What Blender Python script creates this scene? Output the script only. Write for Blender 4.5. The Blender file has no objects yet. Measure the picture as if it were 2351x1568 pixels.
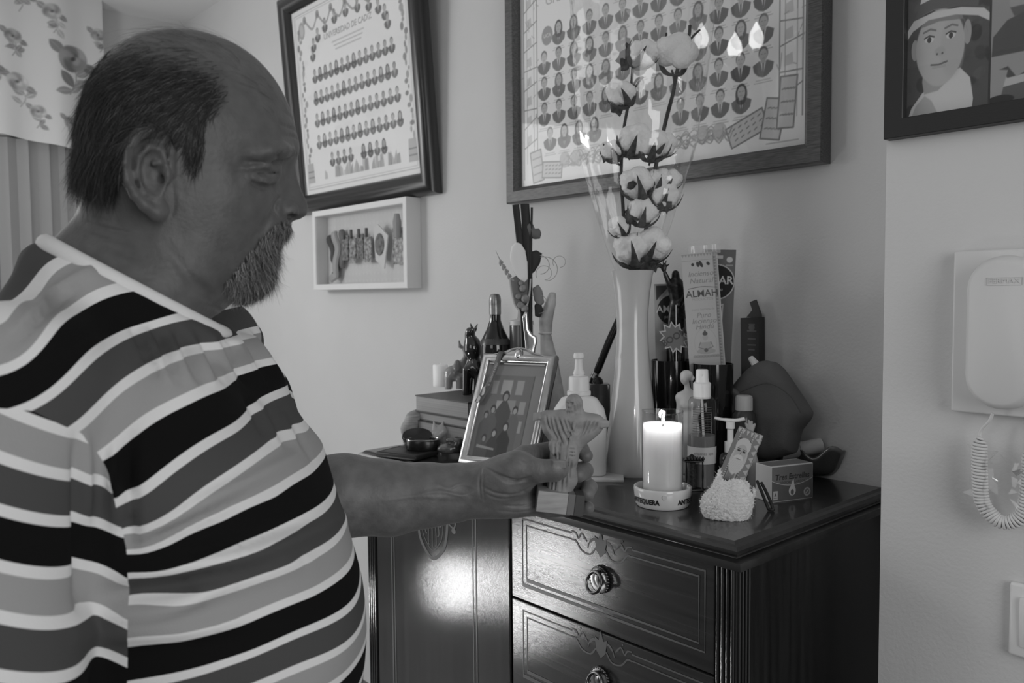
import bpy, bmesh, math, random
import numpy as np
from mathutils import Matrix, Vector
random.seed(7); rng = np.random.default_rng(7)
sc = bpy.context.scene
COL = sc.collection
# ------------------------------------------------------------------ camera
FPX, PW, PH = 1900.0, 2351.0, 1568.0
TH, PI_, RO = 2.40787676, 0.05522354, -0.00903424
CAM = np.array([0.0, 0.0, 1.36])
cf = np.array([math.cos(TH)*math.cos(PI_), math.sin(TH)*math.cos(PI_), -math.sin(PI_)])
_r = np.array([math.sin(TH), -math.cos(TH), 0.0]); _u = np.cross(_r, cf)
cr = _r*math.cos(RO)+_u*math.sin(RO); cu = -_r*math.sin(RO)+_u*math.cos(RO)
cd = bpy.data.cameras.new('camera'); cam = bpy.data.objects.new('camera', cd); COL.objects.link(cam)
cam.matrix_world = Matrix(((cr[0],cu[0],-cf[0],CAM[0]),(cr[1],cu[1],-cf[1],CAM[1]),(cr[2],cu[2],-cf[2],CAM[2]),(0,0,0,1)))
cd.sensor_width = 36.0; cd.lens = 36.0*FPX/PW; cd.clip_start = .02
cd.dof.use_dof = True; cd.dof.focus_distance = 1.22; cd.dof.aperture_fstop = 8.0
sc.camera = cam
# ------------------------------------------------------------------ light
w = bpy.data.worlds.new('world'); sc.world = w; w.use_nodes = True
w.node_tree.nodes['Background'].inputs[0].default_value = (1,1,1,1)
w.node_tree.nodes['Background'].inputs[1].default_value = 0.10
def area(name, loc, target, sx, sy, power):
    l = bpy.data.lights.new(name, 'AREA'); l.shape = 'RECTANGLE'; l.size = sx; l.size_y = sy; l.energy = power
    o = bpy.data.objects.new(name, l); COL.objects.link(o); o.location = loc
    o.rotation_euler = (Vector(target)-Vector(loc)).to_track_quat('-Z','Y').to_euler(); return o
area('window_daylight', (-3.86,-.85,1.5), (-1.2,.3,1.25), 1.7, 1.9, 24)
area('glazed_door_daylight', (1.5,.05,1.65), (-.7,.4,1.2), 1.1, 1.5, 22)
area('rear_fill', (-.35,-2.1,2.15), (-.8,.3,1.2), 1.2, .9, 6)  # added fill light behind the man, brightens nape and shoulders
sc.view_settings.view_transform = 'Standard'; sc.view_settings.look = 'None'
sc.view_settings.exposure = 0.0; sc.view_settings.gamma = 1.0; sc.view_settings.use_curve_mapping = False
# ------------------------------------------------------------------ pixel helpers (photo pixel -> place in the room)
def ray(x, y): return cf+(x-PW/2)/FPX*cr-(y-PH/2)/FPX*cu
def P(x, y, d): return CAM+ray(x, y)*d
def onz(x, y, z): d = ray(x, y); return CAM+d*((z-CAM[2])/d[2])
def ony(x, y, Y): d = ray(x, y); return CAM+d*(Y/d[1])
def onx(x, y, X): d = ray(x, y); return CAM+d*(X/d[0])
def depth(p): return float((np.asarray(p)-CAM)@cf)
def mpp(p): return depth(p)/FPX
def proj(p):
    q = np.asarray(p)-CAM; z = q@cf
    return PW/2+FPX*(q@cr)/z, PH/2-FPX*(q@cu)/z
# ------------------------------------------------------------------ materials (all grey: the photograph is black and white)
def mat(name, v, rough=.5, metal=0., noise=None, bump=None, coat=0., trans=0., ior=1.45, sss=0., spec=.5, emit=0., alpha=1., attr=None, sheen=0., wave=None, coatr=.1, coati=1.5):
    m = bpy.data.materials.new(name); m.use_nodes = True; nt = m.node_tree; b = nt.nodes['Principled BSDF']
    b.inputs['Base Color'].default_value = (v,v,v,1); b.inputs['Roughness'].default_value = rough; b.inputs['Metallic'].default_value = metal
    b.inputs['Coat Weight'].default_value = coat; b.inputs['Coat IOR'].default_value = coati; b.inputs['Coat Roughness'].default_value = coatr
    b.inputs['Transmission Weight'].default_value = trans; b.inputs['IOR'].default_value = ior
    b.inputs['Specular IOR Level'].default_value = spec; b.inputs['Alpha'].default_value = alpha; b.inputs['Sheen Weight'].default_value = sheen
    if sss: b.inputs['Subsurface Weight'].default_value = sss; b.inputs['Subsurface Radius'].default_value = (.006,.006,.006); b.inputs['Subsurface Scale'].default_value = 1.
    if emit: b.inputs['Emission Color'].default_value = (1,1,1,1); b.inputs['Emission Strength'].default_value = emit
    tc = nt.nodes.new('ShaderNodeTexCoord'); src = None
    if attr:
        a = nt.nodes.new('ShaderNodeAttribute'); a.attribute_name = attr; src = a.outputs['Color']
    if noise or wave:
        n = nt.nodes.new('ShaderNodeTexNoise'); n.inputs['Scale'].default_value = (noise or wave)[0]; n.inputs['Detail'].default_value = 6.
        mp = nt.nodes.new('ShaderNodeMapping'); nt.links.new(tc.outputs['Object'], mp.inputs[0]); nt.links.new(mp.outputs[0], n.inputs[0])
        k = noise or wave
        if len(k) > 2: mp.inputs['Scale'].default_value = k[2]
        r = nt.nodes.new('ShaderNodeValToRGB'); lo, hi = max(0,v*(1-k[1])), v*(1+k[1])
        r.color_ramp.elements[0].color = (lo,lo,lo,1); r.color_ramp.elements[1].color = (hi,hi,hi,1)
        r.color_ramp.elements[0].position = .3; r.color_ramp.elements[1].position = .7
        nt.links.new(n.outputs['Fac'], r.inputs[0])
        if src is None: src = r.outputs[0]
        else:
            mx = nt.nodes.new('ShaderNodeMix'); mx.data_type = 'RGBA'; mx.blend_type = 'MULTIPLY'; mx.inputs[0].default_value = 1.
            r.color_ramp.elements[0].color = (1-k[1],)*3+(1,); r.color_ramp.elements[1].color = (1,1,1,1)
            nt.links.new(src, mx.inputs[6]); nt.links.new(r.outputs[0], mx.inputs[7]); src = mx.outputs[2]
    if src is not None: nt.links.new(src, b.inputs['Base Color'])
    if bump:
        n2 = nt.nodes.new('ShaderNodeTexNoise'); n2.inputs['Scale'].default_value = bump[0]; n2.inputs['Detail'].default_value = 4.
        mp2 = nt.nodes.new('ShaderNodeMapping'); nt.links.new(tc.outputs['Object'], mp2.inputs[0]); nt.links.new(mp2.outputs[0], n2.inputs[0])
        if len(bump) > 2: mp2.inputs['Scale'].default_value = bump[2]
        bp = nt.nodes.new('ShaderNodeBump'); bp.inputs['Strength'].default_value = bump[1]; bp.inputs['Distance'].default_value = .002
        nt.links.new(n2.outputs['Fac'], bp.inputs['Height']); nt.links.new(bp.outputs[0], b.inputs['Normal'])
        if coat: nt.links.new(bp.outputs[0], b.inputs['Coat Normal'])
    return m
WHITE = mat('white_plastic', .72, .35); BLACKP = mat('black_plastic', .012, .25); BLACKM = mat('black_matte', .015, .6)
GREY = mat('grey_plain', .25, .5); LGREY = mat('light_grey', .5, .5); DGREY = mat('dark_grey', .07, .5); PRINTK = mat('black_print', .012, .6)
CERAM = mat('white_ceramic', .7, .12, coat=.5); SILVER = mat('silver', .62, .22, metal=1., noise=(60,.12)); BRASS = mat('dark_brass', .18, .3, metal=1., noise=(150,.3))
GLASS = mat('clear_glass', 1., .02, trans=1., ior=1.3); PAPER = mat('paper', .68, .7); CLOTHW = mat('white_cloth', .7, .9, bump=(400,.3))
ATTR = mat('printed_picture', .5, .45, attr='col'); ATTRG = mat('printed_pack', .5, .3, attr='col')
# ------------------------------------------------------------------ geometry helpers
def frame(o, x, y, z):
    return Matrix(((x[0],y[0],z[0],o[0]),(x[1],y[1],z[1],o[1]),(x[2],y[2],z[2],o[2]),(0,0,0,1)))
def nrm(v): v = np.asarray(v, float); return v/np.linalg.norm(v)
def upframe(o, ang): c, s = math.cos(ang), math.sin(ang); return frame(o, (c,s,0), (-s,c,0), (0,0,1))   # z up, x turned by ang
def wallframe(o): return frame(o, (1,0,0), (0,0,1), (0,-1,0))                                              # x right, y up, z out of the wall
ANG_R = math.atan2(cr[1], cr[0])                                                                           # azimuth of "to the right as seen from the door side"
class MB:
    def __init__(s): s.v = []; s.f = []; s.mi = []
    def add(s, vf, M=None, mi=0):
        v, f = vf; b = len(s.v)
        if M is not None: v = [tuple(M @ Vector(p)) for p in v]
        s.v.extend([tuple(p) for p in v]); s.f.extend([tuple(i+b for i in q) for q in f]); s.mi.extend([mi]*len(f)); return s
def obj(name, mb, mats, parent=None, loc=None, smooth=35, sub=0):
    me = bpy.data.meshes.new(name)
    base = parent['_w'] if parent is not None and '_w' in parent else (0,0,0)
    if loc is None: loc = base
    v = np.array(mb.v, float).reshape(-1,3)-np.array(loc)
    me.from_pydata(v.tolist(), [], mb.f); 
    mats = mats if isinstance(mats, (list,tuple)) else [mats]
    for m in mats: me.materials.append(m)
    if len(mats) > 1: me.polygons.foreach_set('material_index', mb.mi)
    if smooth:
        me.shade_smooth()
        if smooth < 180: me.set_sharp_from_angle(angle=math.radians(smooth))
    me.update()
    o = bpy.data.objects.new(name, me); COL.objects.link(o)
    o['_w'] = [float(x) for x in loc]
    if parent is not None:
        o.parent = parent; o.location = (np.array(loc)-np.array(base))
    else: o.location = loc
    if sub:
        m = o.modifiers.new('s', 'SUBSURF'); m.levels = sub; m.render_levels = sub
    return o
def thing(name, label, cat, loc, group=None):
    o = bpy.data.objects.new(name, None); COL.objects.link(o); o.location = [float(x) for x in loc]; o['_w'] = [float(x) for x in loc]
    o.empty_display_size = .02
    return tag(o, label, cat, group)
def tag(o, label, cat, group=None):
    o['label'] = label; o['category'] = cat
    if group: o['group'] = group
    return o
def struct(o): o['kind'] = 'structure'; return o
def bmout(bm):
    bm.verts.ensure_lookup_table(); v = [tuple(x.co) for x in bm.verts]; f = [tuple(y.index for y in x.verts) for x in bm.faces]; bm.free(); return v, f
def box(sx, sy, sz, c=(0,0,0), bev=0., seg=2):
    bm = bmesh.new(); bmesh.ops.create_cube(bm, size=1)
    for p in bm.verts: p.co = Vector((p.co.x*sx+c[0], p.co.y*sy+c[1], p.co.z*sz+c[2]))
    if bev: bmesh.ops.bevel(bm, geom=bm.edges[:], offset=bev, segments=seg, profile=.5, affect='EDGES')
    bm.verts.index_update(); return bmout(bm)
def lathe(prof, n=40, cap=True):
    v = []; f = []; k = len(prof)
    for i in range(n):
        a = 2*math.pi*i/n
        for r, z in prof: v.append((r*math.cos(a), r*math.sin(a), z))
    for i in range(n):
        j = (i+1)%n
        for q in range(k-1): f.append((i*k+q, j*k+q, j*k+q+1, i*k+q+1))
    if cap:
        f.append(tuple(i*k for i in range(n-1,-1,-1))); f.append(tuple(i*k+k-1 for i in range(n)))
    return v, f
def tube(pts, rad, n=8, cap=True, closed=False, flat=1.):
    pts = [np.asarray(p, float) for p in pts]; m = len(pts); rad = [rad]*m if np.isscalar(rad) else list(rad)
    v = []; f = []; t0 = nrm(pts[1]-pts[0]); a = np.array([0,0,1.]) if abs(t0[2]) < .9 else np.array([1.,0,0]); nn = nrm(np.cross(t0, a))
    for i in range(m):
        t = nrm((pts[(i+1)%m]-pts[i-1]) if closed else (pts[min(i+1,m-1)]-pts[max(i-1,0)]))
        nn = nrm(nn-t*(nn@t)); b = np.cross(t, nn)
        for j in range(n):
            c = 2*math.pi*j/n; v.append(tuple(pts[i]+rad[i]*(math.cos(c)*nn+math.sin(c)*b*flat)))
    for i in range(m if closed else m-1):
        k = (i+1)%m
        for j in range(n): f.append((i*n+j, i*n+(j+1)%n, k*n+(j+1)%n, k*n+j))
    if cap and not closed: f.append(tuple(range(n-1,-1,-1))); f.append(tuple((m-1)*n+j for j in range(n)))
    return v, f
def prism(poly, d, z0=0.):
    n = len(poly); v = [(x,y,z0) for x,y in poly]+[(x,y,z0+d) for x,y in poly]
    f = [tuple(range(n-1,-1,-1)), tuple(range(n,2*n))]+[(i,(i+1)%n,n+(i+1)%n,n+i) for i in range(n)]
    return v, f
def ell(rx, ry, rz, c=(0,0,0), n=20, m=12):
    v = [(c[0],c[1],c[2]-rz)]; f = []
    for i in range(1,m):
        a = -math.pi/2+math.pi*i/m
        for j in range(n):
            b = 2*math.pi*j/n; v.append((c[0]+rx*math.cos(a)*math.cos(b), c[1]+ry*math.cos(a)*math.sin(b), c[2]+rz*math.sin(a)))
    v.append((c[0],c[1],c[2]+rz)); L = len(v)-1
    for j in range(n):
        k = (j+1)%n; f.append((0,1+k,1+j)); f.append((L,L-n+j,L-n+k))
        for i in range(m-2): f.append((1+i*n+j,1+i*n+k,1+(i+1)*n+k,1+(i+1)*n+j))
    return v, f
def spline(pts, n=8):
    p = [np.asarray(q, float) for q in pts]; out = []
    for i in range(len(p)-1):
        a, b, c, d = p[max(i-1,0)], p[i], p[i+1], p[min(i+2,len(p)-1)]
        for k in range(n):
            t = k/n; out.append(.5*((2*b)+(c-a)*t+(2*a-5*b+4*c-d)*t*t+(-a+3*b-3*c+d)*t**3))
    return out+[p[-1]]
FONT_CACHE = {}
def text_vf(s, size, extr=0., shear=0., bold=0.):
    cu_ = bpy.data.curves.new('t', 'FONT'); cu_.body = s; cu_.size = size; cu_.extrude = extr; cu_.align_x = 'CENTER'; cu_.align_y = 'CENTER'; cu_.shear = shear; cu_.offset = bold; cu_.resolution_u = 3
    o = bpy.data.objects.new('t', cu_); COL.objects.link(o); dg = bpy.context.evaluated_depsgraph_get()
    me = bpy.data.meshes.new_from_object(o.evaluated_get(dg)); v = [tuple(p.co) for p in me.vertices]; f = [tuple(p.vertices) for p in me.polygons]
    bpy.data.objects.remove(o); bpy.data.curves.remove(cu_); bpy.data.meshes.remove(me); return v, f
# a picture printed as grey values on a fine grid (row 0 at the bottom)
class Art:
    def __init__(s, w, h, nx, ny, bg=.8):
        s.w, s.h, s.nx, s.ny = w, h, nx, ny; s.a = np.full((ny,nx), bg, np.float32)
        s.x, s.y = np.meshgrid(np.linspace(0,w,nx), np.linspace(0,h,ny)); s.px = w/(nx-1)
    def put(s, m, v, al=1.): k = np.clip(m,0,1)*al; s.a[:] = s.a*(1-k)+v*k
    def win(s, x0, x1, y0, y1):
        i0 = max(0,int(x0/s.w*(s.nx-1))-2); i1 = min(s.nx,int(x1/s.w*(s.nx-1))+3); j0 = max(0,int(y0/s.h*(s.ny-1))-2); j1 = min(s.ny,int(y1/s.h*(s.ny-1))+3)
        return slice(j0,max(j0,j1)), slice(i0,max(i0,i1))
    def el(s, cx, cy, rx, ry, v, al=1., rot=0., soft=1.):
        R = max(rx,ry)*1.1+2*s.px; k = s.win(cx-R,cx+R,cy-R,cy+R); x = s.x[k]-cx; y = s.y[k]-cy; c, q = math.cos(rot), math.sin(rot); x, y = c*x+q*y, -q*x+c*y
        d = (1-np.sqrt((x/rx)**2+(y/ry)**2))*min(rx,ry)/(s.px*soft)+.5; m = np.clip(d,0,1)*al; s.a[k] = s.a[k]*(1-m)+v*m
    def poly(s, pts, v, al=1., soft=1.):
        pts = np.array(pts, float); k = s.win(pts[:,0].min(),pts[:,0].max(),pts[:,1].min(),pts[:,1].max()); x, y = s.x[k], s.y[k]
        ins = np.zeros(x.shape, bool); dm = np.full(x.shape, 1e9)
        for i in range(len(pts)):
            (x1,y1),(x2,y2) = pts[i],pts[(i+1)%len(pts)]
            if y1 != y2: ins ^= ((y1 > y) != (y2 > y)) & (x < (x2-x1)*(y-y1)/(y2-y1)+x1)
            L = (x2-x1)**2+(y2-y1)**2+1e-12; t = np.clip(((x-x1)*(x2-x1)+(y-y1)*(y2-y1))/L,0,1); dm = np.minimum(dm, np.hypot(x-x1-t*(x2-x1), y-y1-t*(y2-y1)))
        m = np.clip(np.where(ins,dm,-dm)/(s.px*soft)+.5,0,1)*al; s.a[k] = s.a[k]*(1-m)+v*m
    def line(s, pts, wd, v, al=1.):
        pts = np.array(pts, float); k = s.win(pts[:,0].min()-wd,pts[:,0].max()+wd,pts[:,1].min()-wd,pts[:,1].max()+wd); x, y = s.x[k], s.y[k]; dm = np.full(x.shape, 1e9)
        for (x1,y1),(x2,y2) in zip(pts[:-1],pts[1:]):
            L = (x2-x1)**2+(y2-y1)**2+1e-12; t = np.clip(((x-x1)*(x2-x1)+(y-y1)*(y2-y1))/L,0,1); dm = np.minimum(dm, np.hypot(x-x1-t*(x2-x1), y-y1-t*(y2-y1)))
        m = np.clip((wd/2-dm)/s.px+.5,0,1)*al; s.a[k] = s.a[k]*(1-m)+v*m
    def text(s, st, cx, cy, size, v, al=1., shear=0., bold=0.):
        vv, ff = text_vf(st, size, 0., shear, bold)
        for q in ff: s.poly([(vv[i][0]+cx, vv[i][1]+cy) for i in q], v, al)
    def mesh(s, name, M, parent, m=ATTR, bend=None):
        z = np.zeros_like(s.x); v = np.stack([s.x-s.w/2, s.y-s.h/2, z],-1).reshape(-1,3)
        if bend: v = bend(v)
        base = np.array(parent['_w']) if parent is not None else 0.
        v = v@np.array(M.to_3x3()).T+np.array(M.translation)-base
        i = (np.arange(s.ny-1)[:,None]*s.nx+np.arange(s.nx-1)[None,:]).ravel(); f = np.stack([i,i+1,i+1+s.nx,i+s.nx],1)
        me = bpy.data.meshes.new(name); me.from_pydata(v.tolist(), [], f.tolist())
        at = me.color_attributes.new('col', 'FLOAT_COLOR', 'POINT'); c = np.ones((len(v),4), np.float32); c[:,:3] = s.a.reshape(-1,1); at.data.foreach_set('color', c.ravel())
        me.materials.append(m); me.shade_smooth(); o = bpy.data.objects.new(name, me); COL.objects.link(o)
        if parent is not None: o.parent = parent
        return o
def film(name, ior=1.45, rough=.02, tint=1., bump=None, haze=0.):
    m = bpy.data.materials.new(name); m.use_nodes = True; nt = m.node_tree; nt.nodes.clear(); N = nt.nodes.new
    o = N('ShaderNodeOutputMaterial'); mx = N('ShaderNodeMixShader'); t = N('ShaderNodeBsdfTransparent'); g = N('ShaderNodeBsdfGlossy'); fr = N('ShaderNodeLayerWeight')
    t.inputs[0].default_value = (tint,)*3+(1,); g.inputs['Roughness'].default_value = rough; pass
    first = t.outputs[0]
    if haze:
        df = N('ShaderNodeBsdfDiffuse'); df.inputs[0].default_value = (.8,.8,.8,1); m2 = N('ShaderNodeMixShader'); m2.inputs[0].default_value = haze
        nt.links.new(t.outputs[0], m2.inputs[1]); nt.links.new(df.outputs[0], m2.inputs[2]); first = m2.outputs[0]
    pw = N('ShaderNodeMath'); pw.operation = 'POWER'; pw.inputs[1].default_value = 5.; ma = N('ShaderNodeMath'); ma.operation = 'MULTIPLY_ADD'; f0 = ((ior-1)/(ior+1))**2; ma.inputs[1].default_value = 1-f0; ma.inputs[2].default_value = f0
    fr.inputs['Blend'].default_value = .5; nt.links.new(fr.outputs['Facing'], pw.inputs[0]); nt.links.new(pw.outputs[0], ma.inputs[0]); nt.links.new(ma.outputs[0], mx.inputs[0]); nt.links.new(first, mx.inputs[1]); nt.links.new(g.outputs[0], mx.inputs[2]); nt.links.new(mx.outputs[0], o.inputs[0])
    if bump:
        tc = N('ShaderNodeTexCoord'); n = N('ShaderNodeTexNoise'); n.inputs['Scale'].default_value = bump[0]; b = N('ShaderNodeBump'); b.inputs['Strength'].default_value = bump[1]; b.inputs['Distance'].default_value = .01
        nt.links.new(tc.outputs['Object'], n.inputs[0]); nt.links.new(n.outputs['Fac'], b.inputs['Height']); nt.links.new(b.outputs[0], g.inputs['Normal']); nt.links.new(b.outputs[0], fr.inputs['Normal'])
    return m
PANE = film('window_pane_glass', 1.5, .01); FILM = film('cellophane', 1.75, .05, 1., (14,.35), .012); TUMBLER = film('tumbler_glass', 1.5, .02, .93)
# ------------------------------------------------------------------ the room
YB, YP, XL, ZC = 1.525, 1.2, -4.0, 2.65
WALL = mat('painted_plaster', .60, .75, noise=(3,.03), bump=(170,.28)); WALLS = mat('painted_plaster_end', .5, .8, bump=(150,.2)); CEIL = mat('ceiling_paint', .72, .8)
def slab(name, x0, x1, y0, y1, z0, z1, m):
    return struct(obj(name, MB().add(box(x1-x0, y1-y0, z1-z0, ((x0+x1)/2,(y0+y1)/2,(z0+z1)/2))), m, smooth=0))
slab('wall_back', XL-.1, 1.6, YB, YB+.12, 0, ZC, WALL)
slab('wall_pillar', -.528, 1.6, YP, YB, 0, ZC, WALL)
slab('ceiling', XL-.1, 1.6, -2.6, YB+.12, ZC, ZC+.1, CEIL)
FLOOR = mat('floor_tile', .08, .35, noise=(9,.2)); slab('floor', XL-.1, 1.6, -2.6, YB+.12, -.1, 0, FLOOR)
# end wall with the curtained window
wl = MB(); wy0, wy1, wz0, wz1 = -1.75, .05, .5, 2.5
for y0,y1,z0,z1 in ((-2.6,wy0,0,ZC),(wy1,YB,0,ZC),(wy0,wy1,0,wz0),(wy0,wy1,wz1,ZC)): wl.add(box(.1,y1-y0,z1-z0,(XL-.05,(y0+y1)/2,(z0+z1)/2)))
struct(obj('wall_left', wl, WALLS, smooth=0))
wn = MB(); yc, zc = (wy0+wy1)/2, (wz0+wz1)/2
for dy in (wy0+.03, yc, wy1-.03): wn.add(box(.05,.06,wz1-wz0,(XL-.05,dy,zc),.006))
for dz in (wz0+.03, wz1-.03): wn.add(box(.05,wy1-wy0,.06,(XL-.05,yc,dz),.006))
wo = struct(obj('window_1', wn, WHITE))
for k in (0,1):
    y0 = wy0+.06 if k == 0 else yc+.03; obj('pane', MB().add(box(.005,(wy1-wy0)/2-.09,wz1-wz0-.12,(XL-.05,y0+((wy1-wy0)/2-.09)/2,zc))), PANE, wo, smooth=0)
# sheer curtain panel and floral valance
CURT = mat('sheer_curtain', .30, .9, bump=(500,.2))
def wavy(y0, y1, z0, z1, x, amp, waves, hem=None, nz=14, ny=90, th=.006):
    v = []; f = []
    for s in (0,1):
        for i in range(ny):
            t = i/(ny-1); y = y0+(y1-y0)*t
            for j in range(nz):
                q = j/(nz-1); zb = z0 if hem is None else z0+hem(t); zz = zb+(z1-zb)*q
                v.append((x+amp*math.sin(t*waves*6.283+.6*math.sin(t*9))*(1-.35*q)+s*th, y+.25*amp*math.sin(t*waves*12.6), zz))
    n = ny*nz
    for s in (0,1):
        for i in range(ny-1):
            for j in range(nz-1):
                a = s*n+i*nz+j; q = (a,a+nz,a+nz+1,a+1); f.append(q if s else q[::-1])
    for i in range(ny-1):
        for j in (0,nz-1): a = i*nz+j; f.append((a,a+nz,a+n+nz,a+n))
    for j in range(nz-1):
        for i in (0,ny-1): a = i*nz+j; f.append((a,a+1,a+n+1,a+n))
    return v, f
tag(obj('curtain', MB().add(wavy(.28,.985,.06,2.03,-3.955,.018,9)), CURT, loc=(-3.955,.6,.06)), 'pale pleated floor length curtain under the floral valance', 'curtain')
# valance with printed roses
va = Art(.86, .66, 260, 200, .56); rv = np.random.default_rng(3)
def leaf(cx, cy, L, wd, a, v):
    c, q = math.cos(a), math.sin(a); pts = [(t*L, wd*math.sin(math.pi*t)**.8*(1 if sd > 0 else -1)) for sd in (1,-1) for t in (np.linspace(0,1,9) if sd > 0 else np.linspace(1,0,9))]
    va.poly([(cx+c*x-q*y, cy+q*x+c*y) for x,y in pts], v, .9, 1.5); va.line([(cx,cy),(cx+c*L*.9,cy+q*L*.9)], .0022, v*1.9, .8)
def rose(cx, cy, r, v=.16, leaves=5):
    a0 = rv.uniform(0,6.28); st = rv.uniform(-.6,.6)
    sp_ = spline([(cx,cy),(cx+r*(.5+st),cy-r*1.5),(cx+r*st,cy-r*2.6)],5); va.line(sp_, .0045, v*1.3, .85)
    for k in range(leaves):
        q = sp_[int(rv.uniform(.35,.95)*(len(sp_)-1))]; a = rv.choice([-1,1])*rv.uniform(.2,1.)+(3.14 if rv.random() < .5 else 0); leaf(q[0], q[1], r*rv.uniform(.9,1.5), r*rv.uniform(.26,.40), a, v*rv.uniform(.8,1.9))
    leaf(cx-r*.6,cy+r*.2,r*1.3,r*.4,2.4,v*1.2); leaf(cx+r*.6,cy-r*.3,r*1.2,r*.36,-.5,v*.9)
    va.el(cx,cy,r,r*.95,v*1.9,.97,0,2)
    for k in range(5): a = a0+k*1.257; va.el(cx+r*.55*math.cos(a),cy+r*.5*math.sin(a),r*.55,r*.42,v*(2.6,1.2,2.0,.9,1.6)[k],.9,a+1.2,3)
    for k in range(4): a = a0+.5+k*1.57; va.el(cx+r*.26*math.cos(a),cy+r*.24*math.sin(a),r*.34,r*.24,v*(.8,1.9,1.1,2.4)[k],.9,a+1.4,3)
    va.el(cx,cy,r*.2,r*.15,v*.5,1,.5,2)
for a in ((.735,.38,.058,.13,7),(.52,.43,.032,.17,6),(.53,.24,.040,.22,4),(.66,.56,.034,.2,5),(.56,.62,.03,.2,4),(.715,.11,.027,.17,5),(.83,.14,.032,.14,5),(.43,.30,.035,.18,5),(.40,.56,.035,.2,5),(.6,.13,.027,.2,4),(.3,.2,.045,.18,6),(.2,.45,.045,.18,6),(.1,.2,.045,.18,6),(.84,.5,.028,.18,4)): rose(*a)
vt = thing('valance', 'cream floral valance printed with dark roses, scalloped hem', 'valance', (-3.9,.7,1.98))
def vb(v):
    t = (v[:,0]+.43)/.86; q = (v[:,1]+.33)/.66
    hem = .05*np.abs(np.sin(t*np.pi*1.0+.5))*(1-q)
    o = v.copy(); o[:,1] = v[:,1]+hem-.0; o[:,2] = .02*np.sin(t*np.pi*3)+.018*np.sin(t*26)*(1-q*.5); return o
VM = frame((-3.9,.71,2.325), (0,1,0), (0,0,1), (1,0,0)); va.mesh('fabric', VM, vt, mat('valance_cotton', .5, .9, attr='col', bump=(600,.2)), vb)
obj('lining', MB().add(box(.012,.85,.6,(-3.935,.71,2.34))), CLOTHW, vt); obj('rail', MB().add(box(.05,.88,.03,(-3.945,.71,2.632),.004)), WHITE, vt)
ret = Art(.10,.6,24,120,.5)
for k in range(4): ret.el(.05+.02*(-1)**k,.1+.14*k,.03,.02,.2,1,k); ret.el(.05,.15+.14*k,.02,.03,.3)
ret.mesh('side_return', frame((-3.945,1.145,2.36),(-1,.15,0),(0,0,1),(.15,1,0)), vt, ATTR)
# ------------------------------------------------------------------ chest of drawers
WOODH = mat('dark_walnut_horizontal', .020, .5, noise=(5,.7,(.6,8,16)), bump=(60,.09,(1.5,40,40)), coat=1., coatr=.12, coati=1.8, spec=.1)
WOODV = mat('dark_walnut_vertical', .013, .5, noise=(5,.7,(14,14,.6)), bump=(55,.14,(40,40,2.2)), coat=1., coatr=.12, coati=1.8, spec=.1)
WOODT = mat('dark_walnut_top', .016, .3, noise=(5,.5,(.8,10,8)), coat=.5, coatr=.08)
INLAY = mat('pale_inlay', .10, .4); GAP = mat('shadow_gap', .004, .9)
tx0, tx1, ty0, zt = -1.668, -.668, 1.036, 1.0
chest = thing('chest_of_drawers', 'dark polished wooden chest with inlaid drawers, carrying all the ornaments', 'chest', (-1.16,1.28,0))
prof = [(0,0),(.004,-.004),(.010,-.006),(.013,-.011),(.013,-.016),(.010,-.019),(.012,-.021),(.026,-.023),(.028,-.028),(.028,-.034),(.020,-.036)]
def molded(x0,x1,y0,y1,z,prof,ch=.0):
    v = []; f = []; k = len(prof)
    for d,dz in prof: v += [(x0-d,y1,z+dz),(x0-d,y0-d,z+dz),(x1+d,y0-d,z+dz),(x1+d,y1,z+dz)]
    for i in range(k-1):
        for j in range(3): a = i*4+j; f.append((a,a+4,a+5,a+1))
        f.append((i*4+3,i*4+7,i*4+4,i*4))
    f.append((0,1,2,3)); f.append(tuple(4*(k-1)+j for j in (3,2,1,0))); return v, f
obj('top', MB().add(molded(tx0,tx1,ty0,1.518,zt,prof)), WOODT, chest, smooth=25)
bx0, bx1, by0 = -1.655, -.662, 1.034
obj('carcass', MB().add(box(bx1-bx0-.004,1.514-by0-.012,.905,((bx0+bx1)/2,(by0+.012+1.514)/2,.5115))), WOODV, chest, smooth=0)
obj('plinth', MB().add(box(bx1-bx0+.02,1.512-by0+.01,.06,((bx0+bx1)/2,(by0+1.502)/2,.03),.004)), WOODV, chest)
def fluted(x0, x1, y0, z0, z1, n, axis):
    m = MB(); m.add(box(x1-x0,.012,z1-z0,((x0+x1)/2,y0+.006,(z0+z1)/2))); s = (x1-x0)/n
    for i in range(n): m.add(box(s*.62,.006,z1-z0,(x0+s*(i+.5),y0-.001,(z0+z1)/2),.0024,2))
    if axis: # turned to the side face
        m.v = [(bx1-(v[1]-y0)-.001, by0+(x1-v[0])+.001, v[2]) for v in m.v]; m.f = [q[::-1] for q in m.f]
    return m
for x0,x1,ax in ((bx1-.034,bx1,0),(bx1-.034,bx1,1),(bx0,bx0+.034,0)): obj('fluted_pilaster', fluted(x0,x1,by0-.003,.06,.9635,4,ax), WOODV, chest, smooth=30)
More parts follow.
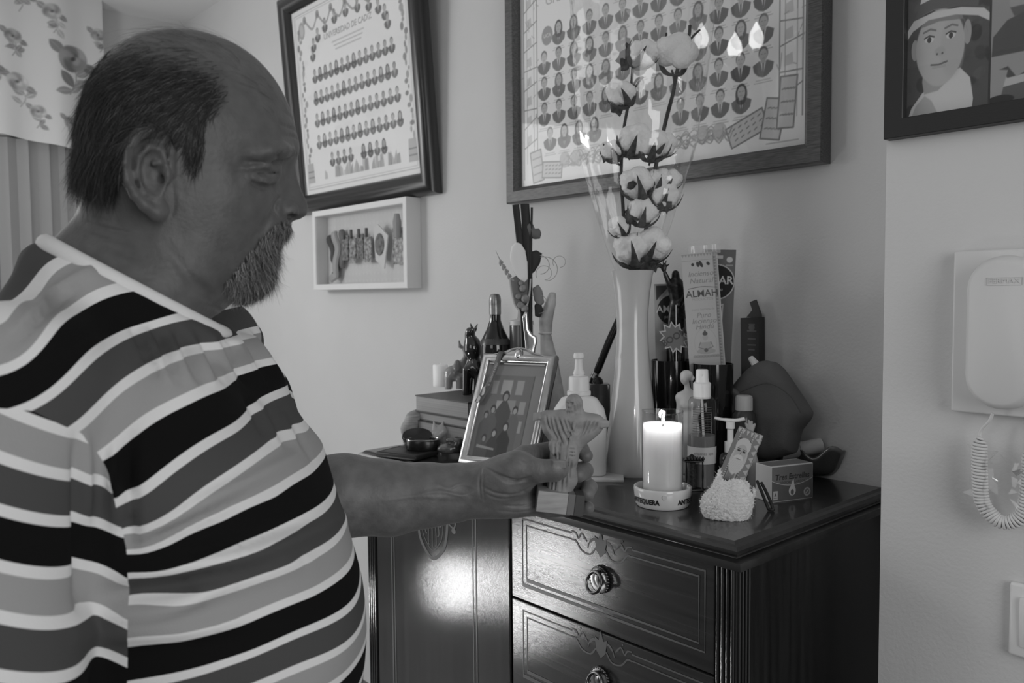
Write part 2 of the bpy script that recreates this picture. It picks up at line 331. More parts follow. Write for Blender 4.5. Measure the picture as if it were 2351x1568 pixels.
def ribbon2(pts, wd, z=0., closed=False):
    pts = [np.array(p[:2],float) for p in pts]; n = len(pts); v = []; f = []; wd = [wd]*n if np.isscalar(wd) else wd
    for i in range(n):
        a = pts[(i-1)%n] if closed or i else pts[0]; b = pts[(i+1)%n] if closed or i < n-1 else pts[-1]; t = nrm(b-a); q = np.array([-t[1],t[0]])
        k = 1.
        if closed or 0 < i < n-1:
            t1 = nrm(pts[i]-pts[i-1]); c = max(.35, abs(t1@t)); k = 1/c
        v += [(*(pts[i]+q*wd[i]/2*k),z),(*(pts[i]-q*wd[i]/2*k),z)]
    for i in range(n if closed else n-1): j = (i+1)%n; f.append((2*i+1,2*j+1,2*j,2*i))
    return v, f
def loopr(x0,x1,y0,y1): return [(x0,y0),(x1,y0),(x1,y1),(x0,y1)]
def scroll(cx, cy, s):  # inlaid leaf ornament that breaks the upper lines
    m = MB()
    for sg in (-1,1):
        X = lambda p: [(cx+sg*a*s, cy+b*s) for a,b in p]
        m.add(ribbon2(spline(X([(0,-.9),(.5,-.5),(1.2,-1.2),(2.2,-1.1),(2.9,-.4),(3.4,-.4)]),6), .0030)); m.add(ribbon2(spline(X([(.1,-.6),(.7,.2),(1.3,-.2),(1.5,-.7)]),6), [.0045]*12+[.002]*7))
        m.add(ribbon2(spline(X([(1.6,-.2),(2.2,.4),(2.6,-.1),(2.9,.3),(3.4,.4)]),6), .0028)); m.add(ell(.0022,.0022,.0002,(cx+sg*1.9*s,cy+.1*s,0),10,4)); m.add(ell(.0018,.0018,.0002,(cx+sg*2.4*s,cy+.7*s,0),10,4))
    m.add(prism([(cx-.5*s,cy-.7*s),(cx,cy-1.2*s),(cx+.5*s,cy-.7*s),(cx+.7*s,cy+.5*s),(cx+.25*s,cy+.3*s),(cx,cy+1.2*s),(cx-.25*s,cy+.3*s),(cx-.7*s,cy+.5*s)], .0003)); return m
def drawer(z0, z1):
    x0, x1 = -1.149, -.697; y = by0-.004; M = frame((0,y-.0006,0),(1,0,0),(0,0,1),(0,-1,0))
    d = obj('drawer', MB().add(box(x1-x0,.018,z1-z0,((x0+x1)/2,y+.009,(z0+z1)/2),.0022)), WOODH, chest, smooth=12)
    m = MB(); xm = (x0+x1)/2; lx0, lx1, h0, h1 = x0+.031, x1-.017, z0+.030, z1-.016
    for e, wd in ((0,.0026),(.011,.0024)):
        a, b, c, q = lx0+e, lx1-e, h0+e, h1-e; m.add(ribbon2([(xm-.068,q),(a,q),(a,c),(b,c),(b,q),(xm+.068,q)], wd), M)
    m.add((lambda s: (s.v,s.f))(scroll(xm,h1-.004,.020)), M); obj('inlay', m, INLAY, d, smooth=0)
    hx, hz = xm, (z0+z1)/2+.004; hp = MB()
    hp.add(lathe([(.0,0),(.017,.0),(.0195,.002),(.0205,.0045),(.018,.006),(.012,.004),(.006,.005),(0,.007)],36,False), frame((hx,y,hz),(1.05,0,0),(0,0,1.12),(0,-1,0)))
    for k in range(26): a = k/26*6.283; hp.add(ell(.0027,.0027,.0022,(hx+.0200*math.cos(a), y-.004, hz+.0215*math.sin(a)),8,5))
    hp.add(ell(.004,.005,.004,(hx,y-.010,hz+.014))); hd = obj('handle', hp, BRASS, d, smooth=60)
    obj('ring', MB().add(tube([(hx+.0155*math.sin(a*.2618), y-.012-.006*(1-math.cos(a*.2618)), hz-.001+.0165*math.cos(a*.2618)) for a in range(24)], .0028, 8, closed=True)), BRASS, hd, smooth=60)
for z0, z1 in ((.7905,.9615),(.6165,.7875),(.4425,.6135),(.2685,.4395),(.0945,.2655)): drawer(z0, z1)
# door with an inlaid shield
x0, x1, y = -1.617, -1.155, by0-.004; M = frame((0,y-.0006,0),(1,0,0),(0,0,1),(0,-1,0))
dr = obj('door', MB().add(box(x1-x0,.018,.867,((x0+x1)/2,y+.009,.528),.0022)), WOODV, chest, smooth=12)
m = MB(); 
for e, wd in ((0,.0028),(.010,.0022)): m.add(ribbon2([(-1.36+.08,.945-e),(-1.255-e,.925-e),(-1.255-e,.15+e),(-1.555+e,.15+e),(-1.555+e,.945-e),(-1.47,.945-e)], wd), M)
cxs, czs = -1.40, .875
m.add(ribbon2(spline([(cxs-.055,czs+.05),(cxs-.05,czs-.01),(cxs-.036,czs-.045),(cxs,czs-.07),(cxs+.036,czs-.045),(cxs+.05,czs-.01),(cxs+.055,czs+.05)],8), .008), M); m.add(ribbon2(spline([(cxs-.040,czs+.05),(cxs-.036,czs-.01),(cxs-.024,czs-.035),(cxs,czs-.052),(cxs+.024,czs-.035),(cxs+.036,czs-.01),(cxs+.040,czs+.05)],8), .002), M)
m.add(ribbon2([(cxs,czs+.05),(cxs,czs-.045)],[.005,.0025]), M)
for s in (-1,1):
    for a,b in ((.034,.01),(.024,-.012),(.014,-.034)): m.add(ribbon2(spline([(cxs,czs+.045),(cxs+s*a*.7,czs+.03+b*.2),(cxs+s*a,czs+b),(cxs+s*a*.75,czs+b-.008)],6), .0028), M)
    m.add(ribbon2(spline([(cxs+s*.05,czs+.02),(cxs+s*.075,czs+.01),(cxs+s*.085,czs+.035),(cxs+s*.10,czs+.06),(cxs+s*.085,czs+.08)],7), .004), M); m.add(ell(.007,.006,.0003,(cxs+s*.074,czs+.004,0),12,4), M)
obj('inlay', m, INLAY, dr, smooth=0)
# ------------------------------------------------------------------ framed things on the walls
def frame_ring(w, h, prof, back=True):  # prof: (inset from outer edge, height)
    v = []; f = []; k = len(prof)
    for d,z in prof: v += [(-w/2+d,-h/2+d,z),(w/2-d,-h/2+d,z),(w/2-d,h/2-d,z),(-w/2+d,h/2-d,z)]
    for i in range(k-1):
        for j in range(4): a, b = i*4+j, i*4+(j+1)%4; f.append((a,b,b+4,a+4))
    if back: f.append((3,2,1,0))
    return v, f
def bust(A, cx, cy, s, hair, face=.52, suit=.07, al=1., fem=False):
    A.poly([(cx-.46*s,cy-.05*s),(cx-.40*s,cy-.32*s),(cx-.2*s,cy-.5*s),(cx,cy-.56*s),(cx+.2*s,cy-.5*s),(cx+.40*s,cy-.32*s),(cx+.46*s,cy-.05*s),(cx+.2*s,cy+.08*s),(cx-.2*s,cy+.08*s)], suit, al)
    A.poly([(cx-.13*s,cy+.09*s),(cx+.13*s,cy+.09*s),(cx+.02*s,cy-.4*s),(cx-.02*s,cy-.4*s)], .7, al); A.poly([(cx-.04*s,cy+.0*s),(cx+.04*s,cy),(cx+.03*s,cy-.4*s),(cx-.03*s,cy-.4*s)], suit, al)
    if fem: A.el(cx,cy+.22*s,.27*s,.42*s,hair,al)
    A.el(cx,cy+.36*s,.21*s,.27*s,hair,al); A.el(cx,cy+.29*s,.175*s,.24*s,face,al); A.poly([(cx-.09*s,cy+.12*s),(cx+.09*s,cy+.12*s),(cx+.1*s,cy),(cx-.1*s,cy)], face*.9, al)
    if A.px < s*.05:
        for e in (-1,1): A.el(cx+e*.07*s,cy+.33*s,.035*s,.018*s,face*.35,al)
        A.line([(cx-.06*s,cy+.17*s),(cx+.06*s,cy+.17*s)], .02*s, face*.45, al); A.el(cx,cy+.25*s,.025*s,.05*s,face*.75,.6*al)
# big framed class picture (above the ornaments)
FRD = mat('dark_frame_wood', .075, .42, noise=(40,.5,(1,9,9)), bump=(120,.25,(1,8,8)), coat=.2)
bw, bh, bx_, bz_ = .895, .79, -.7765, 1.606
c0 = (bx_-bw/2, YB-.002, bz_+bh/2); bp = thing('framed_class_picture', 'large framed class portrait in square brown wooden frame behind the cotton stems', 'picture', (c0[0],YB,bz_))
BM = wallframe(c0)
obj('frame', MB().add(frame_ring(bw,bh,[(0,0),(0,.030),(.003,.034),(.030,.034),(.034,.030),(.0405,.024),(.0405,.010)]), BM), FRD, bp, smooth=20)
A = Art(bw-.08, bh-.08, 560, 480, .82); W, H = A.w, A.h; r2 = np.random.default_rng(11)
def row(y, x0, x1, n, s, skip=()):
    for i in range(n):
        if i in skip: continue
        x = x0+(x1-x0)*i/(n-1); bust(A, x, y, s, r2.uniform(.03,.12), r2.uniform(.42,.58), r2.uniform(.05,.12), .93, r2.random() < .28)
        A.line([(x-.016,y-.034),(x+.016,y-.034)], .002, .35, .7); A.line([(x-.020,y-.039),(x+.020,y-.039)], .002, .35, .7)
for y, n, sk in ((.372,13,(0,)),(.307,13,()),(.242,13,()),(.177,13,()),(.112,12,(4,5,6,7))):
    row(y, .088+(.0 if n > 12 else .02), W-.098-(.0 if n > 12 else .05), n, .052, sk)
row(.437,W*.42,W-.098,8,.052); row(.53,.10,W-.10,12,.052); row(.60,.10,W-.10,11,.052)
A.el(.10,.375,.020,.024,.3); A.text('UCA',.10,.375,.013,.7)
A.text('Grados en Ingeniería', W*.30, .462, .036, .3, .75, .1)
# pencil drawn border: pillars, stones, waves at the foot
r3 = np.random.default_rng(5)
for sx in (.012, W-.062):
    A.line([(sx,.02),(sx,H)], .003, .25); A.line([(sx+.05,.06),(sx+.05,H)], .003, .25); A.line([(sx+.012,.06),(sx+.012,H)], .002, .4); A.line([(sx+.038,.06),(sx+.038,H)], .002, .4)
    for k in range(14):
        y = .1+k*.05; A.line([(sx,y),(sx+.05,y+r3.uniform(-.01,.03))], .003, .25); A.poly([(sx+.01,y+.01),(sx+.03,y+.012),(sx+.028,y+.035),(sx+.012,y+.03)], .4, .6)
        for q in range(3): x = sx+r3.uniform(0,.05); A.line([(x,y+r3.uniform(0,.04)),(x+r3.uniform(-.01,.01),y+r3.uniform(0,.04))], .002, .3, .8)
def tablet(cx, cy, w_, h_, rot):
    c, s_ = math.cos(rot), math.sin(rot); T = lambda a,b: (cx+c*a-s_*b, cy+s_*a+c*b)
    A.poly([T(-w_,-h_),T(w_,-h_),T(w_,h_),T(-w_,h_)], .58); A.line([T(-w_,-h_),T(w_,-h_),T(w_,h_),T(-w_,h_),T(-w_,-h_)], .0035, .2)
    for i in range(5):
        for j in range(3): A.line([T(-w_*.7+i*w_*.35,-h_*.5+j*h_*.5),T(-w_*.7+i*w_*.35+.006,-h_*.5+j*h_*.5+.002)], .003, .25)
tablet(W-.135,.052,.045,.022,.35); tablet(W-.075,.062,.022,.04,-.2); tablet(W-.045,.09,.018,.05,-.08); tablet(.06,.05,.02,.04,.15); tablet(.115,.035,.035,.02,-.1)
for cx in np.linspace(.17,W-.2,22):
    for q in range(5): a = r3.uniform(0,3.14); y = .035+.02*r3.random(); A.line(spline([(cx-.02,y),(cx,y+.02*math.sin(a)),(cx+.02,y-.004),(cx+.03,y+.01)],4), .0026, r3.uniform(.2,.45), .8)
for cx in (.16,.2,W-.2,W-.24): A.el(cx,.055,.018,.02,.32,.6); A.el(cx-.004,.058,.012,.013,.55,.7)
A.line([(W-.09,.014),(W-.02,.014)], .002, .35)
PM = wallframe((c0[0],YB-.002-.012,c0[2])); A.mesh('print', PM, bp)
obj('glass_pane', MB().add(box(bw-.078,bh-.078,.002,(0,0,.0165)), BM), PANE, bp, smooth=0)
# left class picture, rounded dark frame, leaning forward a little at the top
lw, lh = .86, .78; lx1 = -1.992; t = .075; LM = frame((lx1-lw/2, YB-.004, 1.668),(1,0,0),(0,-t,1),(0,-1,-t)) @ Matrix.Translation((0,lh/2,0))
lp = thing('framed_class_picture', 'framed class portrait in thick rounded black frame above the white box frame', 'picture', (lx1-lw/2,YB,1.668))
pr = [(0,0),(0,.012),(.006,.030),(.018,.041),(.034,.044),(.048,.040),(.060,.030),(.068,.020),(.070,.008)]
obj('frame', MB().add(frame_ring(lw,lh,pr), LM), mat('black_lacquer_frame', .02, .3, coat=.3, coatr=.25), lp, smooth=50)
A = Art(lw-.135, lh-.135, 300, 280, .84); W, H = A.w, A.h
A.line([(.018,.018),(W-.018,.018),(W-.018,H-.018),(.018,H-.018),(.018,.018)], .003, .45); A.line([(.026,.026),(W-.026,.026),(W-.026,H-.026),(.026,H-.026),(.026,.026)], .002, .5)
for y, x0, x1, n in ((.40,.13,W-.115,14),(.325,.125,W-.11,14),(.25,.12,W-.105,14),(.175,.12,W-.1,14),(.105,.20,W-.2,9)):
    for i in range(n):
        if n == 9 and i == 4: continue
        bust(A, x0+(x1-x0)*i/(n-1), y+.02*0, .042, r2.uniform(.03,.1), r2.uniform(.4,.55), r2.uniform(.05,.14), .92, r2.random() < .3)
for i in range(11): a = math.pi*(i/10); bust(A, W/2-.235*math.cos(a), .475+.105*math.sin(a)*.9, .042, .06, .5, .07, .92)
A.text('UNIVERSIDAD DE CADIZ', W/2, .515, .027, .2); 
for k in range(3): A.line([(W/2-.1+.01*k,.488-.013*k),(W/2+.1-.01*k,.488-.013*k)], .004, .42, .8)
for k in range(6):
    x = .09+k*(W-.18)/6; A.line(spline([(x,H-.045),(x+.05,H-.085),(x+.09,H-.045)],6), .008, .25, .8); A.el(x,H-.045,.012,.014,.2,.8)
for sx in (.045, W-.045):
    for k in range(26): A.el(sx+r3.uniform(-.012,.012), .12+k*.018, r3.uniform(.004,.012), r3.uniform(.006,.013), r3.uniform(.08,.35), .8)
    A.poly([(sx-.025,.04),(sx+.025,.04),(sx+.02,.11),(sx-.02,.11)], .42, .8); A.line([(sx-.02,.06),(sx+.02,.06)],.004,.2); A.line([(sx-.02,.08),(sx+.02,.08)],.004,.2)
A.el(.065,H-.075,.022,.03,.3,.8); A.el(.065,H-.075,.014,.02,.6,.8); A.el(W-.065,H-.075,.022,.03,.2,.8)
for k in range(30): x = .13+(W-.26)*r3.random(); A.poly([(x,.045),(x+.022,.045),(x+.02,.06+.03*r3.random()),(x+.004,.06+.03*r3.random())], r3.uniform(.2,.5), .7)
A.mesh('print', LM @ Matrix.Translation((0,0,.014)), lp); obj('glass_pane', MB().add(box(lw-.13,lh-.13,.002,(0,0,.0185)), LM), PANE, lp, smooth=0)
# white shadow box frame
sw, sh = .585, .280; sc0 = (-2.108-sw/2, YB-.001, 1.526); sp = thing('shadow_box_frame', 'small white box frame with trinkets inside, hung under the black framed picture', 'picture', (sc0[0],YB,1.386)); SM = wallframe(sc0)
obj('frame', MB().add(frame_ring(sw,sh,[(0,0),(0,.054),(.002,.055),(.018,.055),(.020,.053),(.020,.006)]), SM), mat('white_painted_wood', .7, .5), sp, smooth=20)
A = Art(sw-.036, sh-.036, 150, 70, .6)
for i in range(24):
    for j in range(10): A.el(.012+i*.023,.012+j*.024,.004,.004,.7,.5)
A.mesh('backing', wallframe((sc0[0],YB-.008,sc0[2])), sp)
def blob(name, pts, wd, v, zz=.02): obj(name, MB().add(tube([(p[0],p[1],zz+.004*math.sin(i)) for i,p in enumerate(spline(pts,5))], wd, 8, flat=.5), SM), mat('trinket_'+name, v, .6), sp)
blob('ribbon',[(-.23,.05),(-.215,0),(-.195,-.05),(-.2,-.1)],.016,.03); blob('ribbon',[(-.18,.06),(-.165,.0),(-.18,-.08),(-.2,-.1)],.017,.35,.03); blob('ribbon',[(-.15,.065),(-.135,.0),(-.155,-.06)],.015,.12)
for k in range(4):
    x = -.115+k*.048; obj('letter_tile', MB().add(box(.04,.085,.006,(x,-.002+.006*(-1)**k,.026),.001), SM), mat('letter_tile_grey', .16+.1*(k%2), .6, noise=(120,.9)), sp)
    obj('peg', MB().add(box(.008,.03,.008,(x,.048,.032),.001), SM), DGREY, sp)
obj('heart_card', MB().add(prism([(.075,.055),(.10,.07),(.16,.03),(.135,-.075),(.085,-.045)], .004, .03), SM), mat('card_pale', .62, .6), sp); obj('photo_oval', MB().add(ell(.026,.036,.003,(.112,.004,.036)), SM), mat('photo_dark', .12, .5, noise=(60,.8)), sp)
obj('photo_card', MB().add(box(.075,.115,.004,(.212,-.005,.026),.001), SM), mat('photo_collage', .3, .5, noise=(70,.9)), sp); obj('figure', MB().add(tube([(.215,.02,.036),(.215,.07,.036),(.215,.095,.036)],[.012,.014,.008],8), SM), mat('figure_grey', .3, .6), sp)
obj('glass_pane', MB().add(box(sw-.038,sh-.038,.002,(0,0,.048)), SM), PANE, sp, smooth=0)
# photograph frame on the pillar (only its lower left corner shows)
fw, fh = .46, .40; fc = (-.5235+fw/2, YP-.001, 1.575+fh/2); fp = thing('photo_frame', 'flat black frame with portrait snapshots on the pillar above the entry phone', 'picture', (fc[0],YP,1.575)); FM = wallframe(fc)
obj('frame', MB().add(frame_ring(fw,fh,[(0,0),(0,.019),(.001,.020),(.025,.020),(.026,.019),(.026,.006)]), FM), mat('black_frame_wood', .022, .45, bump=(90,.15,(1,6,6))), fp, smooth=20)
A = Art(.150,.215,210,300,.09); r4 = np.random.default_rng(8)   # child with a straw hat
for k in range(60): A.el(r4.uniform(0,.15),r4.uniform(0,.215),r4.uniform(.003,.012),r4.uniform(.004,.016),r4.uniform(.015,.12),.7,r4.uniform(0,3),3)
A.poly([(.004,0),(.01,.012),(.03,.03),(.055,.04),(.085,.052),(.10,.055),(.118,.04),(.124,.012),(.122,0)], .62,1,2); A.poly([(.01,0),(.018,.014),(.035,.026),(.048,.018),(.06,0)], .42,1,3)
A.poly([(.03,.045),(.034,.028),(.06,.03),(.09,.05),(.095,.08),(.035,.08)], .36,1,3); A.el(.015,.09,.007,.014,.38); A.el(.112,.10,.007,.016,.36)
A.el(.062,.088,.045,.05,.47,1,0,3); A.el(.062,.058,.028,.022,.47,1,0,4); A.el(.085,.085,.022,.04,.40,.5,0,8)
A.poly([(.018,.1),(.03,.128),(.1,.128),(.112,.10),(.105,.118),(.06,.122),(.025,.118)], .22,.9,2)
for ex in (.042,.082): A.el(ex,.100,.0085,.004,.62); A.el(ex,.100,.004,.004,.06); A.line([(ex-.009,.103),(ex,.1055),(ex+.009,.103)], .0022,.08); A.line([(ex-.011,.111),(ex+.002,.114),(ex+.012,.111)], .0028,.2)
A.el(.062,.082,.010,.006,.38,.7,0,3); A.el(.057,.079,.002,.0015,.15); A.el(.067,.079,.002,.0015,.15); A.line([(.046,.066),(.06,.0645),(.076,.067)], .0026,.16); A.line([(.05,.062),(.072,.062)], .004,.36,.6)
A.poly([(.0,.118),(.012,.130),(.05,.136),(.10,.134),(.14,.126),(.15,.118),(.15,.108),(.13,.118),(.09,.126),(.04,.127),(.01,.116),(0,.106)], .60,1,2)
A.poly([(.018,.134),(.026,.158),(.045,.20),(.07,.215),(.14,.215),(.142,.19),(.13,.140),(.10,.137),(.05,.139)], .64,1,2); A.poly([(.017,.133),(.021,.150),(.06,.157),(.10,.155),(.132,.144),(.130,.130),(.10,.136),(.05,.139)], .11,1,2)
A.mesh('snapshot', frame((-.498+.052,YP-.008,1.602+.1075),(.69,0,0),(0,0,1),(0,-1,0)), fp)
A = Art(.11,.215,150,290,.30)
A.poly([(0,0),(.11,0),(.11,.03),(0,.018)], .12); A.poly([(0,.018),(.11,.03),(.11,.05),(0,.03)], .5)
A.poly([(.0,.18),(.11,.195),(.11,.215),(0,.215)], .5,.9); 
for k in range(5): A.line([(.01+k*.02,.19),(.02+k*.02,.215)], .002,.3)
A.poly([(.0,.05),(.002,.085),(.018,.103),(.04,.11),(.06,.106),(.075,.095),(.085,.06),(.07,.035),(.02,.03)], .085,1,2); A.el(.032,.126,.0115,.016,.34,1,0,2); A.poly([(.021,.118),(.043,.118),(.038,.106),(.026,.106)], .09,.9,2); A.el(.032,.140,.011,.005,.06)
A.poly([(.0,.04),(.02,.045),(.03,.03),(.06,.045),(.08,.04),(.085,.055),(.05,.06),(.0,.06)], .33,1,2); A.poly([(0,.005),(.012,.006),(.02,.04),(0,.045)], .33,1,2); A.el(.056,.094,.012,.012,.36,1,0,2); A.poly([(.043,.098),(.05,.108),(.064,.106),(.068,.096),(.056,.1)], .12,1,2); A.el(.05,.078,.013,.012,.05,1,0,2); A.poly([(.06,.09),(.09,.10),(.11,.08),(.11,.04),(.07,.05)], .13,1,3); A.poly([(.055,.072),(.085,.085),(.083,.092),(.05,.08)], .36,1,2); A.el(.012,.004,.016,.006,.03)
A.mesh('snapshot', frame((-.3935+.057,YP-.0085,1.602+.1075),(1,0,0),(0,0,1),(0,-1,0)), fp)
obj('back_board', MB().add(box(fw-.045,fh-.045,.003,(0,0,.005)), FM), DGREY, fp, smooth=0); obj('glass_pane', MB().add(box(fw-.05,fh-.05,.0015,(0,0,.0125)), FM), PANE, fp, smooth=0)
# ------------------------------------------------------------------ entry phone, coil cord, switch
IV = mat('ivory_plastic', .62, .42); ph = thing('entry_phone', 'ivory wall entry phone with coiled cord on the pillar', 'entry phone', (-.362,YP,1.2)); HM = wallframe((-.3625,YP,1.3065))
obj('base_plate', MB().add(box(.132,.215,.018,(0,0,.009),.003,3), HM), IV, ph)
def stadium(w_, h_, n=14): r = w_/2; return [(r*math.cos(a),(h_/2-r)+r*math.sin(a)) for a in np.linspace(0,math.pi,n)]+[(r*math.cos(a),-(h_/2-r)+r*math.sin(a)) for a in np.linspace(math.pi,2*math.pi,n)]
def loft(secs):
    v = []; f = []; n = len(secs[0][0])
    for p,z in secs: v += [(x,y,z) for x,y in p]
    for i in range(len(secs)-1):
        for j in range(n): a, b = i*n+j, i*n+(j+1)%n; f.append((a,b,b+n,a+n))
    f.append(tuple(range((len(secs)-1)*n,len(secs)*n))); return v, f
hs = loft([(stadium(.086,.196),.016),(stadium(.086,.196),.034),(stadium(.084,.194),.042),(stadium(.078,.188),.049),(stadium(.068,.178),.052)])
hset = obj('handset', MB().add(hs, HM @ Matrix.Translation((.002,.001,0))), IV, ph, smooth=40)
tv = text_vf('FERMAX', .0085, .0004); obj('maker_name', MB().add(tv, HM @ Matrix.Translation((.006,.066,.0522)) @ Matrix.Diagonal((1.15,1,1,1))).add(frame_ring(.042,.010,[(0,0),(0,.0005),(.0006,.0005),(.0006,0)],False), HM @ Matrix.Translation((.006,.066,.0521))), mat('embossed_plastic', .58, .45), hset, smooth=0)
# coil cord: helix along a hanging path
path = spline([(-.3735,YP-.028,1.203),(-.377,YP-.028,1.193),(-.387,YP-.026,1.180),(-.389,YP-.026,1.166),(-.388,YP-.026,1.12),(-.384,YP-.026,1.085),(-.369,YP-.026,1.066),(-.352,YP-.026,1.064),(-.336,YP-.026,1.08),(-.331,YP-.026,1.12),(-.330,YP-.026,1.166),(-.330,YP-.022,1.19),(-.326,YP-.02,1.203)],30)
path = np.array(path); seg = np.r_[0,np.cumsum(np.linalg.norm(np.diff(path,axis=0),axis=1))]; L = seg[-1]
def at(s): return np.array([np.interp(s,seg,path[:,k]) for k in range(3)])
pts = []; nT = 1500
for i in range(nT):
    s = L*i/(nT-1); p = at(s); t_ = nrm(at(min(L,s+.002))-at(max(0,s-.002))); y_ = np.array([0,1.,0]); n_ = nrm(np.cross(t_,y_)); y_ = np.cross(n_,t_)
    env = min(1,max(0,(s-.036)/.012))*min(1,max(0,(L-.04-s)/.012)); a = 2*math.pi*max(0,min(s,L-.04)-.036)/.0042; pts.append(p+.0078*env*(math.cos(a)*n_+math.sin(a)*y_))
obj('coil_cord', MB().add(tube(pts, .0021, 6)), IV, ph, smooth=180)
bag = []; bf = []; q = np.random.default_rng(2)
for i in range(12):
    for j in range(10):
        u, v_ = i/11, j/9; bag.append((-.402+u*.09+.004*q.normal(), YP-.014-.024*math.sin(u*3.14)-.004*q.random(), 1.078+v_*.062+.02*(1-u)*v_+.003*q.normal()))
for i in range(11):
    for j in range(9): a = i*10+j; bf.append((a,a+10,a+11,a+1))
tag(obj('plastic_wrapper', MB().add((bag,bf)), film('thin_plastic', 1.4, .08, 1., None, .02), loc=(-.36,YP-.02,1.08), smooth=20), 'scrap of clear plastic film stuck around the coiled phone cord', 'wrapper')
swt = thing('light_switch', 'white light switch plate low on the pillar below the entry phone', 'switch', (-.31,YP,.885)); WM = wallframe((-.3125,YP,.933))
obj('plate', MB().add(box(.085,.097,.010,(0,0,.005),.004,3), WM), WHITE, swt); obj('rocker', MB().add(box(.058,.066,.006,(0,0,.0115),.002,2), WM @ Matrix.Rotation(.05,4,'X')), WHITE, swt)
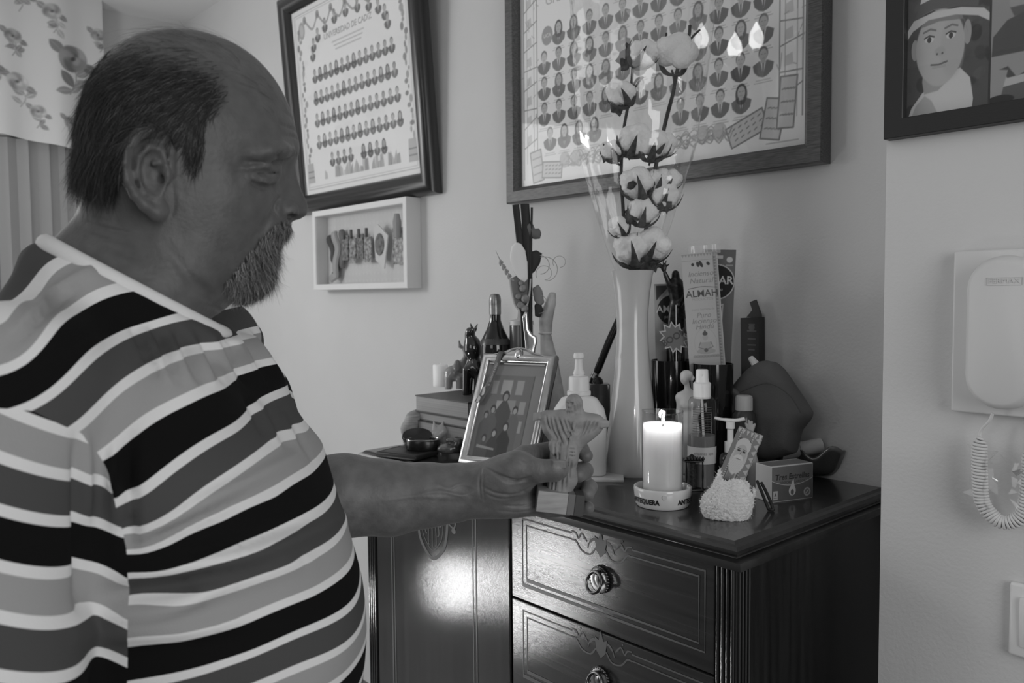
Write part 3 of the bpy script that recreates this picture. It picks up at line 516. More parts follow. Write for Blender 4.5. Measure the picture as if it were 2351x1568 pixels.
# ------------------------------------------------------------------ smooth solid modelling: distance fields meshed by surface nets
class SDF:
    def __init__(s, lo, hi, h):
        s.lo = np.array(lo, np.float32); s.h = h; n = [int(math.ceil((b-a)/h))+1 for a,b in zip(lo,hi)]
        s.ax = [s.lo[k]+h*np.arange(n[k], dtype=np.float32) for k in range(3)]; s.d = np.full(n, 1., np.float32)
    def _win(s, lo, hi):
        sl = []
        for k in range(3):
            i0 = max(0,int((lo[k]-s.lo[k])/s.h)); i1 = min(len(s.ax[k]),int((hi[k]-s.lo[k])/s.h)+2); sl.append(slice(i0,max(i0,i1)))
        return tuple(sl), s.ax[0][sl[0]][:,None,None], s.ax[1][sl[1]][None,:,None], s.ax[2][sl[2]][None,None,:]
    def _mix(s, sl, e, k, op):
        d = s.d[sl]
        if op == 'u':
            if k > 0: h = np.maximum(k-np.abs(d-e),0)/k; s.d[sl] = np.minimum(d,e)-h*h*k*.25
            else: s.d[sl] = np.minimum(d,e)
        else:
            e = -e
            if k > 0: h = np.maximum(k-np.abs(d-e),0)/k; s.d[sl] = np.maximum(d,e)+h*h*k*.25
            else: s.d[sl] = np.maximum(d,e)
    def cone(s, a, b, ra, rb, k=.004, op='u'):
        a = np.array(a,float); b = np.array(b,float); R = max(ra,rb)+k+4*s.h; sl,X,Y,Z = s._win(np.minimum(a,b)-R, np.maximum(a,b)+R)
        ba = b-a; L = float(ba@ba)+1e-12; t = np.clip(((X-a[0])*ba[0]+(Y-a[1])*ba[1]+(Z-a[2])*ba[2])/L,0,1)
        e = np.sqrt((X-a[0]-t*ba[0])**2+(Y-a[1]-t*ba[1])**2+(Z-a[2]-t*ba[2])**2)-(ra+(rb-ra)*t); s._mix(sl,e.astype(np.float32),k,op); return s
    def chain(s, pts, rs, k=.004, op='u'):
        for i in range(len(pts)-1): s.cone(pts[i],pts[i+1],rs[i] if not np.isscalar(rs) else rs,rs[i+1] if not np.isscalar(rs) else rs,k,op)
        return s
    def ell(s, c, r, k=.004, op='u', R=None):
        c = np.array(c,float); r = np.array(r,float); m = max(r)+k+4*s.h; sl,X,Y,Z = s._win(c-m,c+m); x,y,z = X-c[0],Y-c[1],Z-c[2]
        if R is not None: R = np.array(R,float); x,y,z = R[0,0]*x+R[1,0]*y+R[2,0]*z, R[0,1]*x+R[1,1]*y+R[2,1]*z, R[0,2]*x+R[1,2]*y+R[2,2]*z
        k0 = np.sqrt((x/r[0])**2+(y/r[1])**2+(z/r[2])**2); k1 = np.sqrt((x/r[0]**2)**2+(y/r[1]**2)**2+(z/r[2]**2)**2)+1e-9
        s._mix(sl,(k0*(k0-1)/k1).astype(np.float32),k,op); return s
    def box(s, c, hs, rd=.002, k=0., op='u', R=None):
        c = np.array(c,float); m = float(np.linalg.norm(hs))+k+4*s.h; sl,X,Y,Z = s._win(c-m,c+m); x,y,z = X-c[0],Y-c[1],Z-c[2]
        if R is not None: R = np.array(R,float); x,y,z = R[0,0]*x+R[1,0]*y+R[2,0]*z, R[0,1]*x+R[1,1]*y+R[2,1]*z, R[0,2]*x+R[1,2]*y+R[2,2]*z
        q = [np.abs(u)-hs[i]+rd for i,u in enumerate((x,y,z))]
        e = np.sqrt(sum(np.maximum(u,0)**2 for u in q))+np.minimum(np.maximum(np.maximum(q[0],q[1]),q[2]),0)-rd; s._mix(sl,e.astype(np.float32),k,op); return s
    def mesh(s):
        g = s.d; n = g.shape; ins = g < 0; c = [slice(0,-1),slice(1,None)]; cnt = np.zeros([k-1 for k in n], np.int8)
        for i in (0,1):
            for j in (0,1):
                for k in (0,1): cnt += ins[c[i],c[j],c[k]]
        act = np.argwhere((cnt > 0)&(cnt < 8)); idx = np.full(cnt.shape, -1, np.int64); idx[tuple(act.T)] = np.arange(len(act))
        acc = np.zeros((len(act),3)); w_ = np.zeros(len(act))
        for a in range(3):
            o1, o2 = (a+1)%3, (a+2)%3
            for i in (0,1):
                for j in (0,1):
                    p = act.copy(); p[:,o1] += i; p[:,o2] += j; q = p.copy(); q[:,a] += 1; A_ = g[tuple(p.T)]; B_ = g[tuple(q.T)]; m = (A_ < 0) != (B_ < 0)
                    t = np.where(m, A_/np.where(m,A_-B_,1), 0); x = p.astype(float); x[:,a] += t; acc[m] += x[m]; w_[m] += 1
        v = s.lo+s.h*(acc/w_[:,None]); F_ = []
        for a in range(3):
            o1, o2 = (a+1)%3, (a+2)%3; sa = [slice(None)]*3; sb = [slice(None)]*3; sa[a] = slice(0,-1); sb[a] = slice(1,None); i1 = ins[tuple(sa)]; i2 = ins[tuple(sb)]
            e = np.argwhere(i1 != i2); e = e[(e[:,o1] > 0)&(e[:,o2] > 0)&(e[:,o1] < n[o1]-1)&(e[:,o2] < n[o2]-1)]; fl = i1[tuple(e.T)]; q = []
            for di,dj in ((-1,-1),(0,-1),(0,0),(-1,0)): p = e.copy(); p[:,o1] += di; p[:,o2] += dj; q.append(idx[tuple(p.T)])
            q = np.stack(q,1); q[~fl] = q[~fl][:,::-1]; F_.append(q)
        return v, np.concatenate(F_)
def smooth_mesh(v, f, it=2, lam=.5):
    n = len(v); e = np.concatenate([f[:,[i,(i+1)%4]] for i in range(4)]); e = np.concatenate([e,e[:,::-1]]); deg = np.bincount(e[:,0], minlength=n)[:,None]
    for _ in range(it):
        a = np.stack([np.bincount(e[:,0], v[e[:,1],k], n) for k in range(3)],1)/np.maximum(deg,1); v = v+lam*(a-v)
    return v
def normals(v, f):
    fn = np.cross(v[f[:,2]]-v[f[:,0]], v[f[:,3]]-v[f[:,1]]); n = np.stack([sum(np.bincount(f[:,i], fn[:,k], len(v)) for i in range(4)) for k in range(3)],1)
    return n/(np.linalg.norm(n,axis=1,keepdims=True)+1e-12)
def poly_sd(X, Y, pts):
    ins = np.zeros(np.broadcast(X,Y).shape, bool); dm = np.full(ins.shape, 1e9)
    for i in range(len(pts)):
        (x1,y1),(x2,y2) = pts[i],pts[(i+1)%len(pts)]
        if y1 != y2: ins ^= ((y1 > Y) != (y2 > Y)) & (X < (x2-x1)*(Y-y1)/(y2-y1)+x1)
        L = (x2-x1)**2+(y2-y1)**2+1e-12; t = np.clip(((X-x1)*(x2-x1)+(Y-y1)*(y2-y1))/L,0,1); dm = np.minimum(dm, np.hypot(X-x1-t*(x2-x1), Y-y1-t*(y2-y1)))
    return np.where(ins,dm,-dm)   # positive inside
def npobj(name, v, f, m, parent=None, loc=None, col=None, smooth=180, extra=None):
    base = np.array(parent['_w']) if parent is not None else np.zeros(3); loc = base if loc is None else np.array(loc,float)
    me = bpy.data.meshes.new(name); me.from_pydata((v-loc).tolist(), [], f.tolist())
    for q in (m if isinstance(m,(list,tuple)) else [m]): me.materials.append(q)
    if col is not None:
        at = me.color_attributes.new('col','FLOAT_COLOR','POINT'); c = np.ones((len(v),4),np.float32); c[:,:3] = np.asarray(col)[:,None]; at.data.foreach_set('color', c.ravel())
    if smooth:
        me.shade_smooth()
        if smooth < 180: me.set_sharp_from_angle(angle=math.radians(smooth))
    me.update(); o = bpy.data.objects.new(name, me); COL.objects.link(o); o['_w'] = [float(x) for x in loc]
    if parent is not None: o.parent = parent; o.location = loc-base
    else: o.location = loc
    return o
class View:   # upright working frame at a place: x to the right and y up as seen from the doorway, z towards the doorway; turns photo pixels into metres there
    def __init__(s, px, py, d, z=None):
        s.o = P(px,py,d); r_ = ray(px,py); s.z = nrm([-r_[0],-r_[1],0]) if z is None else nrm(z); s.y = np.array([0,0,1.]); s.x = np.cross(s.y,s.z); s.d = float((s.o-CAM)@(-s.z)); s.M = frame(s.o,s.x,s.y,s.z)
    def __call__(s, px, py, lat=0.):
        r_ = ray(px,py); t = (s.d-lat)/(-(r_@s.z)); q = CAM+r_*t-s.o; return np.array([q@s.x,q@s.y,q@s.z])
    def w(s, v): return s.o+np.asarray(v)@np.stack([s.x,s.y,s.z])
def inflate(V, polypx, maxw, R, h, lat=0., flatness=2.):
    pts = [V(x,y,lat)[:2] for x,y in polypx]; a = np.array(pts); lo = a.min(0)-3*h; hi = a.max(0)+3*h
    S = SDF((lo[0],lo[1],lat-maxw-3*h),(hi[0],hi[1],lat+maxw+3*h),h); D = poly_sd(S.ax[0][:,None],S.ax[1][None,:],pts)
    q = np.clip(D/R,-1,1); W = np.where(D > 0, maxw*np.sqrt(np.maximum(0,1-(1-np.minimum(q,1))**flatness)), D*2)
    S.d = (np.abs(S.ax[2][None,None,:]-lat)-W[:,:,None]).astype(np.float32); return S
def ribbons(roots, dirs, side, length, width, nseg, curl, gray=None):
    # flat tapering hair strips: roots (n,3), dirs (n,3) unit, bend vector curl (n,3)
    n = len(roots); v = np.zeros((n,nseg+1,2,3)); 
    for k in range(nseg+1):
        t = k/nseg; c = roots+dirs*(length*t)[:,None]+curl*(t*t); wd = (width*(1-.75*t))[:,None]; v[:,k,0] = c-side*wd/2; v[:,k,1] = c+side*wd/2
    b = (np.arange(n)*(nseg+1)*2)[:,None]; q = np.arange(nseg)[None,:]*2; f = np.stack([b+q,b+q+1,b+q+3,b+q+2],-1).reshape(-1,4)
    return v.reshape(-1,3), f, (None if gray is None else np.repeat(gray,(nseg+1)*2))
def T(px, py, z=1.0): return onz(px,py,z)
def zat(B, px, py):
    d = ray(px,py); t = np.hypot(B[0],B[1])/np.hypot(d[0],d[1]); return CAM[2]+t*d[2]
def lathe_px(cx, by, prof, n=40):   # prof: (half width px, py) from the foot up
    B = T(cx,by); s = mpp(B); return B, [(max(hw*s,1e-4), zat(B,cx,py)-B[2]) for hw,py in prof]
# ------------------------------------------------------------------ ornaments on the chest, right half
def camdirs(B): c = -np.array([B[0],B[1],0.]); c = nrm(c); return c, np.array([-c[1],c[0],0.])   # towards the doorway, to the right of it
def wrap(vf, B, r, z, th0):    # flat lettering bent round an upright cylinder
    c, q = camdirs(B); v = [tuple(B+(r+p[2])*(math.cos(th0+p[0]/r)*c+math.sin(th0+p[0]/r)*q)+np.array([0,0,z+p[1]])) for p in vf[0]]; return v, vf[1]
def patch(B, r, z0, z1, t0, t1, n=24, nz=1):
    c, q = camdirs(B); v = []; f = []
    for i in range(n+1):
        a = t0+(t1-t0)*i/n
        for k in range(nz+1): v.append(tuple(B+r*(math.cos(a)*c+math.sin(a)*q)+np.array([0,0,z0+(z1-z0)*k/nz])))
    for i in range(n):
        for k in range(nz): a = i*(nz+1)+k; f.append((a,a+nz+1,a+nz+2,a+1))
    return v, f
# ashtray and candle
B, pr = lathe_px(1521,1158,[(50,1158),(59,1157),(63,1150),(66,1119),(65,1115),(62,1114),(60,1117),(57,1146),(50,1149),(1,1149)]); AB = B
ash = thing('ashtray', 'round white ceramic ashtray lettered ANTEQUERA under the lit candle', 'ashtray', B)
obj('dish', MB().add(lathe(pr,64), Matrix.Translation(B)), CERAM, ash, smooth=50); rA = pr[2][0]; hA = pr[3][1]
for th in (math.radians(-40), math.radians(66), math.radians(172)): 
    tx = text_vf('ANTEQUERA', .0112, 0, 0, .0005); k = .058/(max(p[0] for p in tx[0])-min(p[0] for p in tx[0])); tx = ([(p[0]*k,p[1],.0016) for p in tx[0]],tx[1])
    obj('lettering', MB().add(wrap(tx,B,rA+.0005,hA*.46,th)), PRINTK, ash, smooth=0)
c_, q_ = camdirs(B); th = math.radians(4); e = math.cos(th)*c_+math.sin(th)*q_; e2 = np.cross([0,0,1],e); ro = pr[3][0]
obj('cigarette_rest', MB().add(tube([B+e*(ro+.001)+np.array([0,0,hA-.006]),B+e*(ro-.012)+np.array([0,0,hA-.0035]),B+e*(ro-.026)+np.array([0,0,hA-.001])],[.0042,.004,.003],10,True)), CERAM, ash, smooth=60)
zb = pr[-1][1]+.0006; B2 = B+np.array([0,0,zb]); s = mpp(B); rg = 46.5*s; zt_ = zat(B,1521,944)-B2[2]; zw = zat(B,1521,975)-B2[2]
cnd = thing('candle', 'lit white candle in a tall clear glass standing in the ashtray', 'candle', B2); CT = Matrix.Translation(B2)
obj('glass', MB().add(lathe([(1e-4,0),(rg*.97,0),(rg,.003),(rg,zt_*.98),(rg*1.005,zt_),(rg*.985,zt_),(rg*.965,zt_*.97),(rg*.965,.004),(1e-4,.004)],48,False), CT), TUMBLER, cnd, smooth=50)
WAX = mat('candle_wax', .9, .5, sss=1.); WAX.node_tree.nodes['Principled BSDF'].inputs['Subsurface Radius'].default_value = (.03,.03,.03)
nb = 40; wv = lathe([(1e-4,.0045),(rg*.95,.0045),(rg*.95,zw*.5),(rg*.95,zw+.002),(rg*.90,zw+.001),(rg*.7,zw-.006),(rg*.4,zw-.009),(1e-4,zw-.010)],nb,False)
obj('glass_rim', MB().add(tube([(rg*.99*math.cos(a),rg*.99*math.sin(a),zt_+.0012*math.sin(2*a)) for a in np.linspace(0,6.13,40)],.0011,6,closed=True),CT), TUMBLER, cnd, smooth=180)
obj('wax', MB().add(wv,CT), WAX, cnd, smooth=60)
obj('wick', MB().add(tube([(0,0,zw-.011),(.0005,0,zw-.002),(.0015,0,zw+.003)],.0009,6),CT), BLACKM, cnd)
FLM = mat('flame', 1., .5, emit=9.); obj('flame', MB().add(lathe([(1e-4,0),(.0020,.0025),(.0028,.006),(.0022,.0105),(.0009,.0155),(1e-4,.018)],16,False), CT @ Matrix.Translation((.0012,0,zw+.0005))), FLM, cnd)
cl = bpy.data.lights.new('candle_light','POINT'); cl.energy = .2; cl.shadow_soft_size = .006; clo = bpy.data.objects.new('candle_light',cl); COL.objects.link(clo); clo.location = B2+np.array([.0012,0,zw+.012])
# tall white vase with cotton stems in cellophane
B, pr = lathe_px(1452,1084,[(44,1084),(62,1084),(65,1078),(64,1050),(58,1000),(49,930),(41,860),(37,800),(35,755),(36,715),(40,670),(46,632),(49,622),(47,621),(44,630),(36,680),(31,760),(31,800)]); VB = B
obj_v = tag(obj('vase', MB().add(lathe([(1e-4,0)]+pr,56,False), Matrix.Translation(B)), mat('ivory_glazed_ceramic', .5, .16, coat=.6), loc=B, smooth=60), 'tall plain ivory vase with narrow waist holding the cotton stems', 'vase')
STEM = mat('cotton_stem_bark', .03, .8, noise=(200,.5)); COTTON = mat('cotton_fluff', .82, 1., bump=(260,.7), sheen=.4); HUSK = mat('dry_husk', .045, .8, noise=(120,.6))
VV = View(1452,360,depth(B))
def vp_(x, y, lat=0.): return VV.w(VV(x,y,lat))
def cotton(par, px, py, r, k, seed, up=(0,1)):
    g = np.random.default_rng(seed); c = VV(px,py,0); s_ = mpp(VB); R = r*s_; S = SDF(c-R*1.5,c+R*1.5,R/11)
    n = 5
    for i in range(n):
        a = i/n*6.28+g.uniform(-.3,.3); e = g.uniform(-.4,.5); d = np.array([math.cos(a)*.95,math.sin(a)*.75,e])*R*.52; S.ell(c+d,np.array([.56,.52,.56])*R*g.uniform(.85,1.08),R*.12)
    v, f = S.mesh(); nn = normals(v,f); v = v+nn*(R*.05*np.sin(v[:,0]/R*17+seed)*np.sin(v[:,1]/R*15+2)*np.sin(v[:,2]/R*19))[:,None]; npobj('boll', VV.w(v), f, COTTON, par)
    m = MB(); ux, uy = up
    for i in range(5):   # dry bracts hugging the boll
        a = i/5*6.28+.4; side = np.array([-uy,ux,0])*math.cos(a)+np.array([0,0,1])*math.sin(a); U = np.array([ux,uy,0])
        if r >= 46 and math.sin(a) > -.1: continue
        pts = [c-U*R*1.08+side*R*.05, c-U*R*.92+side*R*.55, c-U*R*.45+side*R*.98, c+U*R*g.uniform(-.1,.35)+side*R*1.12]; pts = spline(pts,4); wds = [R*.12,R*.22,R*.28,R*.28,R*.26,R*.24,R*.21,R*.18,R*.15,R*.11,R*.08,R*.04,R*.01]
        m.add(tube([VV.w(p) for p in pts], wds[:len(pts)], 8, True, flat=.28))
    obj('husk', m if m.v else MB().add(ell(R*.3,R*.15,R*.3,tuple(VV.w(c-np.array([0,R*.95,0]))),12,8)), HUSK, par, smooth=60)
def cstem(label, pts, r0, bolls, twigs):
    st = thing('cotton_stem', label, 'cotton stem', B+np.array([0,0,.03])); s_ = mpp(VB)
    P_ = spline([vp_(*p) for p in pts],8); obj('stem', MB().add(tube(P_,[r0*s_*(1-.35*i/len(P_)) for i in range(len(P_))],8)), STEM, st, smooth=60)
    for t_ in twigs: obj('twig', MB().add(tube(spline([vp_(*p) for p in t_],5),[2.6*s_]*(5*(len(t_)-1))+[1.6*s_],6)), STEM, st, smooth=60)
    for i,b in enumerate(bolls): cotton(st,*b[:3],i,int(b[0]*7+b[1]),b[3] if len(b) > 3 else (0,1))
cstem('shorter dark stem bearing fluffy cotton bolls and husks in the vase', [(1456,760,-.01),(1450,640,-.008),(1436,560,-.004),(1430,470,0),(1426,400,0),(1432,300,0),(1446,220,.004),(1452,160,.004),(1449,108,.004)], 4.6,
      [(1478,120,36,(.5,.85)),(1425,215,34,(-.5,.8)),(1405,345,28,(-.4,.9)),(1458,320,40,(.3,.95)),(1462,420,40,(-.3,.95)),(1478,482,36,(.2,1)),(1420,520,26,(-.5,.85)),(1448,570,42,(-.2,1))],
      [[(1446,215,.004),(1462,183,.01),(1478,178,.01)],[(1447,215,0),(1473,180,.0)],[(1440,250,0),(1428,240,.004)],[(1449,112,.004),(1438,100,.004),(1440,112,.0)],[(1426,380,0),(1410,372,.005)],[(1429,490,0),(1450,478,.005)]])
cstem('taller thick stem topped by a large open cotton boll in the vase', [(1458,770,.004),(1470,640,-.006),(1482,540,-.012),(1490,470,-.014),(1505,385,-.014),(1528,280,-.012),(1545,215,-.01),(1558,150,-.01),(1580,90,-.01),(1584,58,-.01)], 5.6,
      [(1553,118,48,(.1,1)),(1500,330,38,(.2,1)),(1526,330,30,(.6,.8)),(1515,408,28,(.2,1)),(1528,445,36,(.3,.95)),(1542,410,24,(.5,.9)),(1500,560,42,(.4,.9))],
      [[(1584,92,-.01),(1596,78,-.008),(1608,68,-.008)],[(1550,205,-.01),(1546,175,-.004),(1542,160,0)],[(1490,380,-.01),(1498,352,.0)],[(1530,460,-.01),(1516,482,.0)],[(1485,600,-.006),(1498,585,0)],[(1528,95,.01),(1530,75,.01)]])
gl = np.random.default_rng(12)
for (x,y,r,lab) in ((1436,140,34,0),(1418,232,40,0),(1398,352,30,0),(1440,338,34,0),(1450,418,30,0),(1470,600,40,0),(1500,604,34,0),(1528,470,26,0),(1446,498,26,0)):
    pl = [(x+r*(gl.uniform(.55,1.05) if k%2 else gl.uniform(.35,.7))*math.cos(k*.449),y+r*(gl.uniform(.55,1.05) if k%2 else gl.uniform(.35,.7))*math.sin(k*.449)) for k in range(14)]; S = inflate(VV,pl,.005,.010,.0022,-.012 if r > 30 else .008); v,f = S.mesh(); v[:,2] += .010*np.sin(v[:,0]*90+x)*np.cos(v[:,1]*110+y); npobj('dry_leaf', VV.w(v), f, HUSK, [o_ for o_ in bpy.data.objects if o_.name == ('cotton_stem' if x < 1480 else 'cotton_stem.001')][0])
# cellophane sleeve: an open cone of clear film with folds
cv = []; cfc = []; nC, nR = 30, 52
top = [(1318,0),(1318,0)]
for j in range(nC):
    t_ = j/(nC-1); y_ = 622-t_*720; cxp = 1455+22*t_; hw = 40+62*min(1,t_*2.4)**.8+56*t_
    for i in range(nR):
        a = 6.283*i/nR; w_ = 1+.06*math.sin(4*a+3*t_)+.045*abs(math.sin(7.5*a-2*t_))+.05*abs(math.sin(4.5*a+5*t_+1))+.008*rng.normal()*(.3+t_); hx = hw*math.cos(a)*w_; cv.append(tuple(vp_(cxp+hx,y_,hw*mpp(VB)*.8*math.sin(a)*w_)))
for j in range(nC-1):
    for i in range(nR): a = j*nR+i; b_ = j*nR+(i+1)%nR; cfc.append((a,b_,b_+nR,a+nR))
tag(obj('cellophane_sleeve', MB().add((cv,cfc)), FILM, loc=B+np.array([0,0,.25]), smooth=14), 'crinkled clear cellophane sleeve wrapped round the cotton stems', 'cellophane')
# spray bottle
B, pr = lathe_px(1611,1117,[(29,1117),(32,1113),(32,930),(31,920),(26,912),(17,909),(16,905)]); spb = thing('spray_bottle', 'clear spray bottle of liquid with white pump cap behind the candle', 'bottle', B); BT = Matrix.Translation(B)
obj('bottle', MB().add(lathe([(1e-4,0)]+pr,40,False),BT), film('bottle_plastic',1.45,.05,.86), spb, smooth=40); s = mpp(B); zz = lambda py: zat(B,1611,py)-B[2]
obj('liquid', MB().add(lathe([(1e-4,.002),(29.5*s,.002),(30*s,zz(998)),(1e-4,zz(998))],36,False),BT), mat('lotion', .22, .15, trans=0., spec=.4), spb, smooth=40)
obj('dip_tube', MB().add(tube([(0,0,zz(915)),(.002,.001,zz(980)),(.006,.003,zz(1090))],.0024,8),BT), WHITE, spb)
obj('collar', MB().add(lathe([(1e-4,zz(914)),(19.5*s,zz(914)),(20*s,zz(880)),(17*s,zz(877)),(1e-4,zz(877))],32,False),BT), WHITE, spb, smooth=40)
obj('nozzle', MB().add(lathe([(1e-4,zz(878)),(15.5*s,zz(878)),(14.5*s,zz(870)),(13.5*s,zz(850)),(12*s,zz(848)),(1e-4,zz(848))],32,False),BT).add(ell(.0022,.0022,.0022,tuple(nrm(-B*[1,1,0])*14*s+np.array([0,0,zz(860)])),8,6),BT), WHITE, spb, smooth=40)
lb = obj('label', MB().add(patch(B,32.4*s,zz(1060),zz(1022),-1.5,1.5)), mat('label_paper',.55,.5), spb); obj('lettering', MB().add(wrap(([(a*1,b*1,.0003) for a,b,_ in text_vf('aromas spa',.0085)[0]],text_vf('aromas spa',.0085)[1]),B,32.5*s,zz(1036),.15)), GREY, lb, smooth=0)
fine = MB()
for k in range(11): fine.add(patch(B,32.5*s,zz(985-k*5.4)-.0009,zz(985-k*5.4),-.7+.03*(k%3),.75-.06*(k%2),10))
obj('small_print', fine, DGREY, spb, smooth=0)
# white bust statuette
V = View(1578,960,depth(T(1580,1101))); S = SDF(V(1550,1115)-.05,V(1612,840)+.05,.0022)
S.ell(V(1572,868,.004),(.0088,.0125,.0105),.003); S.ell(V(1576,861,.0),(.0118,.0098,.0118),.003); S.cone(V(1576,878),V(1580,903),.0052,.0060,.004); S.ell(V(1565,871,.0125),(.0018,.0030,.0028),.002); S.ell(V(1588,868,-.006),(.0060,.0055,.0060),.003)
S.chain([V(1563,912,.002),V(1597,912,-.002)],[.0105,.0105],.008); S.cone(V(1580,918),V(1580,962),.0185,.0150,.008); S.ell(V(1571,930,.014),(.008,.008,.008),.005); S.ell(V(1588,930,.014),(.008,.008,.008),.005); S.cone(V(1564,918,.0),V(1561,945,.004),.0085,.0075,.005); S.cone(V(1597,915,0),V(1600,945,.002),.0085,.0075,.005)
S.cone(V(1580,965),V(1582,1010),.019,.024,.008); S.cone(V(1582,1010),V(1583,1090),.025,.022,.008)
for k in range(6): S.cone(V(1566+k*6,980,.018),V(1568+k*5.5,1085,.022),.003,.004,.004)
S.box(V(1583,1096),(.026,.006,.024),.002)
v,f = S.mesh(); tag(npobj('bust_statuette', V.w(v), f, mat('alabaster', .62, .45), loc=V.w(V(1583,1100))), 'small white classical statuette of a draped woman behind the spray bottle', 'statuette')
# two dark tumblers holding incense
JET = mat('black_glazed', .006, .08, coat=.4)
def pot(cx, by, hw, rim, label):
    B, pr = lathe_px(cx,by,[(hw*.9,by),(hw*.96,by-3),(hw,rim+30),(hw,rim),(hw*.95,rim),(hw*.93,rim+20),(hw*.88,by-6),(1,by-6)]); return tag(obj('tumbler', MB().add(lathe([(1e-4,0)]+pr,44,False), Matrix.Translation(B)), JET, loc=B, smooth=50), label, 'tumbler'), B
_, PB1 = pot(1541,1069,47,826,'glossy black tumbler holding the bronze figure and pale incense pack'); _, PB2 = pot(1636,1088,45,834,'glossy black tumbler holding the cream incense packet')
def card(name, label, cat, corners, d, th, art_fn, nx=110, ny=240, m=ATTRG, drop=.0):
    # corners TL,TR,BR,BL in pixels at a common distance; a thin box with a printed front
    V = View(sum(c[0] for c in corners)/4,sum(c[1] for c in corners)/4,d); q = [V(*c) for c in corners]; up = nrm((q[0]+q[1])/2-(q[2]+q[3])/2); h_ = np.linalg.norm((q[0]+q[1])/2-(q[2]+q[3])/2); w_ = np.linalg.norm((q[1]+q[2])/2-(q[0]+q[3])/2)
    up = up[0]*V.x+up[1]*V.y; rt = np.cross(up,V.z); c = V.o+np.stack([V.x,V.y,V.z]).T@(sum(q)/4); M = frame(c,rt,up,V.z)
    t = thing(name,label,cat,c-up*h_/2-V.z*th/2); A = Art(w_,h_+drop,nx,ny,.6); art_fn(A); A.mesh('front_print', M @ Matrix.Translation((0,-drop/2,.0006)), t, m)
    obj('pack', MB().add(box(w_,h_+drop,th,(0,-drop/2,-th/2),.0008,1), M), LGREY, t); return t, M, w_, h_
def ambar(A):
    W,H = A.w,A.h; A.a[:] = .42; A.el(W/2+.004,H-.056,.032,.032,.012); A.text('AMBAR',W/2+.003,H-.054,.020,.75,1,0,.0003); A.text('perfume',W/2+.003,H-.070,.010,.4); A.poly([(W*.34,0),(W*.9,0),(W*.9,H-.108),(W*.6,H-.096),(W*.34,H-.108)], .02); A.text('15 conos',W/2+.005,H-.135,.010,.5)
    A.poly([(.004,H-.004),(.035,H-.004),(.004,H-.035)], .05); A.poly([(.008,H-.03),(.03,H-.008),(.034,H-.012),(.012,H-.034)], .3); A.el(W-.012,H-.012,.005,.005,.6)
d1 = depth(PB1); card('incense_pack', 'pale incense pack lettered AMBAR with black disc beside the vase', 'incense pack', ((1502,650),(1576,652),(1580,826),(1505,826)), d1+.012, .008, ambar, drop=.10)
def ambar2(A):
    W,H = A.w,A.h; A.a[:] = .16; A.el(W*.45,H-.065,.036,.036,.6); A.el(W*.45,H-.065,.034,.034,.012); A.text('AMBAR',W*.40,H-.062,.022,.75,1,0,.0003); A.text('incienso',W*.4,H-.08,.010,.5); A.poly([(W*.2,0),(W*.6,0),(W*.66,H-.11),(W*.2,H-.12)], .012); A.line([(W*.6,0),(W*.68,H-.11),(W*.2,H-.125)], .002,.6); A.text('20 sticks',W*.4,H-.145,.010,.5)
    A.el(W*.82,H-.02,.006,.006,.65); A.line([(W*.72,H-.031),(W*.92,H-.031)],.0015,.5); A.poly([(W*.3,H-.012),(W*.62,H-.012),(W*.62,H-.018),(W*.3,H-.018)], .6)
d2 = depth(PB2); card('incense_pack', 'dark incense pack lettered AMBAR tucked behind the cream packet', 'incense pack', ((1612,571),(1692,575),(1676,832),(1604,830)), d2+.018, .010, ambar2, drop=.10)
def almah(A):
    W,H = A.w,A.h; A.a[:] = .52; A.line([(W-.006,0),(W-.006,H)],.008,.38); 
    for k in range(44): A.poly([(W-.009,k*.006),(W-.003,k*.006+.003),(W-.009,k*.006+.006)], .2,.8)
    for k in range(14): A.poly([(k*.006,H-.001),(k*.006+.006,H-.001),(k*.006+.003,H-.007)], .3,.8)
    A.line([(0,H-.014),(W,H-.014)],.001,.3,.7)
    for k,(a,b) in enumerate(((-.014,.004),(-.004,.007),(.002,.009),(.016,.005))): A.el(W/2+a,H-.022,.003,b*.8,.06,1,.2*k)
    for st,y,sz,v_ in (('Incienso',-.041,.0150,.2),('Natural',-.055,.0150,.2),('Puro',-.124,.0145,.2),('Incienso',-.1355,.0145,.2),('Hindú',-.147,.0145,.2)): A.text(st,W/2,H+y,sz,v_,.85,.25)
    A.line(spline([(W/2-.026,H-.070),(W/2,H-.067),(W/2+.026,H-.070)],5),.0014,.15); A.text('ALMAH',W/2,H-.081,.0190,.08,1,0,.0003); A.text('PRODUCTOS',W/2,H-.092,.0070,.35); A.text('como barrera de',W/2,H-.112,.0065,.35)
    y = H-.186; A.el(W/2,y+.006,.022,.03,.46); A.el(W/2,y+.006,.021,.029,.53)
    A.el(W/2,y+.018,.0055,.007,.46); A.el(W/2,y+.025,.005,.004,.12); A.el(W/2,y+.029,.002,.003,.12); A.poly([(W/2-.010,y+.008),(W/2+.010,y+.008),(W/2+.012,y-.008),(W/2-.012,y-.008)], .42); A.el(W/2,y-.010,.018,.006,.40); A.el(W/2,y-.008,.004,.004,.15); A.line([(W/2-.010,y+.008),(W/2-.014,y-.002),(W/2-.002,y-.006)],.0016,.25); A.line([(W/2+.010,y+.008),(W/2+.014,y-.002),(W/2+.002,y-.006)],.0016,.25)
    for k in range(9): A.el(W/2-.022+k*.0055,y-.020,.004,.003,.3,.7)
t_, AM, aw, ah = card('incense_pack', 'cream incense packet lettered ALMAH standing in the black tumbler', 'incense pack', ((1562,584),(1648,578),(1664,834),(1584,836)), d2-.006, .012, almah, 170, 460, drop=.05)
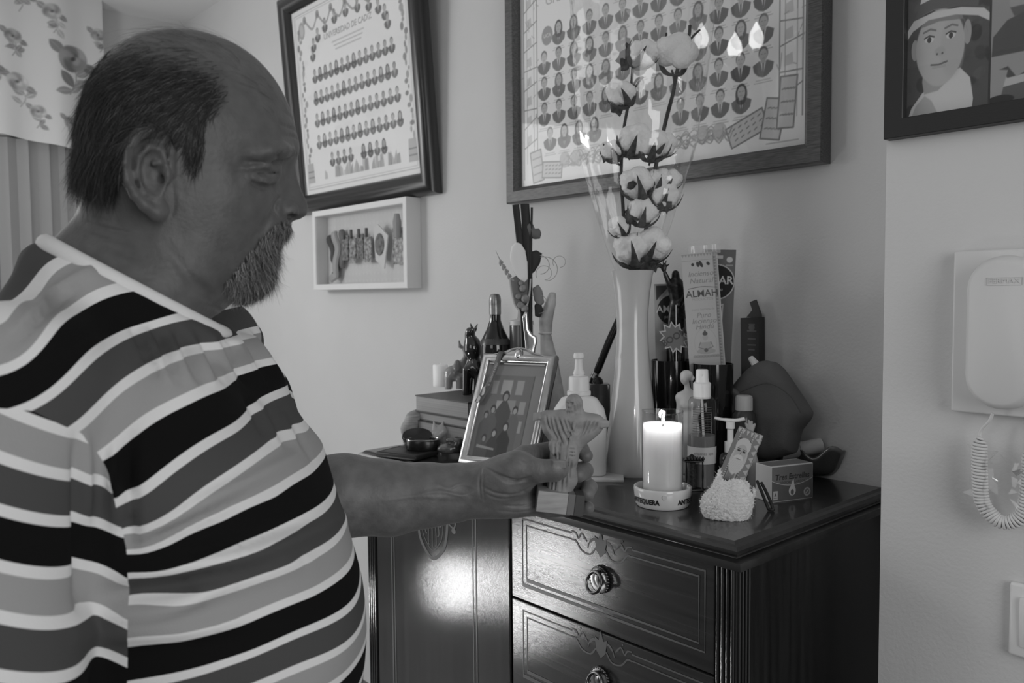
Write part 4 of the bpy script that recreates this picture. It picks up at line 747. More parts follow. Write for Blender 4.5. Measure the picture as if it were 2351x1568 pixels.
obj('plastic_seal', MB().add(wavy(0,.062,0,.018,0,.0015,3,None,4,30,.0006), AM @ Matrix.Translation((0,ah/2-.003,-.004)) @ frame((-.02,0,0),(0,0,1),(1,0,0),(0,1,0))), film('pack_film',1.4,.1,1.,None,.25), t_)
# bronze figure with one raised arm
V = View(1550,650,depth(PB1)-.03); BZ = mat('dark_bronze', .05, .35, metal=.8, noise=(90,.6)); S = SDF(V(1500,840)-.05,V(1590,590)+.05,.0018); k_ = .003
S.chain([V(1527,628,.012),V(1537,652,.010),V(1549,665,.004)],[.0045,.0062,.0075],k_); S.ell(V(1524,617,.014),(.0058,.0065,.003),k_)
for a in ((1510,612),(1513,602),(1522,596),(1530,598),(1537,606)): S.cone(V(1524,616,.014),V(*a,.016),.0026,.0013,.001)
S.ell(V(1551,632,.004),(.0082,.011,.0095),k_); S.chain([V(1551,644),V(1551,655),V(1557,700),V(1552,735)],[.006,.017,.014,.009],.005); S.chain([V(1560,658),V(1572,680,.006),V(1560,700,.016)],[.0075,.006,.005],k_); S.cone(V(1548,700),V(1540,760),.010,.007,k_); S.cone(V(1560,700),V(1565,760),.010,.007,k_); S.chain([V(1540,760),V(1546,850)],[.007,.006],k_); S.chain([V(1565,760),V(1560,850)],[.007,.006],k_)
v,f = S.mesh(); tag(npobj('bronze_figure', V.w(v), f, BZ, loc=V.w(V(1552,850))), 'dark bronze figure with raised open hand behind the vase', 'figurine')
# starburst pick
V = View(1548,775,depth(PB1)-.056); st = thing('party_pick', 'starburst party pick reading BOOM in front of the AMBAR pack', 'party pick', V.w(V(1553,850))); s = mpp(V.o)
pts = []
for k in range(22): a = 6.283*k/22; rr = (42 if k%2 == 0 else 29)*s; pts.append((rr*math.cos(a)*.80,rr*math.sin(a)*.95))
Mp = V.M @ Matrix.Rotation(.55,4,'Z'); obj('star', MB().add(prism(pts,.0015,0), Mp), LGREY, st, smooth=0); obj('star_inner', MB().add(prism([(x*.86,y*.86) for x,y in pts],.0006,.0014), Mp), mat('star_grey',.16,.5), st, smooth=0); obj('lettering', MB().add(text_vf('BOOM',.019,.0003,0,.0006), Mp @ Matrix.Translation((0,0,.0024))), DGREY, st, smooth=0); obj('stick', MB().add(tube([V.w(V(1552,700,-.002)),V.w(V(1553,845,-.002))],.0011,6)), WHITE, st)
# dark packet leaning at the back
V = View(1722,770,depth(ony(1722,770,1.500)),(0,-1,0)); t = thing('incense_box', 'dark incense box standing by itself against the wall right of the tumblers', 'box', V.w(V(1722,1042))); s = mpp(V.o); 
obj('carton', MB().add(prism([(V(x,y)[0],V(x,y)[1]) for x,y in ((1700,730),(1742,728),(1744,1044),(1704,1040))],.022,-.022), V.M), mat('dark_carton',.03,.5), t, smooth=0)
obj('torn_flap', MB().add(prism([(V(x,y)[0],V(x,y)[1]) for x,y in ((1708,729),(1722,712),(1716,694),(1730,688),(1742,722),(1742,729))],.004,-.012), V.M), mat('dark_flap',.05,.6), t, smooth=0)
pm = MB(); 
for y,w_ in ((745,8),(760,12),(778,10),(792,11),(803,8)): pm.add(box(w_*2*s,3*s,.0006,tuple(V(1726,y)[:2])+(.0004,)), V.M)
pm.add(ell(8*s,8*s,.0005,tuple(V(1726,752)[:2])+(.0004,),16,4),V.M); obj('small_print', pm, mat('faded_print',.12,.5), t, smooth=0)
# soft zip pouch (plain)
V = View(1770,930,depth(ony(1770,930,1.452)),(0,-1,0)); S = inflate(V, [(1676,894),(1690,878),(1712,852),(1738,831),(1760,827),(1782,832),(1798,846),(1822,880),(1846,916),(1866,948),(1862,962),(1840,990),(1828,1040),(1770,1056),(1715,1054),(1704,1010),(1698,960),(1692,930)], .026, .03, .003)
for a,b in (((1690,900),(1800,870)),((1740,850),(1830,960)),((1730,920),(1700,1000))): S.cone(V(*a,.036),V(*b,.034),.004,.003,.008,'s')
v,f = S.mesh(); v = smooth_mesh(v,f,3); PCH = mat('grey_felt', .12, .9, bump=(300,.3)); pch = thing('fabric_pouch', 'soft plain dark grey felt pouch slumped against the wall', 'pouch', V.w(V(1780,1058))); npobj('body', V.w(v), f, PCH, pch)
S = SDF(V(1630,1080)-.06,V(1700,880)+.06,.003); S.chain([V(1690,905,.02),V(1676,940,.03),V(1668,985,.034),V(1668,1040,.03)],[.012,.020,.022,.018],.01); S.cone(V(1672,894,.03),V(1694,906,.03),.008,.006,.004); v,f = S.mesh(); npobj('rolled_cuff', V.w(v), f, PCH, pch)
obj('white_tag', MB().add(tube([V.w(V(1724,822,.0)),V.w(V(1733,834,.004)),V.w(V(1742,846,.006))],[.006,.008,.007],10)), WHITE, pch)
pip = spline([V.w(V(x,y,.036)) for x,y in ((1700,900),(1760,880),(1810,905),(1840,950))],6); obj('seam', MB().add(tube(pip,.0012,6)), DGREY, pch)
# brown bottle with white cap, and pump bottle
B, pr = lathe_px(1707,1098,[(26,1098),(28,1094),(28,965),(26,950),(20,943),(18,940)]); bt = thing('lotion_bottle', 'dark bottle with round white cap standing before the felt pouch', 'bottle', B); zz = lambda py: zat(B,1707,py)-B[2]; s = mpp(B)
obj('bottle', MB().add(lathe([(1e-4,0)]+pr,36,False),Matrix.Translation(B)), mat('dark_translucent',.05,.2), bt, smooth=45); obj('cap', MB().add(lathe([(1e-4,zz(941)),(19.5*s,zz(941)),(19.5*s,zz(914)),(18*s,zz(909)),(14*s,zz(907)),(1e-4,zz(907))],36,False),Matrix.Translation(B)), mat('cap_white',.5,.5), bt, smooth=45)
B, pr = lathe_px(1676,1124,[(21,1124),(24,1120),(24,1052),(21,1042),(11,1036)]); bt = thing('pump_bottle', 'small dark pump bottle with long white spout behind the holy card', 'bottle', B); zz = lambda py: zat(B,1676,py)-B[2]; s = mpp(B)
obj('bottle', MB().add(lathe([(1e-4,0)]+pr,32,False),Matrix.Translation(B)), mat('dark_bottle',.03,.15), bt, smooth=45)
obj('pump', MB().add(lathe([(1e-4,zz(1038)),(13*s,zz(1038)),(13*s,zz(1014)),(7*s,zz(1012)),(7*s,zz(985)),(10*s,zz(983)),(10*s,zz(968)),(1e-4,zz(966))],24,False),Matrix.Translation(B)), WHITE, bt, smooth=40)
V = View(1676,962,depth(B)); obj('spout', MB().add(tube(spline([V.w(V(1710,961)),V.w(V(1690,965)),V.w(V(1660,963)),V.w(V(1640,959))],5),[.005]*5+[.0048]*5+[.004]*5+[.0028],10,flat=.7)), WHITE, bt, smooth=60)
# hand of a small figure peeping out
V = View(1723,985,depth(T(1722,1120))); S = SDF(V(1700,1110)-.04,V(1745,960)+.04,.0014); S.chain([V(1726,1110),V(1727,1060),V(1724,1005)],[.012,.010,.006],.004)
for i,(a,b) in enumerate(((1712,972),(1719,966),(1726,968),(1733,974))): S.cone(V(1723,1000),V(a,b),.0034,.0022,.002)
v,f = S.mesh(); tag(npobj('hand_ornament', V.w(v), f, mat('bone_ceramic',.45,.4), loc=V.w(V(1726,1112))), 'little pale ceramic hand with upright fingers behind the holy card', 'ornament')
# small metal lantern
B = T(1588,1124); s = mpp(B); lt = thing('mini_lantern', 'tiny dark pierced metal lantern between candle and spray bottle', 'lantern', B); MLT = mat('dark_pewter', .05, .4, metal=.9); UF = upframe(B,ANG_R+.1); zz = lambda py: zat(B,1588,py)-B[2]
hw = 19*s; H_ = zz(1056)
obj('base', MB().add(box(2.3*hw,2.3*hw,.004,(0,0,.002),.001),UF), MLT, lt); obj('roof', MB().add(box(2.3*hw,2.3*hw,.003,(0,0,H_),.001),UF).add(lathe([(hw*1.1,H_+.001),(hw*.5,H_+.006),(1e-4,H_+.012)],8,False),UF), MLT, lt)
for a in (-1,1):
    for b in (-1,1): obj('post', MB().add(tube([(a*hw,b*hw,.003),(a*hw,b*hw,H_*.3),(a*hw,b*hw,H_*.5),(a*hw,b*hw,H_)],[.0022,.0012,.0024,.0014],8),UF), MLT, lt)
for k in range(7): obj('crest', MB().add(lathe([(.002,0),(.0034,.003),(.0006,.008)],6),UF @ Matrix.Translation((-hw*1.05+k*hw*.35,-hw*1.05,H_+.0015))), MLT, lt)
obj('inner_drum', MB().add(lathe([(hw*.55,.004),(hw*.6,H_*.5),(hw*.45,H_-.004)],12),UF), mat('pierced_metal',.03,.6,noise=(300,.9)), lt)
# knitted pouch and holy card
B = T(1672,1190); s = mpp(B); V = View(1674,1140,depth(B)); KN = mat('white_knit', .74, .95, bump=(160,.9), sheen=.5)
kp = thing('knitted_pouch', 'fuzzy white knitted pouch holding the holy card upright', 'pouch', B)
S = SDF(V(1600,1230)-.06,V(1740,1060)+.06,.0022); S.ell(V(1668,1160,0),(.040,.034,.026),.008); S.ell(V(1690,1130,0),(.028,.030,.022),.01); S.cone(V(1652,1150,.004),V(1657,1082,.004),.020,.005,.008); S.ell(V(1632,1165,.004),(.013,.018,.014),.008); S.cone(V(1650,1185,0),V(1690,1190,0),.016,.015,.008); S.ell(V(1722,1128,0),(.008,.007,.01),.006)
S.box(V(1692,1085,.0),(.024,.030,.010),.002,.004,'s')
v,f = S.mesh(); nn = normals(v,f); v = v+nn*(.0016*np.sin(v[:,0]*900+v[:,1]*260)*np.sin(v[:,1]*1150-v[:,0]*300)+.0009*np.sin(v[:,1]*1700)+.0007*rng.normal(size=len(v)))[:,None]; zmin = (B[2]+.0005); wv = V.w(v); wv[:,2] = np.maximum(wv[:,2],zmin); npobj('knit', wv, f, KN, kp)
ii = rng.integers(0,len(wv),2600); nw = normals(wv,f)[ii]; rd = rng.normal(size=(2600,3)); dd = nw*.7+.7*rd/np.linalg.norm(rd,axis=1,keepdims=True); fv,ff,_ = ribbons(wv[ii],dd/np.linalg.norm(dd,axis=1,keepdims=True),nrm(cr)[None,:].repeat(2600,0),rng.uniform(.002,.0055,2600),np.full(2600,.0004),2,rng.normal(size=(2600,3))*.001); fv[:,2] = np.maximum(fv[:,2],zmin); fz = npobj('fuzz', fv, ff, KN, kp); fz['kind'] = 'stuff'
def saint(A):
    W,H = A.w,A.h; A.a[:] = .22
    for k in range(6): A.poly([(k*W/6+.001,H-.002),((k+1)*W/6-.001,H-.002),((k+.5)*W/6,H-.010)], .5); 
    for k in range(9): A.poly([(W-.001,.004+k*.011),(W-.001,.014+k*.011),(W-.008,.009+k*.011)], .45)
    A.poly([(.007,.006),(W-.012,.006),(W-.012,H-.016),(.007,H-.016)], .10); 
    for k in range(30): A.el(.0075,.008+k*.0036,.001,.001,.5); A.el(W-.0125,.008+k*.0036,.001,.001,.5)
    A.poly([(.010,.009),(W-.015,.009),(W-.015,H-.019),(.010,H-.019)], .34); A.poly([(.010,.009),(W*.42,.009),(W*.40,H-.019),(.010,H-.019)], .26,.7,6)
    cx, cy = W*.46, H*.60; A.el(cx,cy-.012,.0125,.026,.52,1,0,2); A.el(cx,cy+.010,.0115,.014,.56,1,0,2); A.el(cx,cy-.004,.0095,.017,.44,1,0,2)
    for e_ in (-1,1): A.el(cx+e_*.0042,cy+.002,.0026,.0016,.06); A.line([(cx+e_*.002,cy+.0055),(cx+e_*.007,cy+.0052)],.0011,.12)
    A.line([(cx,cy+.001),(cx-.0006,cy-.006),(cx+.0012,cy-.0066)],.0010,.18); A.el(cx,cy-.020,.010,.016,.6,1,0,3); A.line([(cx-.0035,cy-.0115),(cx+.0035,cy-.0115)],.0013,.2)
    for k in range(12): A.line([(cx-.009+k*.0016,cy-.012),(cx-.008+k*.0014,cy-.034)],.0005,.38,.7)
    A.poly([(.010,.009),(W-.015,.009),(W-.018,cy-.034),(cx,cy-.040),(.012,cy-.034)], .2,.9,3)
V2 = View(1700,1060,depth(B)-.004)
q = [V2(1690,974,-.016),V2(1744,998,-.012),V2(1708,1130,.0),V2(1652,1106,-.004)]; q = [V2.w(x) for x in q]; up = nrm((q[0]+q[1])-(q[2]+q[3])); rt = nrm((q[1]+q[2])-(q[0]+q[3])); nz = nrm(np.cross(rt,up)); up = np.cross(nz,rt); h_ = np.linalg.norm((q[0]+q[1])/2-(q[2]+q[3])/2); w_ = np.linalg.norm((q[1]+q[2])/2-(q[0]+q[3])/2); c = sum(q)/4; SMt = frame(c,rt,up,nz)
hc = thing('holy_card', 'small framed holy card of an old bearded man standing in the knitted pouch', 'card', c-up*h_/2); A = Art(w_,h_,130,250,.3); saint(A); A.mesh('front_print', SMt @ Matrix.Translation((0,0,.0045)), hc, ATTRG); blk = obj('block', MB().add(box(w_,h_,.008,(0,0,0),.0005,1),SMt), mat('holy_card_edge',.02,.35), hc)
edg = MB()
for k in range(5): edg.add(box(.0006,h_*.09,.007,(w_/2+.0002,-h_*.42+k*h_*.2,0)),SMt)
obj('edge_pattern', edg, LGREY, hc, smooth=0)
# spectacle-like black loop on the chest
B = T(1764,1172); V = View(1757,1140,depth(B)); lp_ = spline([V.w(V(x,y,l)) for x,y,l in ((1738,1104,-.03),(1748,1128,-.015),(1760,1158,0),(1768,1176,.004),(1775,1178,.004),(1772,1160,.002),(1762,1135,-.012),(1748,1108,-.028))],6); lp_ = [np.array([p[0],p[1],max(p[2],1.0028)]) for p in lp_]
tag(obj('elastic_band', MB().add(tube(lp_,.0026,8)), BLACKM, loc=B, smooth=60), 'black elastic loop leaning beside the match box', 'band')
# match box
a, b_, c_ = T(1770,1155), T(1866,1143), T(1744,1137); X = nrm(b_-a); wM = np.linalg.norm(b_-a); Yd = np.array([-X[1],X[0],0]); dM = .042; hM = zat(a,1768,1072)-1.0
MM = frame((a+b_)/2+np.array([0,0,hM/2]),X,(0,0,1),(X[1],-X[0],0)); mb_ = thing('match_box', 'cardboard match box lettered Tres Estrellas standing at the right end', 'match box', (a+b_)/2+Yd*dM/2)
obj('sleeve', MB().add(box(wM,hM,dM,(0,0,-dM/2),.0008,1),MM), mat('match_card',.5,.55), mb_)
A = Art(wM-.003,hM-.003,190,130,.15); W,H = A.w,A.h
yy = lambda x: .026+.010*((x-W/2)/(W/2))**2; A.poly([(0,0),(W,0)]+[(x,yy(x)) for x in np.linspace(W,0,16)], .10); A.line([(x,yy(x)) for x in np.linspace(0,W,24)],.0010,.45)
A.text('Tres Estrellas',W/2,H-.0185,.0135,.015,1,.1,.0003); A.text('FÓSFOROS LARGOS',W/2,H-.0285,.0060,.04); 
A.el(W/2,.016,.0075,.0085,.5); A.poly(spline([(W/2-.006,.018),(W/2-.003,.026),(W/2+.002,.036),(W/2+.004,.027),(W/2+.0068,.018)],5),.5); A.el(W/2,.0135,.0035,.005,.1); A.el(W-.0115,.0115,.0075,.0075,.36); A.el(W-.0115,.0115,.005,.005,.14); A.line([(W-.014,.009),(W-.009,.014)],.0016,.4); A.poly([(.003,.003),(.0125,.003),(.0125,.018),(.003,.018)], .4); A.poly([(.005,.009),(.0105,.009),(.0078,.0155)], .1); A.line([(.0045,.006),(.011,.006)],.001,.1)
A.mesh('front_print', MM @ Matrix.Translation((0,0,.0003)), mb_, ATTRG)
st_ = Art(wM-.004,dM-.010,120,40,.12)
for i in range(30):
    for j in range(8): st_.el(.002+i*(wM-.008)/29,.003+j*(dM-.016)/7,.0010,.0010,.4,.8)
st_.mesh('striker', frame((a+b_)/2+Yd*dM/2+np.array([0,0,hM+.0003]),X,Yd,(0,0,1)), mb_, ATTRG)
# crumpled dark glass dish with a rolled paper
B = T(1872,1092); s = mpp(B); gd = thing('glass_dish', 'wavy dark glass dish behind the match box', 'dish', B); v = []; f = []; n, k = 96, 10; c_, q_ = camdirs(B)
for i in range(n):
    a = 6.283*i/n
    for j in range(k):
        t = j/(k-1); rr = (.026+.052*t**.75)*(1+.13*t*math.sin(5*a+1)+.07*t*math.sin(8*a)); z = .003+t**1.5*.056*(1+.24*math.sin(5*a+2.2)+.12*math.sin(3*a+1)+.08*math.sin(11*a)); dr = math.cos(a)*q_*1.12+math.sin(a)*c_*.62; v.append(tuple(B+dr*rr+np.array([0,0,z])))
for i in range(n):
    for j in range(k-1): a0, b0 = i*k+j, ((i+1)%n)*k+j; f.append((a0,b0,b0+1,a0+1))
v.append(tuple(B+np.array([0,0,.003])));
for i in range(n): f.append((len(v)-1,((i+1)%n)*k,i*k))
o = obj('bowl', MB().add((v,f)), mat('smoky_glass',.07,.08,coat=1.,coatr=.03,coati=1.8), gd, smooth=180); md = o.modifiers.new('t','SOLIDIFY'); md.thickness = .004; md.offset = 1
V = View(1840,1030,depth(B)+.0); p0, p1 = V.w(V(1792,1040,.030)), V.w(V(1886,1022,.004)); pts = []
rp = thing('rolled_paper', 'short rolled sheet of paper lying in the wavy glass dish', 'paper', p0); ax = nrm(p1-p0); u1 = nrm(np.cross(ax,[0,0,1])); u2 = np.cross(ax,u1); sp = [(.0130+.0008*a/6.28)*np.array([math.cos(a),math.sin(a)]) for a in np.linspace(0,6.283*2.2,70)]; v = [tuple(e+x[0]*u1+x[1]*u2) for e in (p0,p1) for x in sp]; m_ = len(sp); f = [(i,i+1,m_+i+1,m_+i) for i in range(m_-1)]; obj('sheet', MB().add((v,f)), mat('old_paper',.55,.8), rp, smooth=60); obj('tie', MB().add(tube([p0*.55+p1*.45+.0152*(math.cos(a)*u1+math.sin(a)*u2) for a in np.linspace(0,6.0,20)],.0008,6,closed=True)), LGREY, rp)
# ------------------------------------------------------------------ ornaments on the chest, left half
# soap dispenser on a white tile
B = T(1330,1094); V = View(1328,1000,depth(B)); s = mpp(B); X = np.array([math.cos(ANG_R-.12),math.sin(ANG_R-.12),0]); Yb = np.array([-X[1],X[0],0])
tag(obj('tile', MB().add(box(.150,.095,.006,(0,0,.003),.001), frame(B+X*.012,X,Yb,(0,0,1))), CERAM, loc=B), 'flat white tile under the soap dispenser', 'tile')
B = B+np.array([0,0,.0065]); sd = thing('soap_dispenser', 'white plastic soap dispenser with tall pump behind the wooden figurine', 'dispenser', B); zz = lambda py: zat(B,1328,py)-B[2]; UF = frame(B,X,Yb,(0,0,1)); HD = mat('white_polyethylene',.72,.4,sss=.1)
def rrect(w_, d_, r, n=6): return [(sx*(w_/2-r)+r*math.cos(a),sy*(d_/2-r)+r*math.sin(a)) for sx,sy,a0 in ((1,1,0),(-1,1,1.571),(-1,-1,3.142),(1,-1,4.712)) for a in np.linspace(a0,a0+1.571,n)]
secs = [(rrect(.100,.050,.010),.0),(rrect(.106,.056,.014),.003),(rrect(.108,.058,.014),zz(1000)),(rrect(.108,.058,.014),zz(962)),(rrect(.098,.054,.016),zz(938)),(rrect(.070,.046,.018),zz(914)),(rrect(.034,.034,.0168),zz(906)),(rrect(.030,.030,.0148),zz(903))]
bd = loft(secs); bd[1].append(tuple(range(len(secs[0][0])-1,-1,-1))); obj('bottle', MB().add(bd,UF), HD, sd, smooth=50)
obj('cap', MB().add(lathe([(1e-4,zz(906)),(27*s,zz(906)),(27*s,zz(898)),(23.5*s,zz(896)),(23*s,zz(868)),(21*s,zz(864)),(13*s,zz(862)),(12*s,zz(855)),(1e-4,zz(855))],36,False),UF), HD, sd, smooth=35)
obj('pump', MB().add(lathe([(1e-4,zz(858)),(14*s,zz(858)),(10*s,zz(848)),(8.5*s,zz(830)),(8.5*s,zz(824)),(12*s,zz(822)),(12*s,zz(814)),(10*s,zz(810)),(1e-4,zz(810))],28,False),UF).add(tube([np.array([0,0,zz(816)]),np.array([-.006,.014,zz(816)]),np.array([-.009,.030,zz(820)])],[.005,.0046,.0035],10),UF), HD, sd, smooth=40)
# silver photo frame, leaning back
A0 = T(1052,1064); A1 = T(1226,1083); ex = nrm(A1-A0); nb = np.array([-ex[1],ex[0],0]); best = None
for H_ in np.arange(.14,.26,.004):
    for ln in np.arange(.05,.7,.02):
        p = proj(A0+H_*(math.sin(ln)*nb+np.array([0,0,math.cos(ln)]))); e = math.hypot(p[0]-1123,p[1]-797)
        if best is None or e < best[0]: best = (e,H_,ln)
_, H_, ln = best; wF = float(np.linalg.norm(A1-A0)); up = math.sin(ln)*nb+np.array([0,0,math.cos(ln)]); nz = np.cross(ex,up); SFM = frame((A0+A1)/2+up*H_/2,ex,up,nz)
print('silver frame', best, wF)
sf = thing('silver_photo_frame', 'silver photo frame leaning back with an old family photograph', 'photo frame', (A0+A1)/2); b_ = .020
rg_ = frame_ring(wF,H_,[(0,-.008),(0,.002),(.003,.006),(.009,.009),(.016,.007),(.020,.003),(.020,-.002)]); v = []
for p in rg_[0]:
    q = list(p)
    v.append(tuple(q))
obj('frame', MB().add((v,rg_[1]),SFM), SILVER, sf, smooth=50)
crest = spline([(-wF*.36,H_/2-.004),(-wF*.2,H_/2+.003),(-wF*.1,H_/2+.011),(0,H_/2+.014),(wF*.1,H_/2+.011),(wF*.2,H_/2+.003),(wF*.36,H_/2-.004)],6); obj('crest', MB().add(prism([(p[0],p[1]) for p in crest],.009,-.004),SFM).add(tube([(p[0],p[1]-.002,.004) for p in crest],.0035,8),SFM), SILVER, sf, smooth=40)
obj('medallion', MB().add(ell(.008,.011,.004,(0,H_/2-.002,.008)),SFM).add(tube([(.0095*math.cos(a),H_/2-.002+.0125*math.sin(a),.007) for a in np.linspace(0,6.02,24)],.0014,6,closed=True),SFM), SILVER, sf, smooth=60)
obj('back_board', MB().add(box(wF-.004,H_-.004,.006,(0,0,-.011)),SFM), BLACKM, sf, smooth=0); obj('stand', MB().add(box(.04,H_*.55,.003,(0,0,0)),SFM @ Matrix.Translation((0,H_*.06,-.028)) @ Matrix.Rotation(-.26,4,'X')), BLACKM, sf, smooth=0)
A = Art(wF-.038,H_-.038,150,200,.17); W,H = A.w,A.h; r6 = np.random.default_rng(4)
A.poly([(0,H*.86),(W,H*.86),(W,H),(0,H)], .24); A.poly([(W*.84,0),(W,0),(W,H*.86),(W*.84,H*.86)], .26); A.line([(W*.83,0),(W*.83,H*.86)],.002,.08)
for a in ((.40,.66,.17,.15),(.62,.66,.12,.15),(.33,.46,.10,.13),(.52,.46,.16,.14),(.72,.46,.1,.13),(.28,.28,.1,.12),(.72,.27,.1,.12),(.2,.66,.1,.14)): A.poly([((a[0]-a[2]/2)*W,a[1]*H),((a[0]+a[2]/2)*W,a[1]*H),((a[0]+a[2]/2)*W,(a[1]+a[3])*H),((a[0]-a[2]/2)*W,(a[1]+a[3])*H)], r6.uniform(.3,.42),1,2)
def person(cx, hy, s_, v_, face=.45): A.poly([((cx-.09*s_)*W,0 if hy < .5 else .08*H),((cx+.09*s_)*W,0 if hy < .5 else .08*H),((cx+.10*s_)*W,(hy-.12*s_)*H),((cx+.03*s_)*W,(hy-.04*s_)*H),((cx-.03*s_)*W,(hy-.04*s_)*H),((cx-.10*s_)*W,(hy-.12*s_)*H)], v_,1,2); A.el(cx*W,hy*H,.04*s_*W*1.15,.045*s_*H,.03); A.el(cx*W,(hy-.012)*H,.03*s_*W,.03*s_*H,face)
for a in ((.42,.64,1.3,.06,.3),(.62,.50,1.,.14,.4),(.25,.50,1.,.1,.35),(.15,.44,.9,.09,.3),(.52,.33,1.1,.02,.45),(.35,.26,1.,.035,.42),(.2,.2,.9,.07,.3)): person(*a)
A.poly([(.1*W,.1*H),(.4*W,.08*H),(.4*W,.1*H),(.1*W,.13*H)], .4,.8); A.mesh('photograph', SFM @ Matrix.Translation((0,0,-.0015)), sf); obj('glass_pane', MB().add(box(wF-.038,H_-.038,.001,(0,0,.0005)),SFM), PANE, sf, smooth=0); obj('inner_bevel', MB().add(box(wF-.046,.0025,.002,(0,H_/2-.024,.002)),SFM), SILVER, sf, smooth=0)
# souvenir ribbon hanging over the frame
RB = mat('souvenir_ribbon',.11,.6); rb = thing('souvenir_ribbon', 'narrow dark ribbon with pale lettering draped over the silver frame', 'ribbon', SFM @ Vector((-wF*.24,H_/2,0))); px0 = -wF*.235
rp_ = spline([(px0+.004,H_/2-.03,-.018),(px0+.003,H_/2+.004,-.012),(px0+.002,H_/2+.0035,.006),(px0,H_/2-.006,.0115),(px0-.004,H_/2-.04,.0105),(px0-.013,H_/2-.08,.011),(px0-.030,H_/2-.118,.012)],6); v = []; f = []
for i,p in enumerate(rp_): v += [(p[0]-.0065,p[1],p[2]),(p[0]+.0065,p[1]-.001,p[2])]
for i in range(len(rp_)-1): f.append((2*i,2*i+1,2*i+3,2*i+2))
o = obj('band', MB().add((v,f),SFM), RB, rb, smooth=60); o.modifiers.new('t','SOLIDIFY').thickness = .0006
tx = text_vf('IS - INVENTUR KEREN',.0072); obj('lettering', MB().add(([(p[0],p[1],0) for p in tx[0]],tx[1]), SFM @ Matrix.Translation((px0-.005,H_/2-.053,.0125)) @ Matrix.Rotation(1.40,4,'Z') @ Matrix.Diagonal((.78,1,1,1))), LGREY, rb, smooth=0)
obj('emblem', MB().add(prism([(-.003,-.012),(.002,-.010),(.004,0),(.001,.012),(-.003,.006)],.0003), SFM @ Matrix.Translation((px0-.019,H_/2-.092,.0128))).add(prism([(-.004,-.008),(.003,-.006),(.005,.004),(-.001,.009)],.0003), SFM @ Matrix.Translation((px0-.0275,H_/2-.112,.0130))), LGREY, rb, smooth=0)
# stacked books
def book(label, c, w_, d_, h_, ang, v_):
    t = thing('book',label,'book',c); U = upframe(c,ang); CV = mat('book_cover_%g'%v_,v_,.5)
    obj('cover', MB().add(box(w_,d_,.003,(0,0,.0015),.0006,1),U).add(box(w_,d_,.003,(0,0,h_-.0015),.0006,1),U).add(tube([(-w_/2+.002,d_/2-.001,h_*k/6) for k in range(7)],.001,6),U).add(box(w_,.003,h_,(0,d_/2,h_/2),.0012,1),U), CV, t)
    A = Art(w_-.006,h_-.006,60,24,.30); 
    for k in range(24): A.a[k,:] *= .9+.2*((k*37)%7)/7
    A.mesh('page_edges', U @ Matrix.Translation((0,-d_/2+.0015,h_/2)) @ Matrix.Rotation(math.pi/2,4,'X'), t); obj('page_block', MB().add(box(w_-.006,d_-.006,h_-.006,(.001,.0016,h_/2)),U), mat('page_paper',.42,.8), t, smooth=0); return t
p0, p1 = onz(953,1050,1.0), None
# stack seated from its visible upper corner: front left corner of the top book at (952,904), right along the edge to (1081,961)
zB = 1.0; c1 = P(952,906,2.02); c1r = P(1092,955,1.85); hT = c1[2]; angB = math.atan2(c1r[1]-c1[1],c1r[0]-c1[0]); X = np.array([math.cos(angB),math.sin(angB),0]); Yd = np.array([-X[1],X[0],0])
hb1 = .040; hb2 = .020; zs = hT-1.0; hb3 = max(.012,zs-hb1-hb2-.002); cB = np.array([c1[0],c1[1],0])+X*.103+Yd*.083; print('books', hT, hb3, angB, cB)
book('thin dark book at the bottom of the stack', np.array([cB[0],cB[1],1.0005])+X*.004, .200,.160,hb3,angB+.02,.05)
book('slim pale edged book in the middle of the stack', np.array([cB[0],cB[1],1.001+hb3])+X*.006, .200,.160,hb2,angB-.03,.12)
book('thick old book lying on top of the stack', np.array([cB[0],cB[1],1.0015+hb3+hb2]), .205,.165,hb1,angB,.10); zS = 1.002+hb3+hb2+hb1
# on the books: white candle, elephant, glossy bull, bottles
def TS(px,py): return onz(px,py,zS)
B = TS(1012,887); s = mpp(B); tag(obj('pillar_candle', MB().add(lathe([(1e-4,0),(17*s,0),(17.5*s,.002),(17.5*s,.056),(16*s,.058),(10*s,.0565),(1e-4,.056)],32,False),Matrix.Translation(B)).add(tube([B+np.array([0,0,.056]),B+np.array([.0005,0,.062])],.0008,6)), WAX, loc=B, smooth=45), 'short plain white candle on top of the books', 'candle')
V = View(1050,860,depth(TS(1050,892))); S = SDF(V(1015,915)-.05,V(1090,770)+.05,.0022); GR = mat('grey_glazed_ceramic',.28,.15,coat=.5)
S.ell(V(1040,858,0),(.024,.021,.022),.006); S.ell(V(1056,842,0),(.018,.017,.018),.006); S.chain([V(1062,835,.004),V(1070,818,.004),V(1066,800,.004),V(1056,795,.004),V(1054,784,.004)],[.009,.0065,.005,.004,.003],.004)
for x,l in ((1030,.012),(1032,-.012),(1056,.013),(1058,-.011)): S.cone(V(x,868,l),V(x-1,893,l),.0095,.0088,.006)
S.ell(V(1050,838,.018),(.010,.014,.004),.004); S.cone(V(1068,848,.008),V(1075,852,.010),.003,.0015,.002); S.chain([V(1026,850,0),V(1022,868,.002)],[.003,.002],.003)
v,f = S.mesh(); wv = V.w(v); wv[:,2] = np.maximum(wv[:,2],zS); tag(npobj('elephant_figurine', wv, f, GR, loc=TS(1045,893)), 'small grey glazed elephant with raised trunk on the books', 'figurine')
